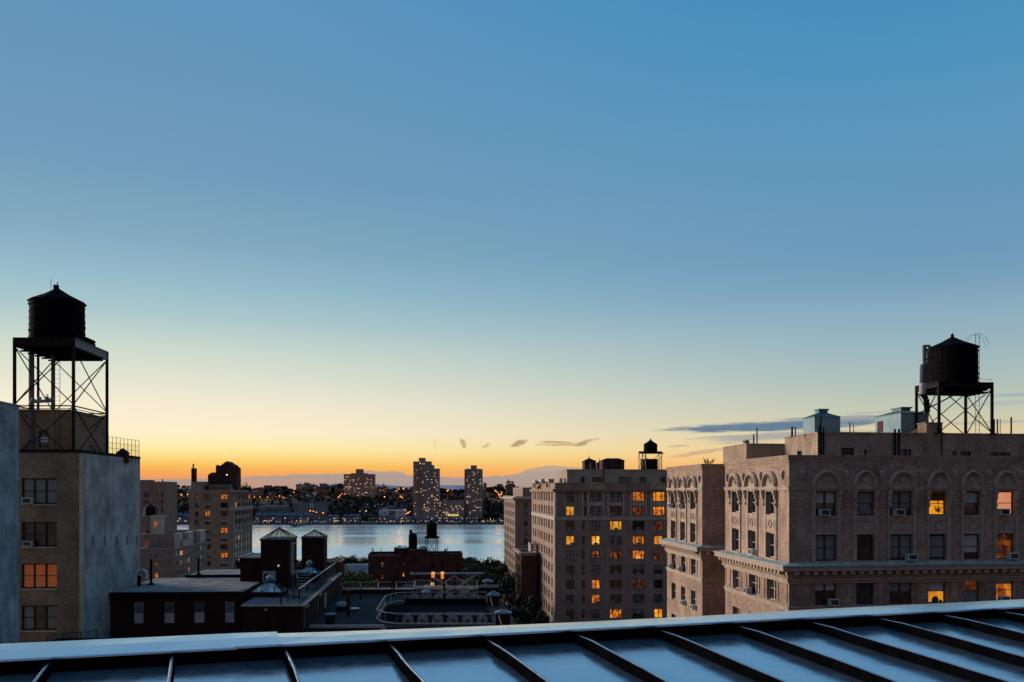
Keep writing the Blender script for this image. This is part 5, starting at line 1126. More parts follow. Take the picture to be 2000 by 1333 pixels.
mb=MB(); q0,q1=W(790,960,85.5),W(948,960,85.5); mb.box(q0.x,q1.x,85.5,86.2,zF+0.034,zF+0.6); mb.build('raised_bed',MT['black'],fr_)
# pyramid capped piers
slate=simple('slate_cap',(0.13,0.14,0.17),0.4,var=0.25,scale=3)
for x0,x1,D,yt,ye,yb,lb_ in ((965.5,999,70.5,1190.5,1200,1212,'nearest of the three slate capped piers, just behind the coping edge'),(951,976.5,85,1154,1165,1180,'middle slate capped pier at the right end of the far ornate railing'),(942,963.5,96,1130.5,1138,1150,'farthest and smallest slate capped pier, right of the steel frame')):
    a=xat(x0,D); b=xat(x1,D); dd=b-a; r=thing('capped_pier',lb_,'pier',((a+b)/2,D+dd/2,zF)); ze=zat(ye,D); pl=[(a+dd*0.08,D+dd*0.08),(b-dd*0.08,D+dd*0.08),(b-dd*0.08,D+dd*0.92),(a+dd*0.08,D+dd*0.92)]
    mb=MB(); mb.hexa(pl,zF+0.005,ze); mb.build('shaft',MT['brick_dark'],r); m=Vector(((a+b)/2,D+dd/2)); ov=lambda k_: [tuple(m+(Vector(p)-m)*k_) for p in pl]
    mb=MB(); mb.hexa(ov(1.19),ze+0.002,ze+0.07); mb.hexa(ov(1.19),ze+0.07,zat(yt,D+dd/2),ov(0.04)); mb.build('cap',slate,r)
    mb=MB(); mb.bar((a+dd*0.25,D-0.02,ze-0.05),(a+dd*0.45,D-0.5,ze-0.9),0.06); mb.build('bracket',MT['stone_light'],r)
mb=MB(); mb.box(xat(935,90),xat(974,90),88.9,92,zat(1160,90),zat(1146,90)); mb.build('plant_housing',MT['iron'],fr_)
# steel frame with crossed struts
sf=thing('steel_frame','steel roof frame of crossed struts under a long pale beam','frame',W(880,1165,90)); q=W(880,1165,90); q.z=zF; sf.location=q; BASE[sf.name]=q
mb=MB(); mb.bar(W(801,1121,89),W(944,1119.8,89),0.17); mb.tube(W(802,1121,89),W(806,1121,89),0.16,8); mb.build('beam',simple('pale_blue_steel',(0.3,0.35,0.4),0.5),sf)
for px,w_,y0 in ((868,0.2,1116),(888,0.06,1122),(929,0.06,1122),(845,0.05,1122)):
    mb=MB(); p=W(px,y0,89.4); mb.bar((p.x,p.y,zF),(p.x,p.y,p.z),w_); mb.build('upright',MT['iron'],sf)
for (xa,ya,xb,yb) in ((846,1127,888,1150),(888,1124,846,1150),(888,1125,929,1150),(929,1123,888,1150),(848,1146,888,1166),(888,1147,848,1166),(888,1147,929,1165),(929,1146,888,1165)):
    for dy in (0,1.6):
        mb=MB(); mb.tube(W(xa,ya+dy,89.3+dy*0.1),W(xb,yb+dy,89.3+dy*0.1),0.03,4); mb.build('cross_strut',MT['bronze'],sf)
mb=MB(); p=W(867,1222,74); mb.tube((p.x,p.y,zF+0.06),(p.x,p.y,zat(1190,74)),0.09,8); one('light_post',mb,MT['iron'],'short dark post behind the near ornate railing','post')
lan=glow('lantern_orange',(255,140,60),0.75); lan2=glow('lantern_pale',(255,200,120),0.75)
for i,(x0,x1,y0,y1,lb_) in enumerate(((842.5,848.5,1118,1129,'left orange lantern hanging under the pale beam'),(861,866.5,1117.5,1131,'right orange lantern hanging under the pale beam'),(842,847,1134,1144,'pale glowing lamp on the back terrace below the left lantern'))):
    D=94 if i==2 else 88.4; r=thing('lantern',lb_,'lantern',W((x0+x1)/2,y1,D)); a,b=xat(x0,D),xat(x1,D); mb=MB(); mb.box(a,b,D,D+(b-a),zat(y1,D),zat(y0+4,D)); mb.build('glass',lan if i<2 else lan2,r)
    mb=MB(); m=Vector(((a+b)/2,D+(b-a)/2)); mb.hexa([(a-0.03,D-0.03),(b+0.03,D-0.03),(b+0.03,D+b-a+0.03),(a-0.03,D+b-a+0.03)],zat(y0+4,D)+0.002,zat(y0+3,D)+0.002); mb.box(a,b,D,D+(b-a),zat(y0+3,D)+0.004,zat(y0,D)); mb.build('cap',lan2 if i<2 else MT['iron'],r)
# seating on the back terrace
for px,y0,y1,w_,m_,lb_ in ((800,1143,1152,24,'blue_plastic','blue cushioned bench behind the back railing'),(838,1144,1151,22,'galv','pale draped table behind the slatted back railing')):
    D=98; a=xat(px-w_/2,D); b=xat(px+w_/2,D); zb=zbk-0.5; r=thing('bench' if 'bench' in lb_ else 'table',lb_,'bench' if 'bench' in lb_ else 'table',((a+b)/2,D,zb)); mb=MB(); mb.box(a,b,D,D+0.8,zat(y1,D)-0.2,zat(y0+2,D)); mb.build('seat' if 'bench' in lb_ else 'cloth',MT[m_],r); mb=MB(); mb.box(a,b,D+0.81,D+0.95,zat(y1,D)-0.2,zat(y0,D)); mb.build('back',MT[m_],r)
# planters on the near side of the far railing
mb=MB(); q=W(833,1172,88.0); mb.box(q.x-0.45,q.x+0.45,87.5,88.2,zF+0.04,zat(1157,88)); mb.lathe((q.x,87.8,zat(1157,88)),[(0.5,0),(0.5,0.08),(0.2,0.3),(0,0.32)],10); one('grey_planter',mb,simple('pale_planter',(0.25,0.26,0.28),0.6),'pale box planter by the far ornate railing','planter')
mb=MB(); q=W(820.5,1176,87.2); mb.lathe((q.x,87.2,zF+0.035),[(0.28,0),(0.24,0.05),(0.08,0.5),(0.05,0.75),(0,0.76)],10); one('traffic_cone',mb,simple('red_plastic',(0.3,0.05,0.05),0.5),'dull red cone standing by the far ornate railing','cone')
# ------------------------------------------------------------------ red brick block over the terrace
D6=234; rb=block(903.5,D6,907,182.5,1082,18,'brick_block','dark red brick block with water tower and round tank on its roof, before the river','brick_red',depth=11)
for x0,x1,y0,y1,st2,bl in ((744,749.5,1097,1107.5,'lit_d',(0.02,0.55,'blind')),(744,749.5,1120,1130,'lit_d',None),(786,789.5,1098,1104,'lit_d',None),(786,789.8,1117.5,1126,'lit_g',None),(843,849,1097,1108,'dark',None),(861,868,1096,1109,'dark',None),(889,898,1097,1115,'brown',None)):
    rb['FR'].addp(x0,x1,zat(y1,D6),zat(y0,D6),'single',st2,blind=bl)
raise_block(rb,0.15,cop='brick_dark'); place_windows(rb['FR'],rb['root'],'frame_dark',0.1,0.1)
FRb=rb['FR']; zb6=rb['zt']-0.5; R=rb['root']
mb=MB(); mb.ob(FRb,FRb.u(779),FRb.u(784),0,0.4,18,zat(1076,D6)); mb.build('chimney_breast',MT['brick_red'],R)
for a,b,y in ((721,779,1083.5),(784.5,903,1084.5)): mb=MB(); mb.ob(FRb,FRb.u(a),FRb.u(b),0.0,0.12,zat(y+1.5,D6),zat(y,D6)); mb.build('band',MT['brick_mid'] if a<730 else MT['brick_red'],R)
roof_box(R,769.5,797,238,1071.5,zb6,6,'roof_house','brick_dark'); roof_box(R,798,834,236,1074,zb6,5,'stair_house','brick_red')
sk=thing('skylight','low grey ventilated skylight on the left roof house of the red block','skylight',W(784,1071.5,240)); mb=MB(); z=zat(1071.4,240); x0,x1=xat(774,240),xat(794,240); mb.hexa([(x0,239),(x1,239),(x1,243),(x0,243)],z,z+0.5,[(x0+0.7,239.6),(x1-0.7,239.6),(x1-0.7,242.4),(x0+0.7,242.4)]); mb.build('glazing',MT['skylight'],sk)
mb=MB(); mb.box(xat(777,240),xat(782,240),240,241.5,z+0.3,zat(1066.5,240)); mb.box(xat(786,240),xat(792,240),240,241.5,z+0.3,zat(1067.5,240)); mb.build('vent',MT['galv'],sk)
tk=thing('roof_tank','tall dark cylindrical tank with a flue pipe on the red block','tank',W(806,1074,240)); c=W(806.3,1074,240); c.z=zat(1074,240)
mb=MB(); r=msz(8.4,240); mb.lathe(c,[(r,0),(r,zat(1046.5,240)-c.z),(r*1.05,zat(1046.3,240)-c.z),(r*0.5,zat(1041.5,240)-c.z),(0,zat(1041,240)-c.z)],18); mb.build('tank',MT['black'],tk); mb=MB(); mb.tube(W(802.3,1046,239),W(802.3,1035,239),msz(2.8,239),10); mb.build('flue',MT['steel'],tk)
dm=thing('domed_skylight','small pale domed skylight between tank and water tower on the red block','skylight',W(826,1074,238)); mb=MB(); c=W(826,1074,240); mb.lathe(c,[(msz(9,240),-0.2),(msz(8.5,240),0.0),(msz(6.5,240),0.55),(msz(2.5,240),0.9),(0,0.95)],10); mb.build('glazing',simple('cream_dome_glass',(0.5,0.42,0.3),0.4),dm)  # cream base colour, no emission
mb=MB(); 
for i in range(10):
    t=2*math.pi*i/10; mb.path([c+Vector((msz(q,240)*math.cos(t),msz(q,240)*math.sin(t),zq+0.02)) for q,zq in ((8.6,0),(6.6,0.56),(2.6,0.92))],0.05,4)
mb.build('glazing_bar',MT['frame_dark'],dm)
q=[Vector((xat(px,D),D)) for px,D in ((830.5,238),(855.5,238),(851,243.5),(835.5,243.5))]
tower('dark wooden water tank on tall legs over the red brick block, seen against the river',Vector((xat(843,240.5),240.5)),msz(10.3,240.5),zat(1048,240.5),zat(1025,240.5),zat(1018,240.5),q,zat(1048.5,238),zb6,[],0.16,0.5,bands=5)
for px,y in ((727,1071),(729,1071),(744,1072),(840,1071),(846,1070),(874,1069)):
    mb=MB(); p=W(px,1080,237); mb.tube((p.x,p.y,zb6),(p.x,p.y,zat(y,237)),0.09,6); mb.build('vent_pipe',MT['iron'],R)
roof_box(R,868,872,241,1073,zb6,1,'chimney','brick_dark')
# low pale houses left of it
pl_=block(718,250,719,52,1124,18,'low_house','low pale grey house with a blue painted roof wall, left of the red block','stone_light',depth=12); pl_['FR'].addp(702.5,706.5,zat(1127,250),zat(1122,250),'plain','brown'); 
pl_['FR'].win[0]['z1']=pl_['zt']-1.0; pl_['FR'].win[0]['z0']=pl_['zt']-2.1
raise_block(pl_,0.1,cop='white'); place_windows(pl_['FR'],pl_['root'],'frame_dark',0.05,0.08)
k=newmat('graffiti_wall'); nn=k.noise(k.map(k.geo,(0.9,0.9,1.5)),1.0,4,0.7,1.2); k.put(k.bsdf.inputs['Base Color'],k.ramp(nn,[(0.40,(0.42,0.46,0.52,1)),(0.5,(0.12,0.2,0.42,1)),(0.56,(0.5,0.54,0.6,1)),(0.66,(0.2,0.28,0.5,1))])); k.bsdf.inputs['Roughness'].default_value=0.6
pw=block(718.5,262,719,41,1103,pl_['zt']-2,'painted_wall','rooftop wall with blue and white painted scrawls, left of the red block',k.mat,'wall',depth=3); raise_block(pw,cop='white')
wp=block(680,240,681,8.5,1104,18,'chimney_stack','tall pale chimney stack left of the blue painted wall','stone_light','chimney',depth=2); raise_block(wp)
w2=block(671,265,672,9,1112,18,'low_house','narrow blue grey house left of the pale chimney stack','galv',depth=8); raise_block(w2)
w3=block(666,205,667,46,1096,18,'low_house','low dark red house seen between the glass-topped towers','brick_red',depth=8); raise_block(w3)
# ------------------------------------------------------------------ long beige apartment house in the middle
D7=196; C7=Vector((xat(1084,D7),D7)); t7=hit(C7,GV,1038.5); L7=along(C7,t7); E7=C7+Vector((1,0.05)).normalized()*30; M1=Facade(C7,E7); M2=Facade(L7,C7); Z7=lambda y: zat(y,D7); ZT7=Z7(953)
mm=thing('apartment_house','large beige brick apartment house with many lit windows and pediments, right of the river','building',(C7.x+14,C7.y+20,18))
rows=[(961,979.7),(989.5,1007.5),(1018.2,1036),(1047.4,1064.7),(1076,1093.3),(1104.7,1122.2),(1133.5,1151.2),(1162,1179.3),(1191,1208.8)]
P7=0.0
cols=[(1105.5,1121.5,'double'),(1136.5,1141.8,'single'),(1155.5,1171.5,'double'),(1191,1214.5,'triple'),(1235.5,1258.5,'triple'),(1277.5,1294,'double')]
lit7={(0,4):'lit_o',(0,5):'lit_g',(1,0):'lit_y',(1,4):'lit_d',(1,5):'lit_o',(2,3):'lit_y',(2,5):'lit_d',(3,0):'lit_y',(3,2):'lit_y',(3,4):'lit_o',(3,5):'lit_g',(4,2):'lit_d',(4,3):'lit_d',(4,4):'lit_o',(4,5):'lit_d',(6,2):'lit_o',(7,2):'lit_o',(8,3):'lit_o',(8,5):'lit_g',(6,4):'lit_d'}
r7=random.Random(12)
for r,(y0,y1) in enumerate(rows):
    for c_,(a,b,kd) in enumerate(cols):
        if c_==5 and r<2: a,b,kd=1275.5,1298.5,'triple'
        if c_==2 and r<2: a,b,kd=1152.5,1175.5,'triple'
        if c_==1 and r<2: a,b=1141,1145.6
        st2=lit7.get((r,c_)) or ('dark' if c_==1 else r7.choice(['dark','grey','grey','dark','blue','brown']))
        M1.addp(a,b,Z7(y1),Z7(y0),kd,st2,blind=(0.45,0.94,'blind_dim') if (not st2.startswith('lit') and c_!=1 and r7.random()<0.45) else None,frame='frame_dark')
nfront=len(M1.win)
for r in range(10):
    y0,y1=(rows+[(1220,1238)])[r]
    for i,(a,b) in enumerate(((1041.3,1042.9),(1045.2,1047.2),(1049.9,1051.3),(1053.2,1055),(1057.2,1059.8),(1062.2,1064.2),(1066.3,1068.1),(1070.8,1073.6),(1077,1079.2))):
        M2.addp(a,b,Z7(y1),Z7(y0),'single',r7.choice(['dark','dark','brown','glass_brown']),frame='frame_dark')
mb=MB(); M1.wall(mb,18,ZT7,0.22); M2.wall(mb,18,ZT7,0.3); o7=L7+(E7-C7)
mb.quad((E7.x,E7.y,18),(o7.x,o7.y,18),(o7.x,o7.y,ZT7),(E7.x,E7.y,ZT7)); mb.quad((o7.x,o7.y,18),(L7.x,L7.y,18),(L7.x,L7.y,ZT7),(o7.x,o7.y,ZT7)); mb.build('wall',MT['brick_mid'],mm)
mb=MB(); mb.quad(*[(p.x,p.y,ZT7-0.1) for p in (C7,E7,o7,L7)]); mb.build('roof',MT['tar'],mm)
place_windows(M1,mm,'frame_dark',0.12,0.1,sill='stone'); 
M2.win.sort(key=lambda w:-w['u0']); rest=M2.win[100-nfront:]; place_windows(M2,mm,'frame_dark',0.15,0.1,limit=100-nfront); merged_windows(M2,mm,rest)
P=[tuple(L7),tuple(C7),tuple(E7)]
def course(y,o,h,name='string_course',m='stone_light'):
    mb=MB(); z=Z7(y); mold(mb,P,[(0,z-h),(o,z-h*0.9),(o*1.5,z-0.12),(o*1.5,z),(0,z+0.05)]); mb.build(name,MT[m],mm)
course(1010.5,0.12,0.55); course(1014.5,0.08,0.25); course(955.5,0.45,0.75,'cornice','brick_brown')
mb=MB(); mold(mb,P,[(0,ZT7),(0.05,ZT7),(0.05,ZT7+0.9),(0.12,ZT7+0.95),(0.12,ZT7+1.1),(-0.35,ZT7+1.1),(-0.35,ZT7-0.1)]); mb.build('parapet',MT['brick_mid'],mm)
def m1box(name,x0,x1,y0,y1,o0,o1,mat): mb=MB(); mb.ob(M1,M1.u(x0),M1.u(x1),o0,o1,Z7(y1),Z7(y0)); return mb.build(name,MT[mat] if isinstance(mat,str) else mat,mm)
for x0,x1 in ((1085.0,1088),(1103,1104.8),(1122.5,1124),(1136.5,1139.5),(1147.5,1151.5),(1177,1180),(1186.5,1189.8),(1216.5,1219.5),(1231,1234),(1260,1263),(1270.5,1274),(1299.5,1301.5)): m1box('pilaster',x0,x1,959.5,1008.5,0.0,0.16,'stone_light')
for x0,x1 in ((1152.5,1175.5),(1191,1214.5),(1235.5,1258.5),(1275.5,1298.5)):
    m1box('spandrel',x0,x1,981,988.5,0.0,0.07,'stone_light')
for xm,rw in ((1166.5,16),(1285,16)):                         # segmental pediments on the parapet
    mb=MB(); N=14; u0=M1.u(xm); rr=msz(rw,D7); zb=Z7(955.3); h=msz(12.5,D7)
    for kk,o,m_ in ((1.0,0.55,0),):
        pts=[(u0-rr*math.cos(math.pi*i/N),zb+h*math.sin(math.pi*i/N)) for i in range(N+1)]; pin=[(u0-rr*0.8*math.cos(math.pi*i/N),zb+h*0.78*math.sin(math.pi*i/N)) for i in range(N+1)]
        for i in range(N):
            A,B,Cq,Dq=pts[i],pts[i+1],pin[i+1],pin[i]
            mb.quad(M1.w(*A,o),M1.w(*Dq,o),M1.w(*Cq,o),M1.w(*B,o)); mb.quad(M1.w(*A,-0.2),M1.w(*A,o),M1.w(*B,o),M1.w(*B,-0.2)); mb.quad(M1.w(*Dq,o),M1.w(*Dq,0.25),M1.w(*Cq,0.25),M1.w(*Cq,o))
        mb.quad(*[M1.w(*p,0.25) for p in pin][::-1])
    mb.build('pediment',MT['stone_light'],mm)
for x0,x1 in ((1121,1149),(1183,1203),(1218,1232),(1246,1268)): m1box('balustrade',x0,x1,946.5,948.2,-0.3,0.0,'brick_brown')
# dormers and mansard on the side, penthouse
for a,b in ((1043.3,1047.3),(1054.8,1059.5),(1067.5,1074)):
    u0,u1=M2.u(a),M2.u(b); mb=MB(); z=ZT7+0.0; mb.ob(M2,u0,u1,-1.0,0.25,z,z+1.75); mb.ob(M2,u0-0.4,u1+0.4,-1.0,0.45,z+1.75,z+2.1); mb.build('dormer',MT['stone_tan'],mm); mb=MB(); mb.ob(M2,u0+0.6,u1-0.6,0.25,0.3,z+0.1,z+1.5); mb.build('dormer_window',MT['glass_brown'],mm)
p7=Vector((xat(1107.5,204),204)); q7=along(p7,hit(p7,GV,1090.5)); pE=p7+(E7-C7)*0.98; N1=Facade(p7,pE); N2=Facade(q7,p7); zp7=zat(917.5,204)
for a,b,y0,y1,kd,st2 in ((1134,1142,932,949,'double','dark'),(1157,1175,932,944,'plain','brown'),(1207,1232.5,932,950,'three','blue'),(1249,1262.5,932,949,'double','dark'),(1290,1301,932,945,'double','dark')): N1.addp(a,b,zat(y1,204),zat(y0,204),kd,st2)
N2.addp(1093,1099,zat(949,210),zat(934,210),'single','grey'); N2.addp(1102,1105,zat(949,206),zat(934,206),'single','dark')
mb=MB(); N1.wall(mb,ZT7-0.1,zp7,0.2); N2.wall(mb,ZT7-0.1,zp7,0.2); bq=q7+(pE-p7)
mb.quad((pE.x,pE.y,ZT7-.1),(bq.x,bq.y,ZT7-.1),(bq.x,bq.y,zp7),(pE.x,pE.y,zp7)); mb.quad((bq.x,bq.y,ZT7-.1),(q7.x,q7.y,ZT7-.1),(q7.x,q7.y,zp7),(bq.x,bq.y,zp7)); mb.quad(*[(p.x,p.y,zp7-0.05) for p in (p7,pE,bq,q7)])
mold(mb,[tuple(q7),tuple(p7),tuple(pE)],[(0,zp7-0.3),(0.08,zp7-0.28),(0.08,zp7+0.05),(-0.3,zp7+0.05),(-0.3,zp7-0.05)]); mb.build('penthouse',MT['stone_tan'] if False else simple('tan_render',(0.33,0.26,0.19),0.9,var=0.15,scale=0.3),mm)
place_windows(N1,mm,'frame_dark',0.1,0.1); place_windows(N2,mm,'frame_dark',0.1,0.1)
mb=MB(); p=N1.w(N1.u(1178.5),0,0.1); mb.tube((p.x,p.y,ZT7),(p.x,p.y,zp7),0.1,6); mb.build('drain_pipe',MT['iron'],mm)
# mansard hump with shrubs behind the side dormers
mb=MB(); a,b=W(1049,950,225),W(1088,950,225); mb.hexa([(a.x,222),(b.x,222),(b.x,232),(a.x,232)],ZT7-0.1,zat(936,225),[(a.x+1.5,224),(b.x-2.2,224),(b.x-2.2,230),(a.x+1.5,230)]); mb.build('mansard',MT['black'],mm)
def gable_house(x0,x1,D,ye,ya,zb,label,hip=False,depth=3.5,mat='brick_red'):
    a=Vector((xat(x0,D),D)); b=Vector((xat(x1,D),D)); pl=[tuple(a),tuple(b),tuple(along(b,depth)),tuple(along(a,depth))]; r=thing('roof_house',label,'roof house',((a.x+b.x)/2,D+depth/2,zb)); zw=zat(ye,D)
    mb=MB(); mb.hexa(pl,zb,zw); mb.build('wall',MT[mat],r); m=sum((Vector(p) for p in pl),Vector((0,0)))/4; ov=lambda k_: [tuple(m+(Vector(p)-m)*k_) for p in pl]
    mb=MB(); mb.hexa(ov(1.06),zw+0.002,zw+0.15); mb.hexa(ov(1.05),zw+0.15,zat(ya,D),ov(0.55 if hip else 0.05)); 
    if not hip: mb.tube((m.x,m.y,zat(ya,D)-0.1),(m.x,m.y,zat(ya,D)+0.6),0.09,5)
    mb.build('roof',MT['brick_dark'],r)
    G=Facade(a,b); mb=MB()
    if hip:
        for x in (0.17,0.62): mb.ob(G,G.L*x,G.L*(x+0.2),0.0,0.06,zb+0.2,zw-0.6)
    else: mb.ob(G,G.L*0.46,G.L*0.56,0.0,0.08,zb,zw-0.1)
    mb.build('door' if hip else 'downpipe',MT['frame_dark' if hip else 'stone_light'],r)
    return r
gable_house(1142,1164,206,902,894.5,zp7-0.05,'small peaked roof house, left of the wider hipped one on the beige apartment house')
gable_house(1178.5,1219.5,207,901,895,zp7-0.05,'wider hipped roof house between the peaked one and the small water tower',hip=True,depth=5)
gable_house(1166.5,1181,214,907,901,zp7-0.05,'little brick roof house tucked behind the wider hipped one',depth=4)
q=[Vector((xat(px,D),D)) for px,D in ((1248,206),(1292.5,206.2),(1287,211),(1255,211))]
sw=tower('small dark water tank with peaked cap on a roof frame, above the beige apartment house',Vector((xat(1270.5,208.5),208.5)),msz(13.3,208.5),zat(883,208.5),zat(868.5,208.5),zat(859.5,208.5),q,zat(882,206.2),zp7-0.05,[],0.14,0.3,bands=5)
roof_box(mm,1257,1285,209.6,896.5,zp7-0.05,3.0,'tank_room','brick_dark'); mb=MB(); mb.tube(W(1261,917,205.9),W(1261,885,205.9),0.16,8); mb.build('riser_pipe',MT['galv'],sw)
acs=[(0,0,0),(0,2,0),(0,3,0),(1,2,0),(1,3,0),(2,0,1),(2,2,0),(2,3,1),(2,4,1),(3,0,2),(3,2,1),(3,3,1),(3,4,1),(4,0,2),(4,2,0),(5,0,0),(5,2,0),(5,3,1),(5,4,1),(6,4,1),(7,2,2),(7,0,0),(7,3,0),(8,0,0)]
pc_=['left','middle','right']; colw=['first wide','narrow','second wide','third wide','fourth wide','last']; rown=['top','second','third','fourth','fifth','sixth','seventh','eighth','lowest visible']
for r,c_,s_ in acs:
    a,b,_=cols[c_]; 
    if r<2 and c_==2: a,b=1152.5,1175.5
    px=a+(b-a)*(0.22,0.5,0.78)[s_]
    ac_unit(M1,M1.u(px),Z7(rows[r][1])+0.05,'air conditioner at the %s of the %s window column, %s row, beige house'%(pc_[s_],colw[c_],rown[r]),1.15)
r7.seed(3)
# ------------------------------------------------------------------ riverside buildings further left
D8=270; rv=block(1006,D8,984.5,40,970,18,'apartment_tower','pale brick riverside apartment tower with a narrow front, left of the large beige one','brick_mid',side='left'); 
for r in range(8): 
    y=983+17.4*r; rv['FR'].addp(1023.5,1030.5,zat(y+11,D8),zat(y,D8),'single','grey' if r in(0,1,3) else 'dark')
for r in range(13):
    y=983+17.4*r
    for i in range(6):
        a=986.2+3.3*i; rv['SI'].addp(a,a+1.5,zat(y+11,D8),zat(y,D8),'single','lit_o' if (r,i) in ((7,1),(9,4),(11,2),(8,4)) else r7.choice(['dark','brown','dark','grey']))
raise_block(rv,0.15); place_windows(rv['FR'],rv['root'],'frame_dark',0.1,0.1); S=rv['SI']; S.win.sort(key=lambda w:-w['u0']); place_windows(S,rv['root'],'frame_dark',0.12,0.12)
mb=MB(); z=zat(978.5,D8); Pq=[tuple(rv['f']),tuple(rv['c']),tuple(rv['l'])]; mold(mb,Pq,[(0,z),(0.5,z+0.2),(0.8,z+0.5),(0.8,z+1.0),(0,z+1.1)]); mb.build('cornice',MT['stone_light'],rv['root'])
rp=block(1021,278,1002,40,952.5,rv['zt']-0.6,'',None,'brick_mid',side='left',root=rv['root']); raise_block(rp,0.1,'penthouse')
D9=222; an=block(1018,D9,1007,30,1079,18,'brick_house','lower dark red house with a pale parapet, between the two beige apartment buildings','brick_red',side='left')
for r in range(6):
    for a,b in ((1008.6,1009.9),(1011.5,1012.9),(1014.5,1016.2)):
        an['SI'].addp(a,b,zat(1100+19*r,D9),zat(1088+19*r,D9),'single','brown')
an['FR'].addp(1022,1026.5,zat(1102,D9),zat(1091,D9),'single','brown'); raise_block(an,0.15); place_windows(an['FR'],an['root'],'frame_dark',0.1,0.1); place_windows(an['SI'],an['root'],'frame_dark',0.12,0.12)
mb=MB(); Pq=[tuple(an['f']),tuple(an['c']),tuple(an['l'])]; z=an['zt']; mold(mb,Pq,[(0,z-0.9),(0.5,z-0.4),(0.7,z-0.3),(0.7,z),(0,z+0.01)]); mb.build('cornice',MT['stone_light'],an['root'])
ap=block(1036,D9+6,1027,8,1062,an['zt']-0.5,'',None,'stone_light',side='left',root=an['root'],depth=5); raise_block(ap,0.1,'stair_house')
# ------------------------------------------------------------------ the far bank
def gz(px,D): return ground_z(xat(px,D),D)
far_wall=brick('far_banded_wall',(0.19,0.13,0.105),(0.11,0.075,0.065),(0.46,0.345,0.285),w=3.4,h=2.9,mort=0.55,stain=0.1,bump=0)
far_wall2=brick('far_brick_wall',(0.23,0.14,0.1),(0.15,0.095,0.07),(0.34,0.23,0.175),w=3.0,h=2.9,mort=0.8,stain=0.12,bump=0)
LITM=[glow('far_window_warm',(255,195,140),0.62),glow('far_window_white',(255,222,180),0.75),glow('far_window_orange',(255,150,70),0.6)]
rf=random.Random(5)
def lit_windows(root,F,rects,n,zb,zt,wpx=1.0,bias=0.0):
    """lit panes of a distant tower; the first hundred singly, the rest as one part"""
    sp=3.0; rowsN=int((zt-zb)/2.9); colsN=int(F.L/3.0); cells=[(i,j) for i in range(colsN) for j in range(rowsN)]
    rf.shuffle(cells); cells=cells[:n]; extra=[]
    for (i,j) in cells:
        m_=rf.choice([0,0,1,1,2]); wide=rf.choice([1.5,1.9,2.4]); extra.append((i*3.0+0.4,zb+j*2.9+0.9,wide,1.5,m_))
    return extra
def panes(root,F,lst,o=0.06):
    for (u,z,w,h,m_) in lst[:100]:
        q=F.p(u+w/2,o); ob=inst('window',local_mesh(('lit_pane',w,h),lambda mb: mb.quad((-w/2,0,0),(w/2,0,0),(w/2,0,h),(-w/2,0,h))),LITM[m_],root,Vector((q.x,q.y,z))-BASE[root.name],F.ang)
    if len(lst)>100:
        mb=MB()
        for (u,z,w,h,m_) in lst[100:]:
            mb.cur=m_; mb.quad(F.w(u,z,o),F.w(u+w,z,o),F.w(u+w,z+h,o),F.w(u,z+h,o))
        mb.build('window',LITM,root)['kind']='stuff'
def far_tower(parts,D,label,n,wall,dep=22,roofs=()):
    x0=min(p[0] for p in parts); x1=max(p[1] for p in parts); zb=gz((x0+x1)/2,D)-2
    root=thing('high_rise',label,'high rise',(xat((x0+x1)/2,D),D+dep/2,zb)); allp=[]
    for i,(a,b,yt,yb,dd,k_) in enumerate(parts):
        A,B=Vector((xat(a,D+dd),D+dd)),Vector((xat(b,D+dd),D+dd)); zt=zat(yt,D); zz=zat(yb,D) if yb else zb; z0=max(zz,zb) if yb else zb
        mb=MB(); mb.hexa([tuple(A),tuple(B),(B.x,B.y+dep-0.4*i),(A.x,A.y+dep-0.4*i)],z0,zt); mb.build('wall' if k_ else 'roof_house',wall,root)
        if k_:
            F=Facade(A,B); allp += [(F,)+t for t in lit_windows(root,F,None,int(n*k_),z0,zt-3)]
    rf.shuffle(allp)
    first=allp[:100]; rest=allp[100:]
    for t in first: panes(root,t[0],[t[1:]])
    if rest:
        mb=MB()
        for F,u,z,w,h,m_ in rest: mb.cur=m_; mb.quad(F.w(u,z,.06),F.w(u+w,z,.06),F.w(u+w,z+h,.06),F.w(u,z+h,.06))
        mb.build('window',LITM,root)['kind']='stuff'
    return root
T1=far_tower([(671.5,730,926.5,None,0,1.0),(695,707,916.5,927,4,0),(685,693,924.5,927,4,0),(709,716,924.5,927,4,0),(656.5,744,977,None,-6,0.8)],1765,'broad far tower block with a crenellated roof house, leftmost of the three across the river',55,far_wall2)
T2=far_tower([(807,817,901.5,None,2,0.12),(817.5,820.5,907,None,-3,0.0),(821,841.5,901.5,None,0,0.42),(842,846.5,908.5,None,0.5,0.08),(847,857.5,915.5,None,0,0.3),(818,829.5,894.5,902,5,0)],1615,'tallest far tower with a stepped top, middle of the three across the river',80,far_wall)
T3=far_tower([(907,910,917,None,2,0.05),(910.5,936,916,None,0,0.6),(936.5,942,916.5,None,0.5,0.1),(919.5,930.5,909,917,5,0)],1640,'slim far tower, rightmost of the three across the river',62,far_wall)
T4=far_tower([(858,906.5,978,None,3,1.0),(876,897,1004,1009.5,-4,0.0)],1617,'long low apartment wing joining the two slim far towers',42,far_wall)
mb=MB(); F=Facade((xat(875,1612),1611.5),(xat(896,1612),1611.5)); mb.ob(F,0,F.L,0,0.3,zat(1008.5,1612),zat(1004.5,1612)); mb.build('lobby_window',glow('lobby_light',(225,205,120),0.75),T4)
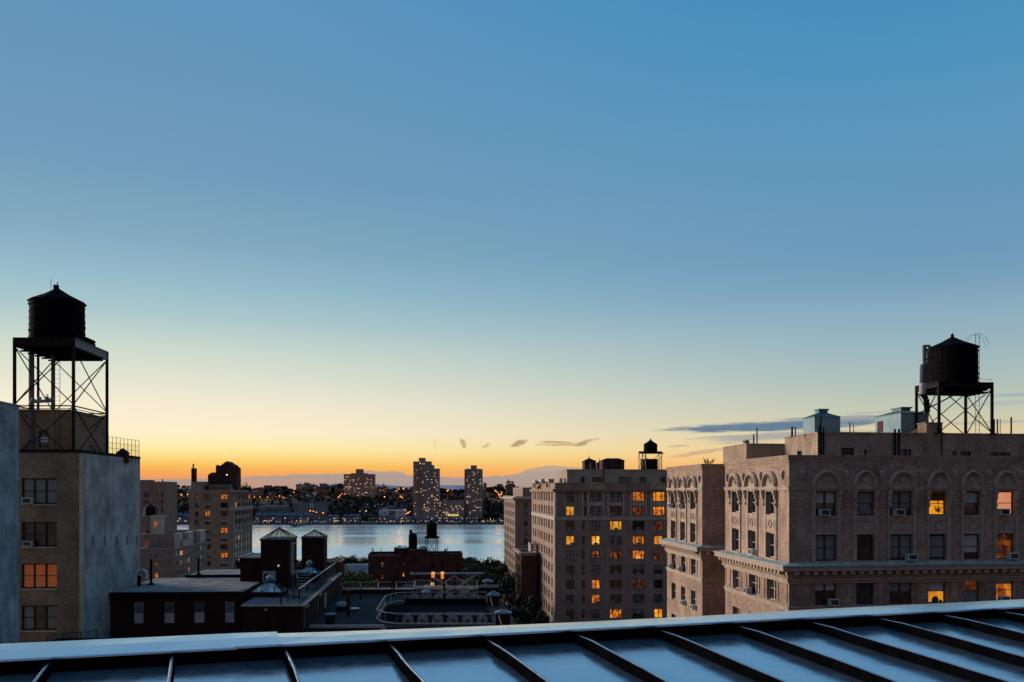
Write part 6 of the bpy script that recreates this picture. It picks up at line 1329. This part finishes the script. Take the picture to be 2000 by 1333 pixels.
# strips of lighter coloured balconies on the tower edges
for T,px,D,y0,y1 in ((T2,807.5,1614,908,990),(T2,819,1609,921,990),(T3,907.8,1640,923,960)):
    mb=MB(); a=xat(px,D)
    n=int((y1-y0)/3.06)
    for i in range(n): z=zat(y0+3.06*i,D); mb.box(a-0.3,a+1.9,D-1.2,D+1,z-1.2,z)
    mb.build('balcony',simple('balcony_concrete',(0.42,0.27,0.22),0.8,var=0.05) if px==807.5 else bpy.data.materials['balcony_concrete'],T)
# storage tanks and industrial sheds
wt_=simple('painted_tank',(0.5,0.53,0.56),0.55,var=0.1,scale=0.05)
for x0,x1,D,yt,ye,yb,lb_ in ((581.5,606,1690,985.3,991.5,1003,'left white domed storage tank on the far bank'),(611.5,636.5,1685,985.3,991.5,1006,'right white domed storage tank on the far bank')):
    c=W((x0+x1)/2,yb,D); r=(xat(x1,D)-xat(x0,D))/2; root=thing('storage_tank',lb_,'storage tank',(c.x,c.y+r,c.z-6)); mb=MB(); mb.lathe((c.x,c.y+r,0),[(r,c.z-8),(r,zat(ye,D)),(0.01,zat(ye,D))],24); mb.build('shell',simple('tank_shell',(0.13,0.12,0.13),0.7),root)
    mb=MB(); h=zat(yt,D)-zat(ye,D); mb.lathe((c.x,c.y+r,zat(ye,D)+0.02),[(r*1.03,0),(r*0.85,h*0.38),(r*0.55,h*0.72),(r*0.2,h*0.92),(0.9,h*0.95),(0.9,h*1.2),(0,h*1.22)],24); mb.build('dome',wt_,root)
for px,lb_ in ((607,'left of two short pale flues between the domed tanks'),(611.2,'right of two short pale flues between the domed tanks')):
    mb=MB(); mb.tube(W(px,1003,1680),W(px,984,1680),0.9,8); one('flue',mb,wt_,lb_,'flue')
def shed(x0,x1,D,yt,yb,mat,name,label,cat,dep=30,roof=None,zb=None):
    z0=gz((x0+x1)/2,D)-1 if zb is None else zb; a,b=xat(x0,D),xat(x1,D); r=thing(name,label,cat,((a+b)/2,D+dep/2,z0)); zt=zat(yt,D)
    mb=MB(); mb.hexa([(a,D),(b,D),(b,D+dep),(a,D+dep)],z0,zt); mb.build('wall',mat,r)
    if roof:
        mb=MB(); mb.hexa([(a-0.6,D-0.6),(b+0.6,D-0.6),(b+0.6,D+dep),(a-0.6,D+dep)],zt+0.002,zt+0.5); mb.build('roof',roof,r)
    return r
dk=simple('far_dark_wall',(0.15,0.1,0.085),0.9,var=0.25,scale=0.05); dr=simple('far_red_wall',(0.24,0.1,0.07),0.9,var=0.25,scale=0.05); gr=simple('far_grey_wall',(0.24,0.2,0.2),0.9,var=0.2,scale=0.05); rfm=simple('far_grey_roof',(0.2,0.21,0.24),0.8,var=0.2,scale=0.05)
shed(507.5,563,1676,988.5,1000,gr,'warehouse','long low grey warehouse on the far bank left of the domed tanks','warehouse',40,simple('pale_metal_roof',(0.48,0.5,0.52),0.6)); shed(495,520,1668,991.5,1000,gr,'warehouse','short grey warehouse overlapping the long far warehouse','warehouse',30,rfm)
ws=shed(740,791.5,1632,996.5,1008,simple('white_cladding',(0.48,0.5,0.52),0.7),'warehouse','white flat warehouse with a dark red central bay on the far bank','warehouse',35); mb=MB(); F=Facade((xat(760,1632),1632),(xat(771,1632),1632)); mb.ob(F,0,F.L,0,0.5,zat(1008,1632),zat(998.5,1632)); mb.build('bay',dr,ws); mb=MB(); mb.ob(F,-9.8,-6,0,0.5,zat(1003,1632),zat(1001,1632)); mb.ob(F,19,23,0,0.5,zat(1003,1632),zat(1001,1632)); mb.build('dark_sign',dk,ws)
shed(746,757,1660,992,997,gr,'office_building','small pale office building behind the white far warehouse','building',20,rfm)
# waterfront rows of gabled houses
hw=simple('house_siding',(0.12,0.15,0.2),0.85,var=0.2,scale=0.1); hr_=simple('house_roof',(0.15,0.185,0.24),0.8,var=0.25,scale=0.1); hwin=simple('house_window',(0.24,0.3,0.42),0.3)
def row_house(px,w,D,yt,label,grp='gabled houses along the far waterfront'):
    zb=gz(px,D)-1; a,b=xat(px-w/2,D),xat(px+w/2,D); ze=zat(yt+7,D); za=zat(yt,D); dep=16
    r=thing('waterfront_house',label,'house',((a+b)/2,D+dep/2,zb),grp)
    mb=MB(); mb.hexa([(a,D),(b,D),(b,D+dep),(a,D+dep)],zb,ze); mb.build('wall',hw,r); m=(a+b)/2
    mb=MB(); n=2; mb.hexa([(a-0.6,D-0.6),(b+0.6,D-0.6),(b+0.6,D+dep+0.6),(a-0.6,D+dep+0.6)],ze+0.01,za,[(a+(b-a)*0.22,D+dep*0.4),(b-(b-a)*0.22,D+dep*0.4),(b-(b-a)*0.22,D+dep*0.6),(a+(b-a)*0.22,D+dep*0.6)]); mb.build('roof',hr_,r)
    mb=MB()
    for i in (0.25,0.72):
        x=a+(b-a)*i; s_=2.0; zt=ze+2.6; mb.hexa([(x-s_,D-0.5),(x+s_,D-0.5),(x+s_,D+4),(x-s_,D+4)],ze-0.5,zt); mb.hexa([(x-s_-0.4,D-0.8),(x+s_+0.4,D-0.8),(x+s_+0.4,D+5),(x-s_-0.4,D+5)],zt+0.01,zt+2.2,[(x-0.1,D-0.8),(x+0.1,D-0.8),(x+0.1,D+5),(x-0.1,D+5)])
    mb.build('gable',hw,r)
    F=Facade((a,D),(b,D)); 
    for i in range(3):
        for j in range(2):
            u=F.L*(0.2+0.3*i); q=F.p(u,0.55 if j==1 else 0.08); inst('window',local_mesh(('house_pane',),lambda mb: mb.quad((-1.1,0,0),(1.1,0,0),(1.1,0,2.0),(-1.1,0,2.0))),LITM[rf.choice([0,1,2])] if rf.random()<0.22 else hwin,r,Vector((q.x,q.y,zb+3.5+4.3*j))-BASE[r.name],0)
px=331
for (xa,xb,w,yt) in ((329,366,12.5,1003),(496,604,13.5,1003),(638,662,12,1006),(668,703,12.5,1005),(737,772,12,1006.5),(777,806,12.5,1009),(812,850,13,1010),(853,905,13,1009.5),(908,933,12.5,1010)):
    n=max(1,round((xb-xa)/w))
    for i in range(n):
        c=xa+(i+0.5)*(xb-xa)/n; row_house(c,(xb-xa)/n-0.5,1588+rf.uniform(-6,8),yt+rf.uniform(-1,1.5),'gabled blue grey waterfront house in the rows on the far shore')
mb=MB(); mb.box(xat(-200,1570),xat(1400,1570),1567,1569.5,-1,2.4); tag(mb.build('embankment',dk),'dark river wall along the far shore','embankment',kind='structure')
# buildings of the upper town
r8=random.Random(17)
named=[(497,510,1830,957,dr,'red brick house with street lamps before it at the left end of the far ridge'),(578,613,2150,946.5,gr,'pale flat roofed block with roof boxes on the far hilltop'),(612,656.5,1950,951,dr,'long dark red apartment block left of the broad far tower'),(656.5,671,2000,951,gr,'grey gabled block tucked against the left side of the broad far tower'),(731,756,1900,952.5,dr,'red brick block with a chimney right of the broad far tower'),(989,1003.5,1800,941,dk,'dark flat block with an aerial on the far ridge beside the pale riverside tower'),(943,950,1830,947,dk,'dark slab beside the right foot of the rightmost far tower')]
for x0,x1,D,yt,m_,lb_ in named:
    r=shed(x0,x1,D,yt,None,m_,'far_building',lb_,'building',18,dk)
    w=xat(x1,D)-xat(x0,D); z=zat(yt,D)+0.5
    for i in range(2 if w<20 else 4):
        u=xat(x0,D)+w*r8.uniform(0.1,0.85); mb=MB(); h=r8.uniform(1.5,4.5); mb.box(u,u+r8.uniform(1.5,5),D+2,D+6,z+0.002,z+h); mb.build('roof_box',dk,r)
    F=Facade((xat(x0,D),D),(xat(x1,D),D)); n=int(w*0.28)
    panes(r,F,[(r8.uniform(1,w-2.5),r8.uniform(z-12,z-3),1.4,1.4,r8.choice([0,1,2])) for _ in range(n)],0.1)
mb=MB(); D=2150; mb.box(xat(594,D),xat(602,D),D-3,D+10,zat(956,D),zat(943,D)); one('far_tower_block',mb,gr,'small tower rising behind the pale flat roofed block on the far hilltop','building')
mb=MB(); D=1900; mb.box(xat(748,D),xat(750,D),D+2,D+4,zat(954,D),zat(944.5,D)); one('far_chimney',mb,dk,'thin dark chimney above the red brick block right of the broad far tower','chimney')
for i in range(120):
    D=r8.choice([1765,1790,1840,1880,1930,1990,2060,2150,2300]); px=r8.uniform(330,1003)
    if 668<px<735 and D<1800: continue
    if 560<px<600 and D<1800: continue
    w=r8.uniform(5,15); z0=gz(px,D); yt=CY-(z0+r8.uniform(7,13)-CZ)*F_PX/D
    m_=r8.choice([dk,dr,gr,dk]); shed(px-w/2,px+w/2,D,yt,None,m_,'far_house','dark low house among trees on the far hilltop','house',12,r8.choice([rfm,dk]))['group']='low houses across the river'
# woods on the far slope
def leaf_blob(mb,c,r,rng,n=9,flat=0.8):
    for _ in range(n):
        a=Vector((rng.gauss(0,1),rng.gauss(0,1),rng.gauss(0,1))).normalized(); p=Vector(c)+Vector((a.x*r*rng.uniform(0.4,1),a.y*r*rng.uniform(0.4,1),a.z*r*flat*rng.uniform(0.4,1)))
        q=Vector((rng.uniform(-1,1),rng.uniform(-1,1),rng.uniform(-1,1))).normalized()*r*0.55; q2=q.cross(a).normalized()*r*0.5
        mb.quad(tuple(p+q),tuple(p+q2),tuple(p-q),tuple(p-q2))
k=newmat('far_foliage'); nn=k.noise(k.geo,0.05,4); k.put(k.bsdf.inputs['Base Color'],k.ramp(nn,[(0.3,(0.016,0.015,0.011,1)),(0.55,(0.034,0.029,0.018,1)),(0.8,(0.06,0.042,0.024,1))])); k.bsdf.inputs['Roughness'].default_value=0.95; k.bsdf.inputs['Specular IOR Level'].default_value=0.1; M_FF=k.mat
mb=MB(); r9=random.Random(8)
for i in range(2700):
    D=1600+abs(r9.gauss(0,1))*80 if r9.random()<0.78 else r9.uniform(1740,2350); px=r9.uniform(300,1060)
    if 575<px<640 and D<1700 and D>1600: continue
    if 503<px<566 and 1610<D<1690: continue
    if 736<px<800 and D<1660: continue
    if D<1632 and r9.random()<0.75: continue
    if 668<px<735 and 1690<D<1765 : pass
    z=gz(px,D); h=r9.uniform(4,9) if D>1740 else r9.uniform(4,8); leaf_blob(mb,(xat(px,D),D,z+h*0.5),h*0.62,r9,8)
tag(mb.build('far_woods',M_FF,None,(0,1700,0)),'dark woods covering the slope and hilltop of the far bank','woods',kind='stuff')
# individual tree crowns on the far skyline
k=newmat('far_skyline_leaves'); k.bsdf.inputs['Base Color'].default_value=(0.018,0.018,0.013,1); k.bsdf.inputs['Roughness'].default_value=0.95; M_SK=k.mat
mb=MB(); mb2=MB(); rr=random.Random(2)
for i in range(70):
    a=Vector((rr.gauss(0,1),rr.gauss(0,1),rr.gauss(0,0.8))).normalized()*rr.uniform(1.5,5); leaf_blob(mb,(a.x,a.y,9+a.z*0.9),2.0,rr,6)
mb2.tube((0,0,0),(0,0,8),0.4,6)
ft=thing('far_tree','dark rounded tree on the far skyline','tree',(0,0,0),'trees on the far skyline'); mb2.build('trunk',MT['black'],ft,None); mb.build('crown',M_SK,ft)
sk_pts=[(340,1890),(352,1900),(362,1890),(566,2100),(556,2050),(530,2050),(760,1850),(766,1870),(772,1850),(783,1880),(797,1900),(862,1880),(866,1900),(873,1890),(895,1900),(901,1890),(950,1900),(960,1890),(972,1850),(980,1850),(984,1840),(664,1900),(640,1850),(520,1900),(540,1900),(700,2000),(745,2000),(888,1950),(930,1950),(1002,1850)]
for i,(px,D) in enumerate(sk_pts):
    t=ft if i==0 else tree_copy(ft,(0,0,0)); t.location=(xat(px,D),D,gz(px,D)-1); s_=rr.uniform(0.8,1.5); t.scale=(s_*1.1,s_,s_); t.rotation_euler.z=rr.uniform(0,6)
# lamps of the far bank: thin posts with glowing heads; the brightest really light what is round them
for px,py,D in ((500,970,1738),(512,970,1738),(524,970,1738),(552,970,1738),(340,965,1738),(356,965,1738),(650,970,1738),(664,968,1738),(778,957,1835),(784,970,1738),(876,957,1835),(976,964,1738),(972,975,1738)):
    L=bpy.data.lights.new('lamp_light','POINT'); L.energy=2600; L.color=(1.0,0.45,0.12); L.shadow_soft_size=5.0; o=bpy.data.objects.new('lamp_light',L); COL.objects.link(o); p=W(px,py,D); p.z=max(p.z,ground_z(p.x,p.y)+7); o.location=p
def lamp_proto(name,mat,label,grp,h,r):
    t=thing(name,label,'street lamp',(0,0,0),grp); mb=MB(); mb.tube((0,0,0),(0,0,h),0.12,5); mb.build('post',MT['iron'],t); mb=MB(); mb.lathe((0,0,h),[(0.0,-r),(r*0.75,-r*0.6),(r,0),(r*0.75,r*0.6),(0,r)],8); mb.build('lamp_head',mat,t); return t
lo_=lamp_proto('street_lamp',glow('sodium_lamp',(255,140,40),4.0),'orange sodium street lamp glowing on the far hilltop','orange street lamps across the river',9,1.3)
lw_=lamp_proto('path_lamp',glow('white_lamp_far',(255,212,160),1.2),'small white lamp along the far waterfront','white lamps along the far waterfront',4.5,0.6)
used={}
def put(proto,px,py,D,s_=1.0):
    t=proto if id(proto) not in used else tree_copy(proto,(0,0,0)); used[id(proto)]=1
    z=zat(py,D); h=9 if proto is lo_ else 4.5; t.location=(xat(px,D),D,z-h*s_); t.scale=(s_,s_,s_)
for px,py in ((328,967.5),(340,967),(344.5,965.5),(354,966.5),(366,966),(497,971.5),(508,971.5),(522.5,971.5),(537,972.5),(540.5,971.5),(546,969),(553.5,971.5),(556,974),(566,972),(574,962),(594.5,972),(622,973),(648,972),(651,969),(662,971),(664,968),(667.5,965),(661,973),(751,971),(774,959),(779,956),(788,955),(782,970),(785.5,972),(876,957.5),(874,959),(968,959),(971,962),(974,966),(975.5,969),(977,972),(978.5,966),(972,974),(968,978),(980,962),(791,996),(789,1005),(794,1004),(797,1002),(800,1000),(606,998),(612,999),(618,1001),(631,1002.5),(622,1017),(617,1016)):
    put(lo_,px,py,1640 if py>990 else 1745,r8.uniform(0.55,1.0))
wl=[(335,1015),(341,1014),(353,1016.5),(361,1018),(504.5,997),(549,996.5),(522.5,995),(715,998.5),(703.5,999.5),(652,1001.5),(680,1003)]
for i in range(62):
    px=496+(i+r8.uniform(0,0.8))*(942-496)/62; wl.append((px,r8.choice([1013,1017,1019.5,1020,1019])+r8.uniform(-1.2,1.2)))
for i in range(26): wl.append((942+r8.uniform(0,42),r8.choice([1017.5,1019,1014,1018.5])+r8.uniform(-1,1)))
for i in range(16): wl.append((r8.uniform(660,750),r8.uniform(984,990)))
for px,py in wl: put(lw_,px,py,1578 if py>1008 else 1690,r8.uniform(0.6,1.15))
put(lw_,715,998.5,1640,2.2); put(lw_,703,999,1640,1.2)
# lit pier reaching into the river
pier=thing('pier','narrow lit pier reaching from the far shore into the river','pier',W(590,1030,1480)); mb=MB(); a,b=W(606,1024.5,1570),W(573.5,1029.5,1465); a.z=b.z=1.6; d=(b-a).normalized(); nn_=Vector((-d.y,d.x,0))*3
mb.hexa([tuple((a+nn_).xy),tuple((a-nn_).xy),tuple((b-nn_).xy),tuple((b+nn_).xy)],0.9,1.8); mb.box(b.x-5,b.x+5,b.y-4,b.y+4,1.81,4.5); mb.build('deck',simple('pier_deck',(0.12,0.13,0.13),0.8),pier); mb=MB()
for i in range(12): p=a.lerp(b,(i+0.5)/12); mb.tube((p.x,p.y,-3),(p.x,p.y,1.0),0.5,6)
mb.build('pile',MT['iron'],pier)
for i in range(6):
    p=a.lerp(b,0.25+0.13*i); t=tree_copy(lw_,(p.x,p.y,1.8),'white lamp on the lit pier across the river','white lamps along the far pier'); t.scale=(0.9,0.9,0.9)

# ------------------------------------------------------------------ park trees on the near bank
def leaf_mat(name,c0,c1,c2):
    k=newmat(name); oi=k.n('ShaderNodeObjectInfo').outputs['Random']; nn=k.noise(k.ob,0.5,3); f=k.m('ADD',k.m('MULTIPLY',nn,0.8),k.m('MULTIPLY',oi,0.2)); k.put(k.bsdf.inputs['Base Color'],k.ramp(f,[(0.3,(*c0,1)),(0.5,(*c1,1)),(0.7,(*c2,1))])); k.bsdf.inputs['Roughness'].default_value=0.75; k.bsdf.inputs['Specular IOR Level'].default_value=0.2; return k.mat
M_LD=leaf_mat('park_leaves',(0.016,0.022,0.008),(0.03,0.037,0.012),(0.055,0.058,0.02)); M_LY=leaf_mat('yellowing_leaves',(0.06,0.07,0.02),(0.1,0.1,0.03),(0.15,0.14,0.045)); M_LR=leaf_mat('bronze_leaves',(0.014,0.009,0.006),(0.022,0.014,0.008),(0.032,0.02,0.011)); M_BK=simple('bark',(0.05,0.038,0.03),0.9)
def make_tree(seed,h,rad,mat,label,grp):
    rng=random.Random(seed); t=thing('park_tree',label,'tree',(0,0,0),grp); mb=MB(); mb.tube((0,0,0),(0,0,h*0.45),0.45,8,0.3)
    ends=[]
    for i in range(9):
        a=2*math.pi*i/9+rng.uniform(-.3,.3); z0=h*rng.uniform(0.3,0.45); e=Vector((math.cos(a)*rad*rng.uniform(.4,.8),math.sin(a)*rad*rng.uniform(.4,.8),h*rng.uniform(0.55,0.88))); mb.tube((0,0,z0),e,0.2,6,0.06); ends.append(e)
    mb.tube((0,0,h*0.45),(0,0,h*0.85),0.28,6,0.07); ends.append(Vector((0,0,h*0.86))); mb.build('trunk',M_BK,t)
    mb=MB()
    for e in ends*3:
        c=e+Vector((rng.gauss(0,1),rng.gauss(0,1),rng.gauss(0,0.6)))*rad*0.16; R_=rad*rng.uniform(0.2,0.36)
        for _ in range(75):
            a=Vector((rng.gauss(0,1),rng.gauss(0,1),rng.gauss(0,0.8))).normalized(); p=c+a*R_*rng.uniform(0.55,1.05); q=Vector((rng.uniform(-1,1),rng.uniform(-1,1),rng.uniform(-1,1))).normalized(); q2=q.cross(a).normalized(); s_=rng.uniform(0.28,0.5)
            mb.quad(tuple(p+q*s_),tuple(p+q2*s_*0.7),tuple(p-q*s_),tuple(p-q2*s_*0.7))
    mb.build('crown',mat,t); return t
dkt=[make_tree(11+i,17,6.5,M_LD,'dark green park tree on the near river bank','dark park trees on the near bank') for i in range(3)]
pts=[(905,330),(917,330),(930,340),(943,345),(957,335),(972,340),(984,345),(910,300),(925,305),(940,300),(955,310),(970,300),(985,305),(998,300),(912,272),(930,268),(950,270),(968,265),(985,262),(1001,262),(664,350),(676,360),(690,350),(704,345),(717,350),(730,340),(650,350),(636,350),(623,345),(580,345),(500,350),(512,350),(488,340),(695,320),(712,322),(1012,300)]
rt=random.Random(31); first=[True]*3
for i,(px,D) in enumerate(pts):
    j=i%3; t=dkt[j] if first[j] else tree_copy(dkt[j],(0,0,0)); first[j]=False
    top={True:1094}.get(px>895,1093)+rt.uniform(-7,6)
    if D<320: top=1096+ (320-D)*0.45+rt.uniform(-6,6)
    zt_=zat(top,D); zg=18.0; s_=(zt_-zg)/16.5; t.location=(xat(px,D),D,zg); t.scale=(s_*rt.uniform(0.85,1.15),s_*1.0,s_); t.rotation_euler.z=rt.uniform(0,6)
yt_=make_tree(51,9.5,5.5,M_LY,'yellow green tree below the pale low house, over the flat roof railing','x'); del yt_['group']; p=W(695,1160,215); z1=zat(1124,215); yt_.location=(p.x,215,z1-10.2); yt_.scale=(1.05,1,1.08)
y2=make_tree(53,9.5,4.5,M_LY,'smaller yellow green tree left of the yellow green one','x'); del y2['group']; p=W(676,1160,205); y2.location=(p.x,205,zat(1135,205)-9.5)
bt_=make_tree(57,15,5,M_LR,'bronze leaved street tree at the foot of the pale riverside tower','bronze street trees beside the beige apartment house')
for i,(px,D,y) in enumerate(((1002,190,1166),(1018,185,1172),(1030,188,1180),(1012,170,1185),(1027,165,1196),(992,200,1168))):
    t=bt_ if i==0 else tree_copy(bt_,(0,0,0)); t.location=(xat(px,D),D,18.3); s_=(zat(y,D)-18.3)/14.5; t.scale=(s_*0.8,s_*0.8,s_); t.rotation_euler.z=i
for px,D,lb_ in ((1393,85,'x'),):
    pass
# small roof shrubs against the sky on the far wing
for px,D,y0,y1,lb_ in ((1383,96,893,908,'wispy golden shrub on the roof edge of the far wing'),(1459,84,856,867,'wispy shrub beside the vent pipes on the low penthouse')):
    mb=MB(); b=W(px,y1+1,D); h=msz(y1-y0,D); rng=random.Random(px)
    r=thing('roof_shrub',lb_,'shrub',b); mbs=MB()
    for i in range(9):
        e=b+Vector((rng.uniform(-1,1)*h*0.9,rng.uniform(-.4,.4),h*rng.uniform(.4,1))); mbs.tube(b,e,0.018,4)
        for _ in range(9):
            p=b.lerp(e,rng.uniform(.4,1))+Vector((rng.gauss(0,.06),0,rng.gauss(0,.06))); mb.quad(p+Vector((.06,0,0)),p+Vector((0,0.02,.05)),p+Vector((-.06,0,0)),p+Vector((0,-.02,-.05)))
    mbs.build('stem',M_BK,r); mb.build('foliage',simple('golden_leaves_%d'%px,(0.25,0.16,0.05),0.7),r)  # golden-brown leaf colour
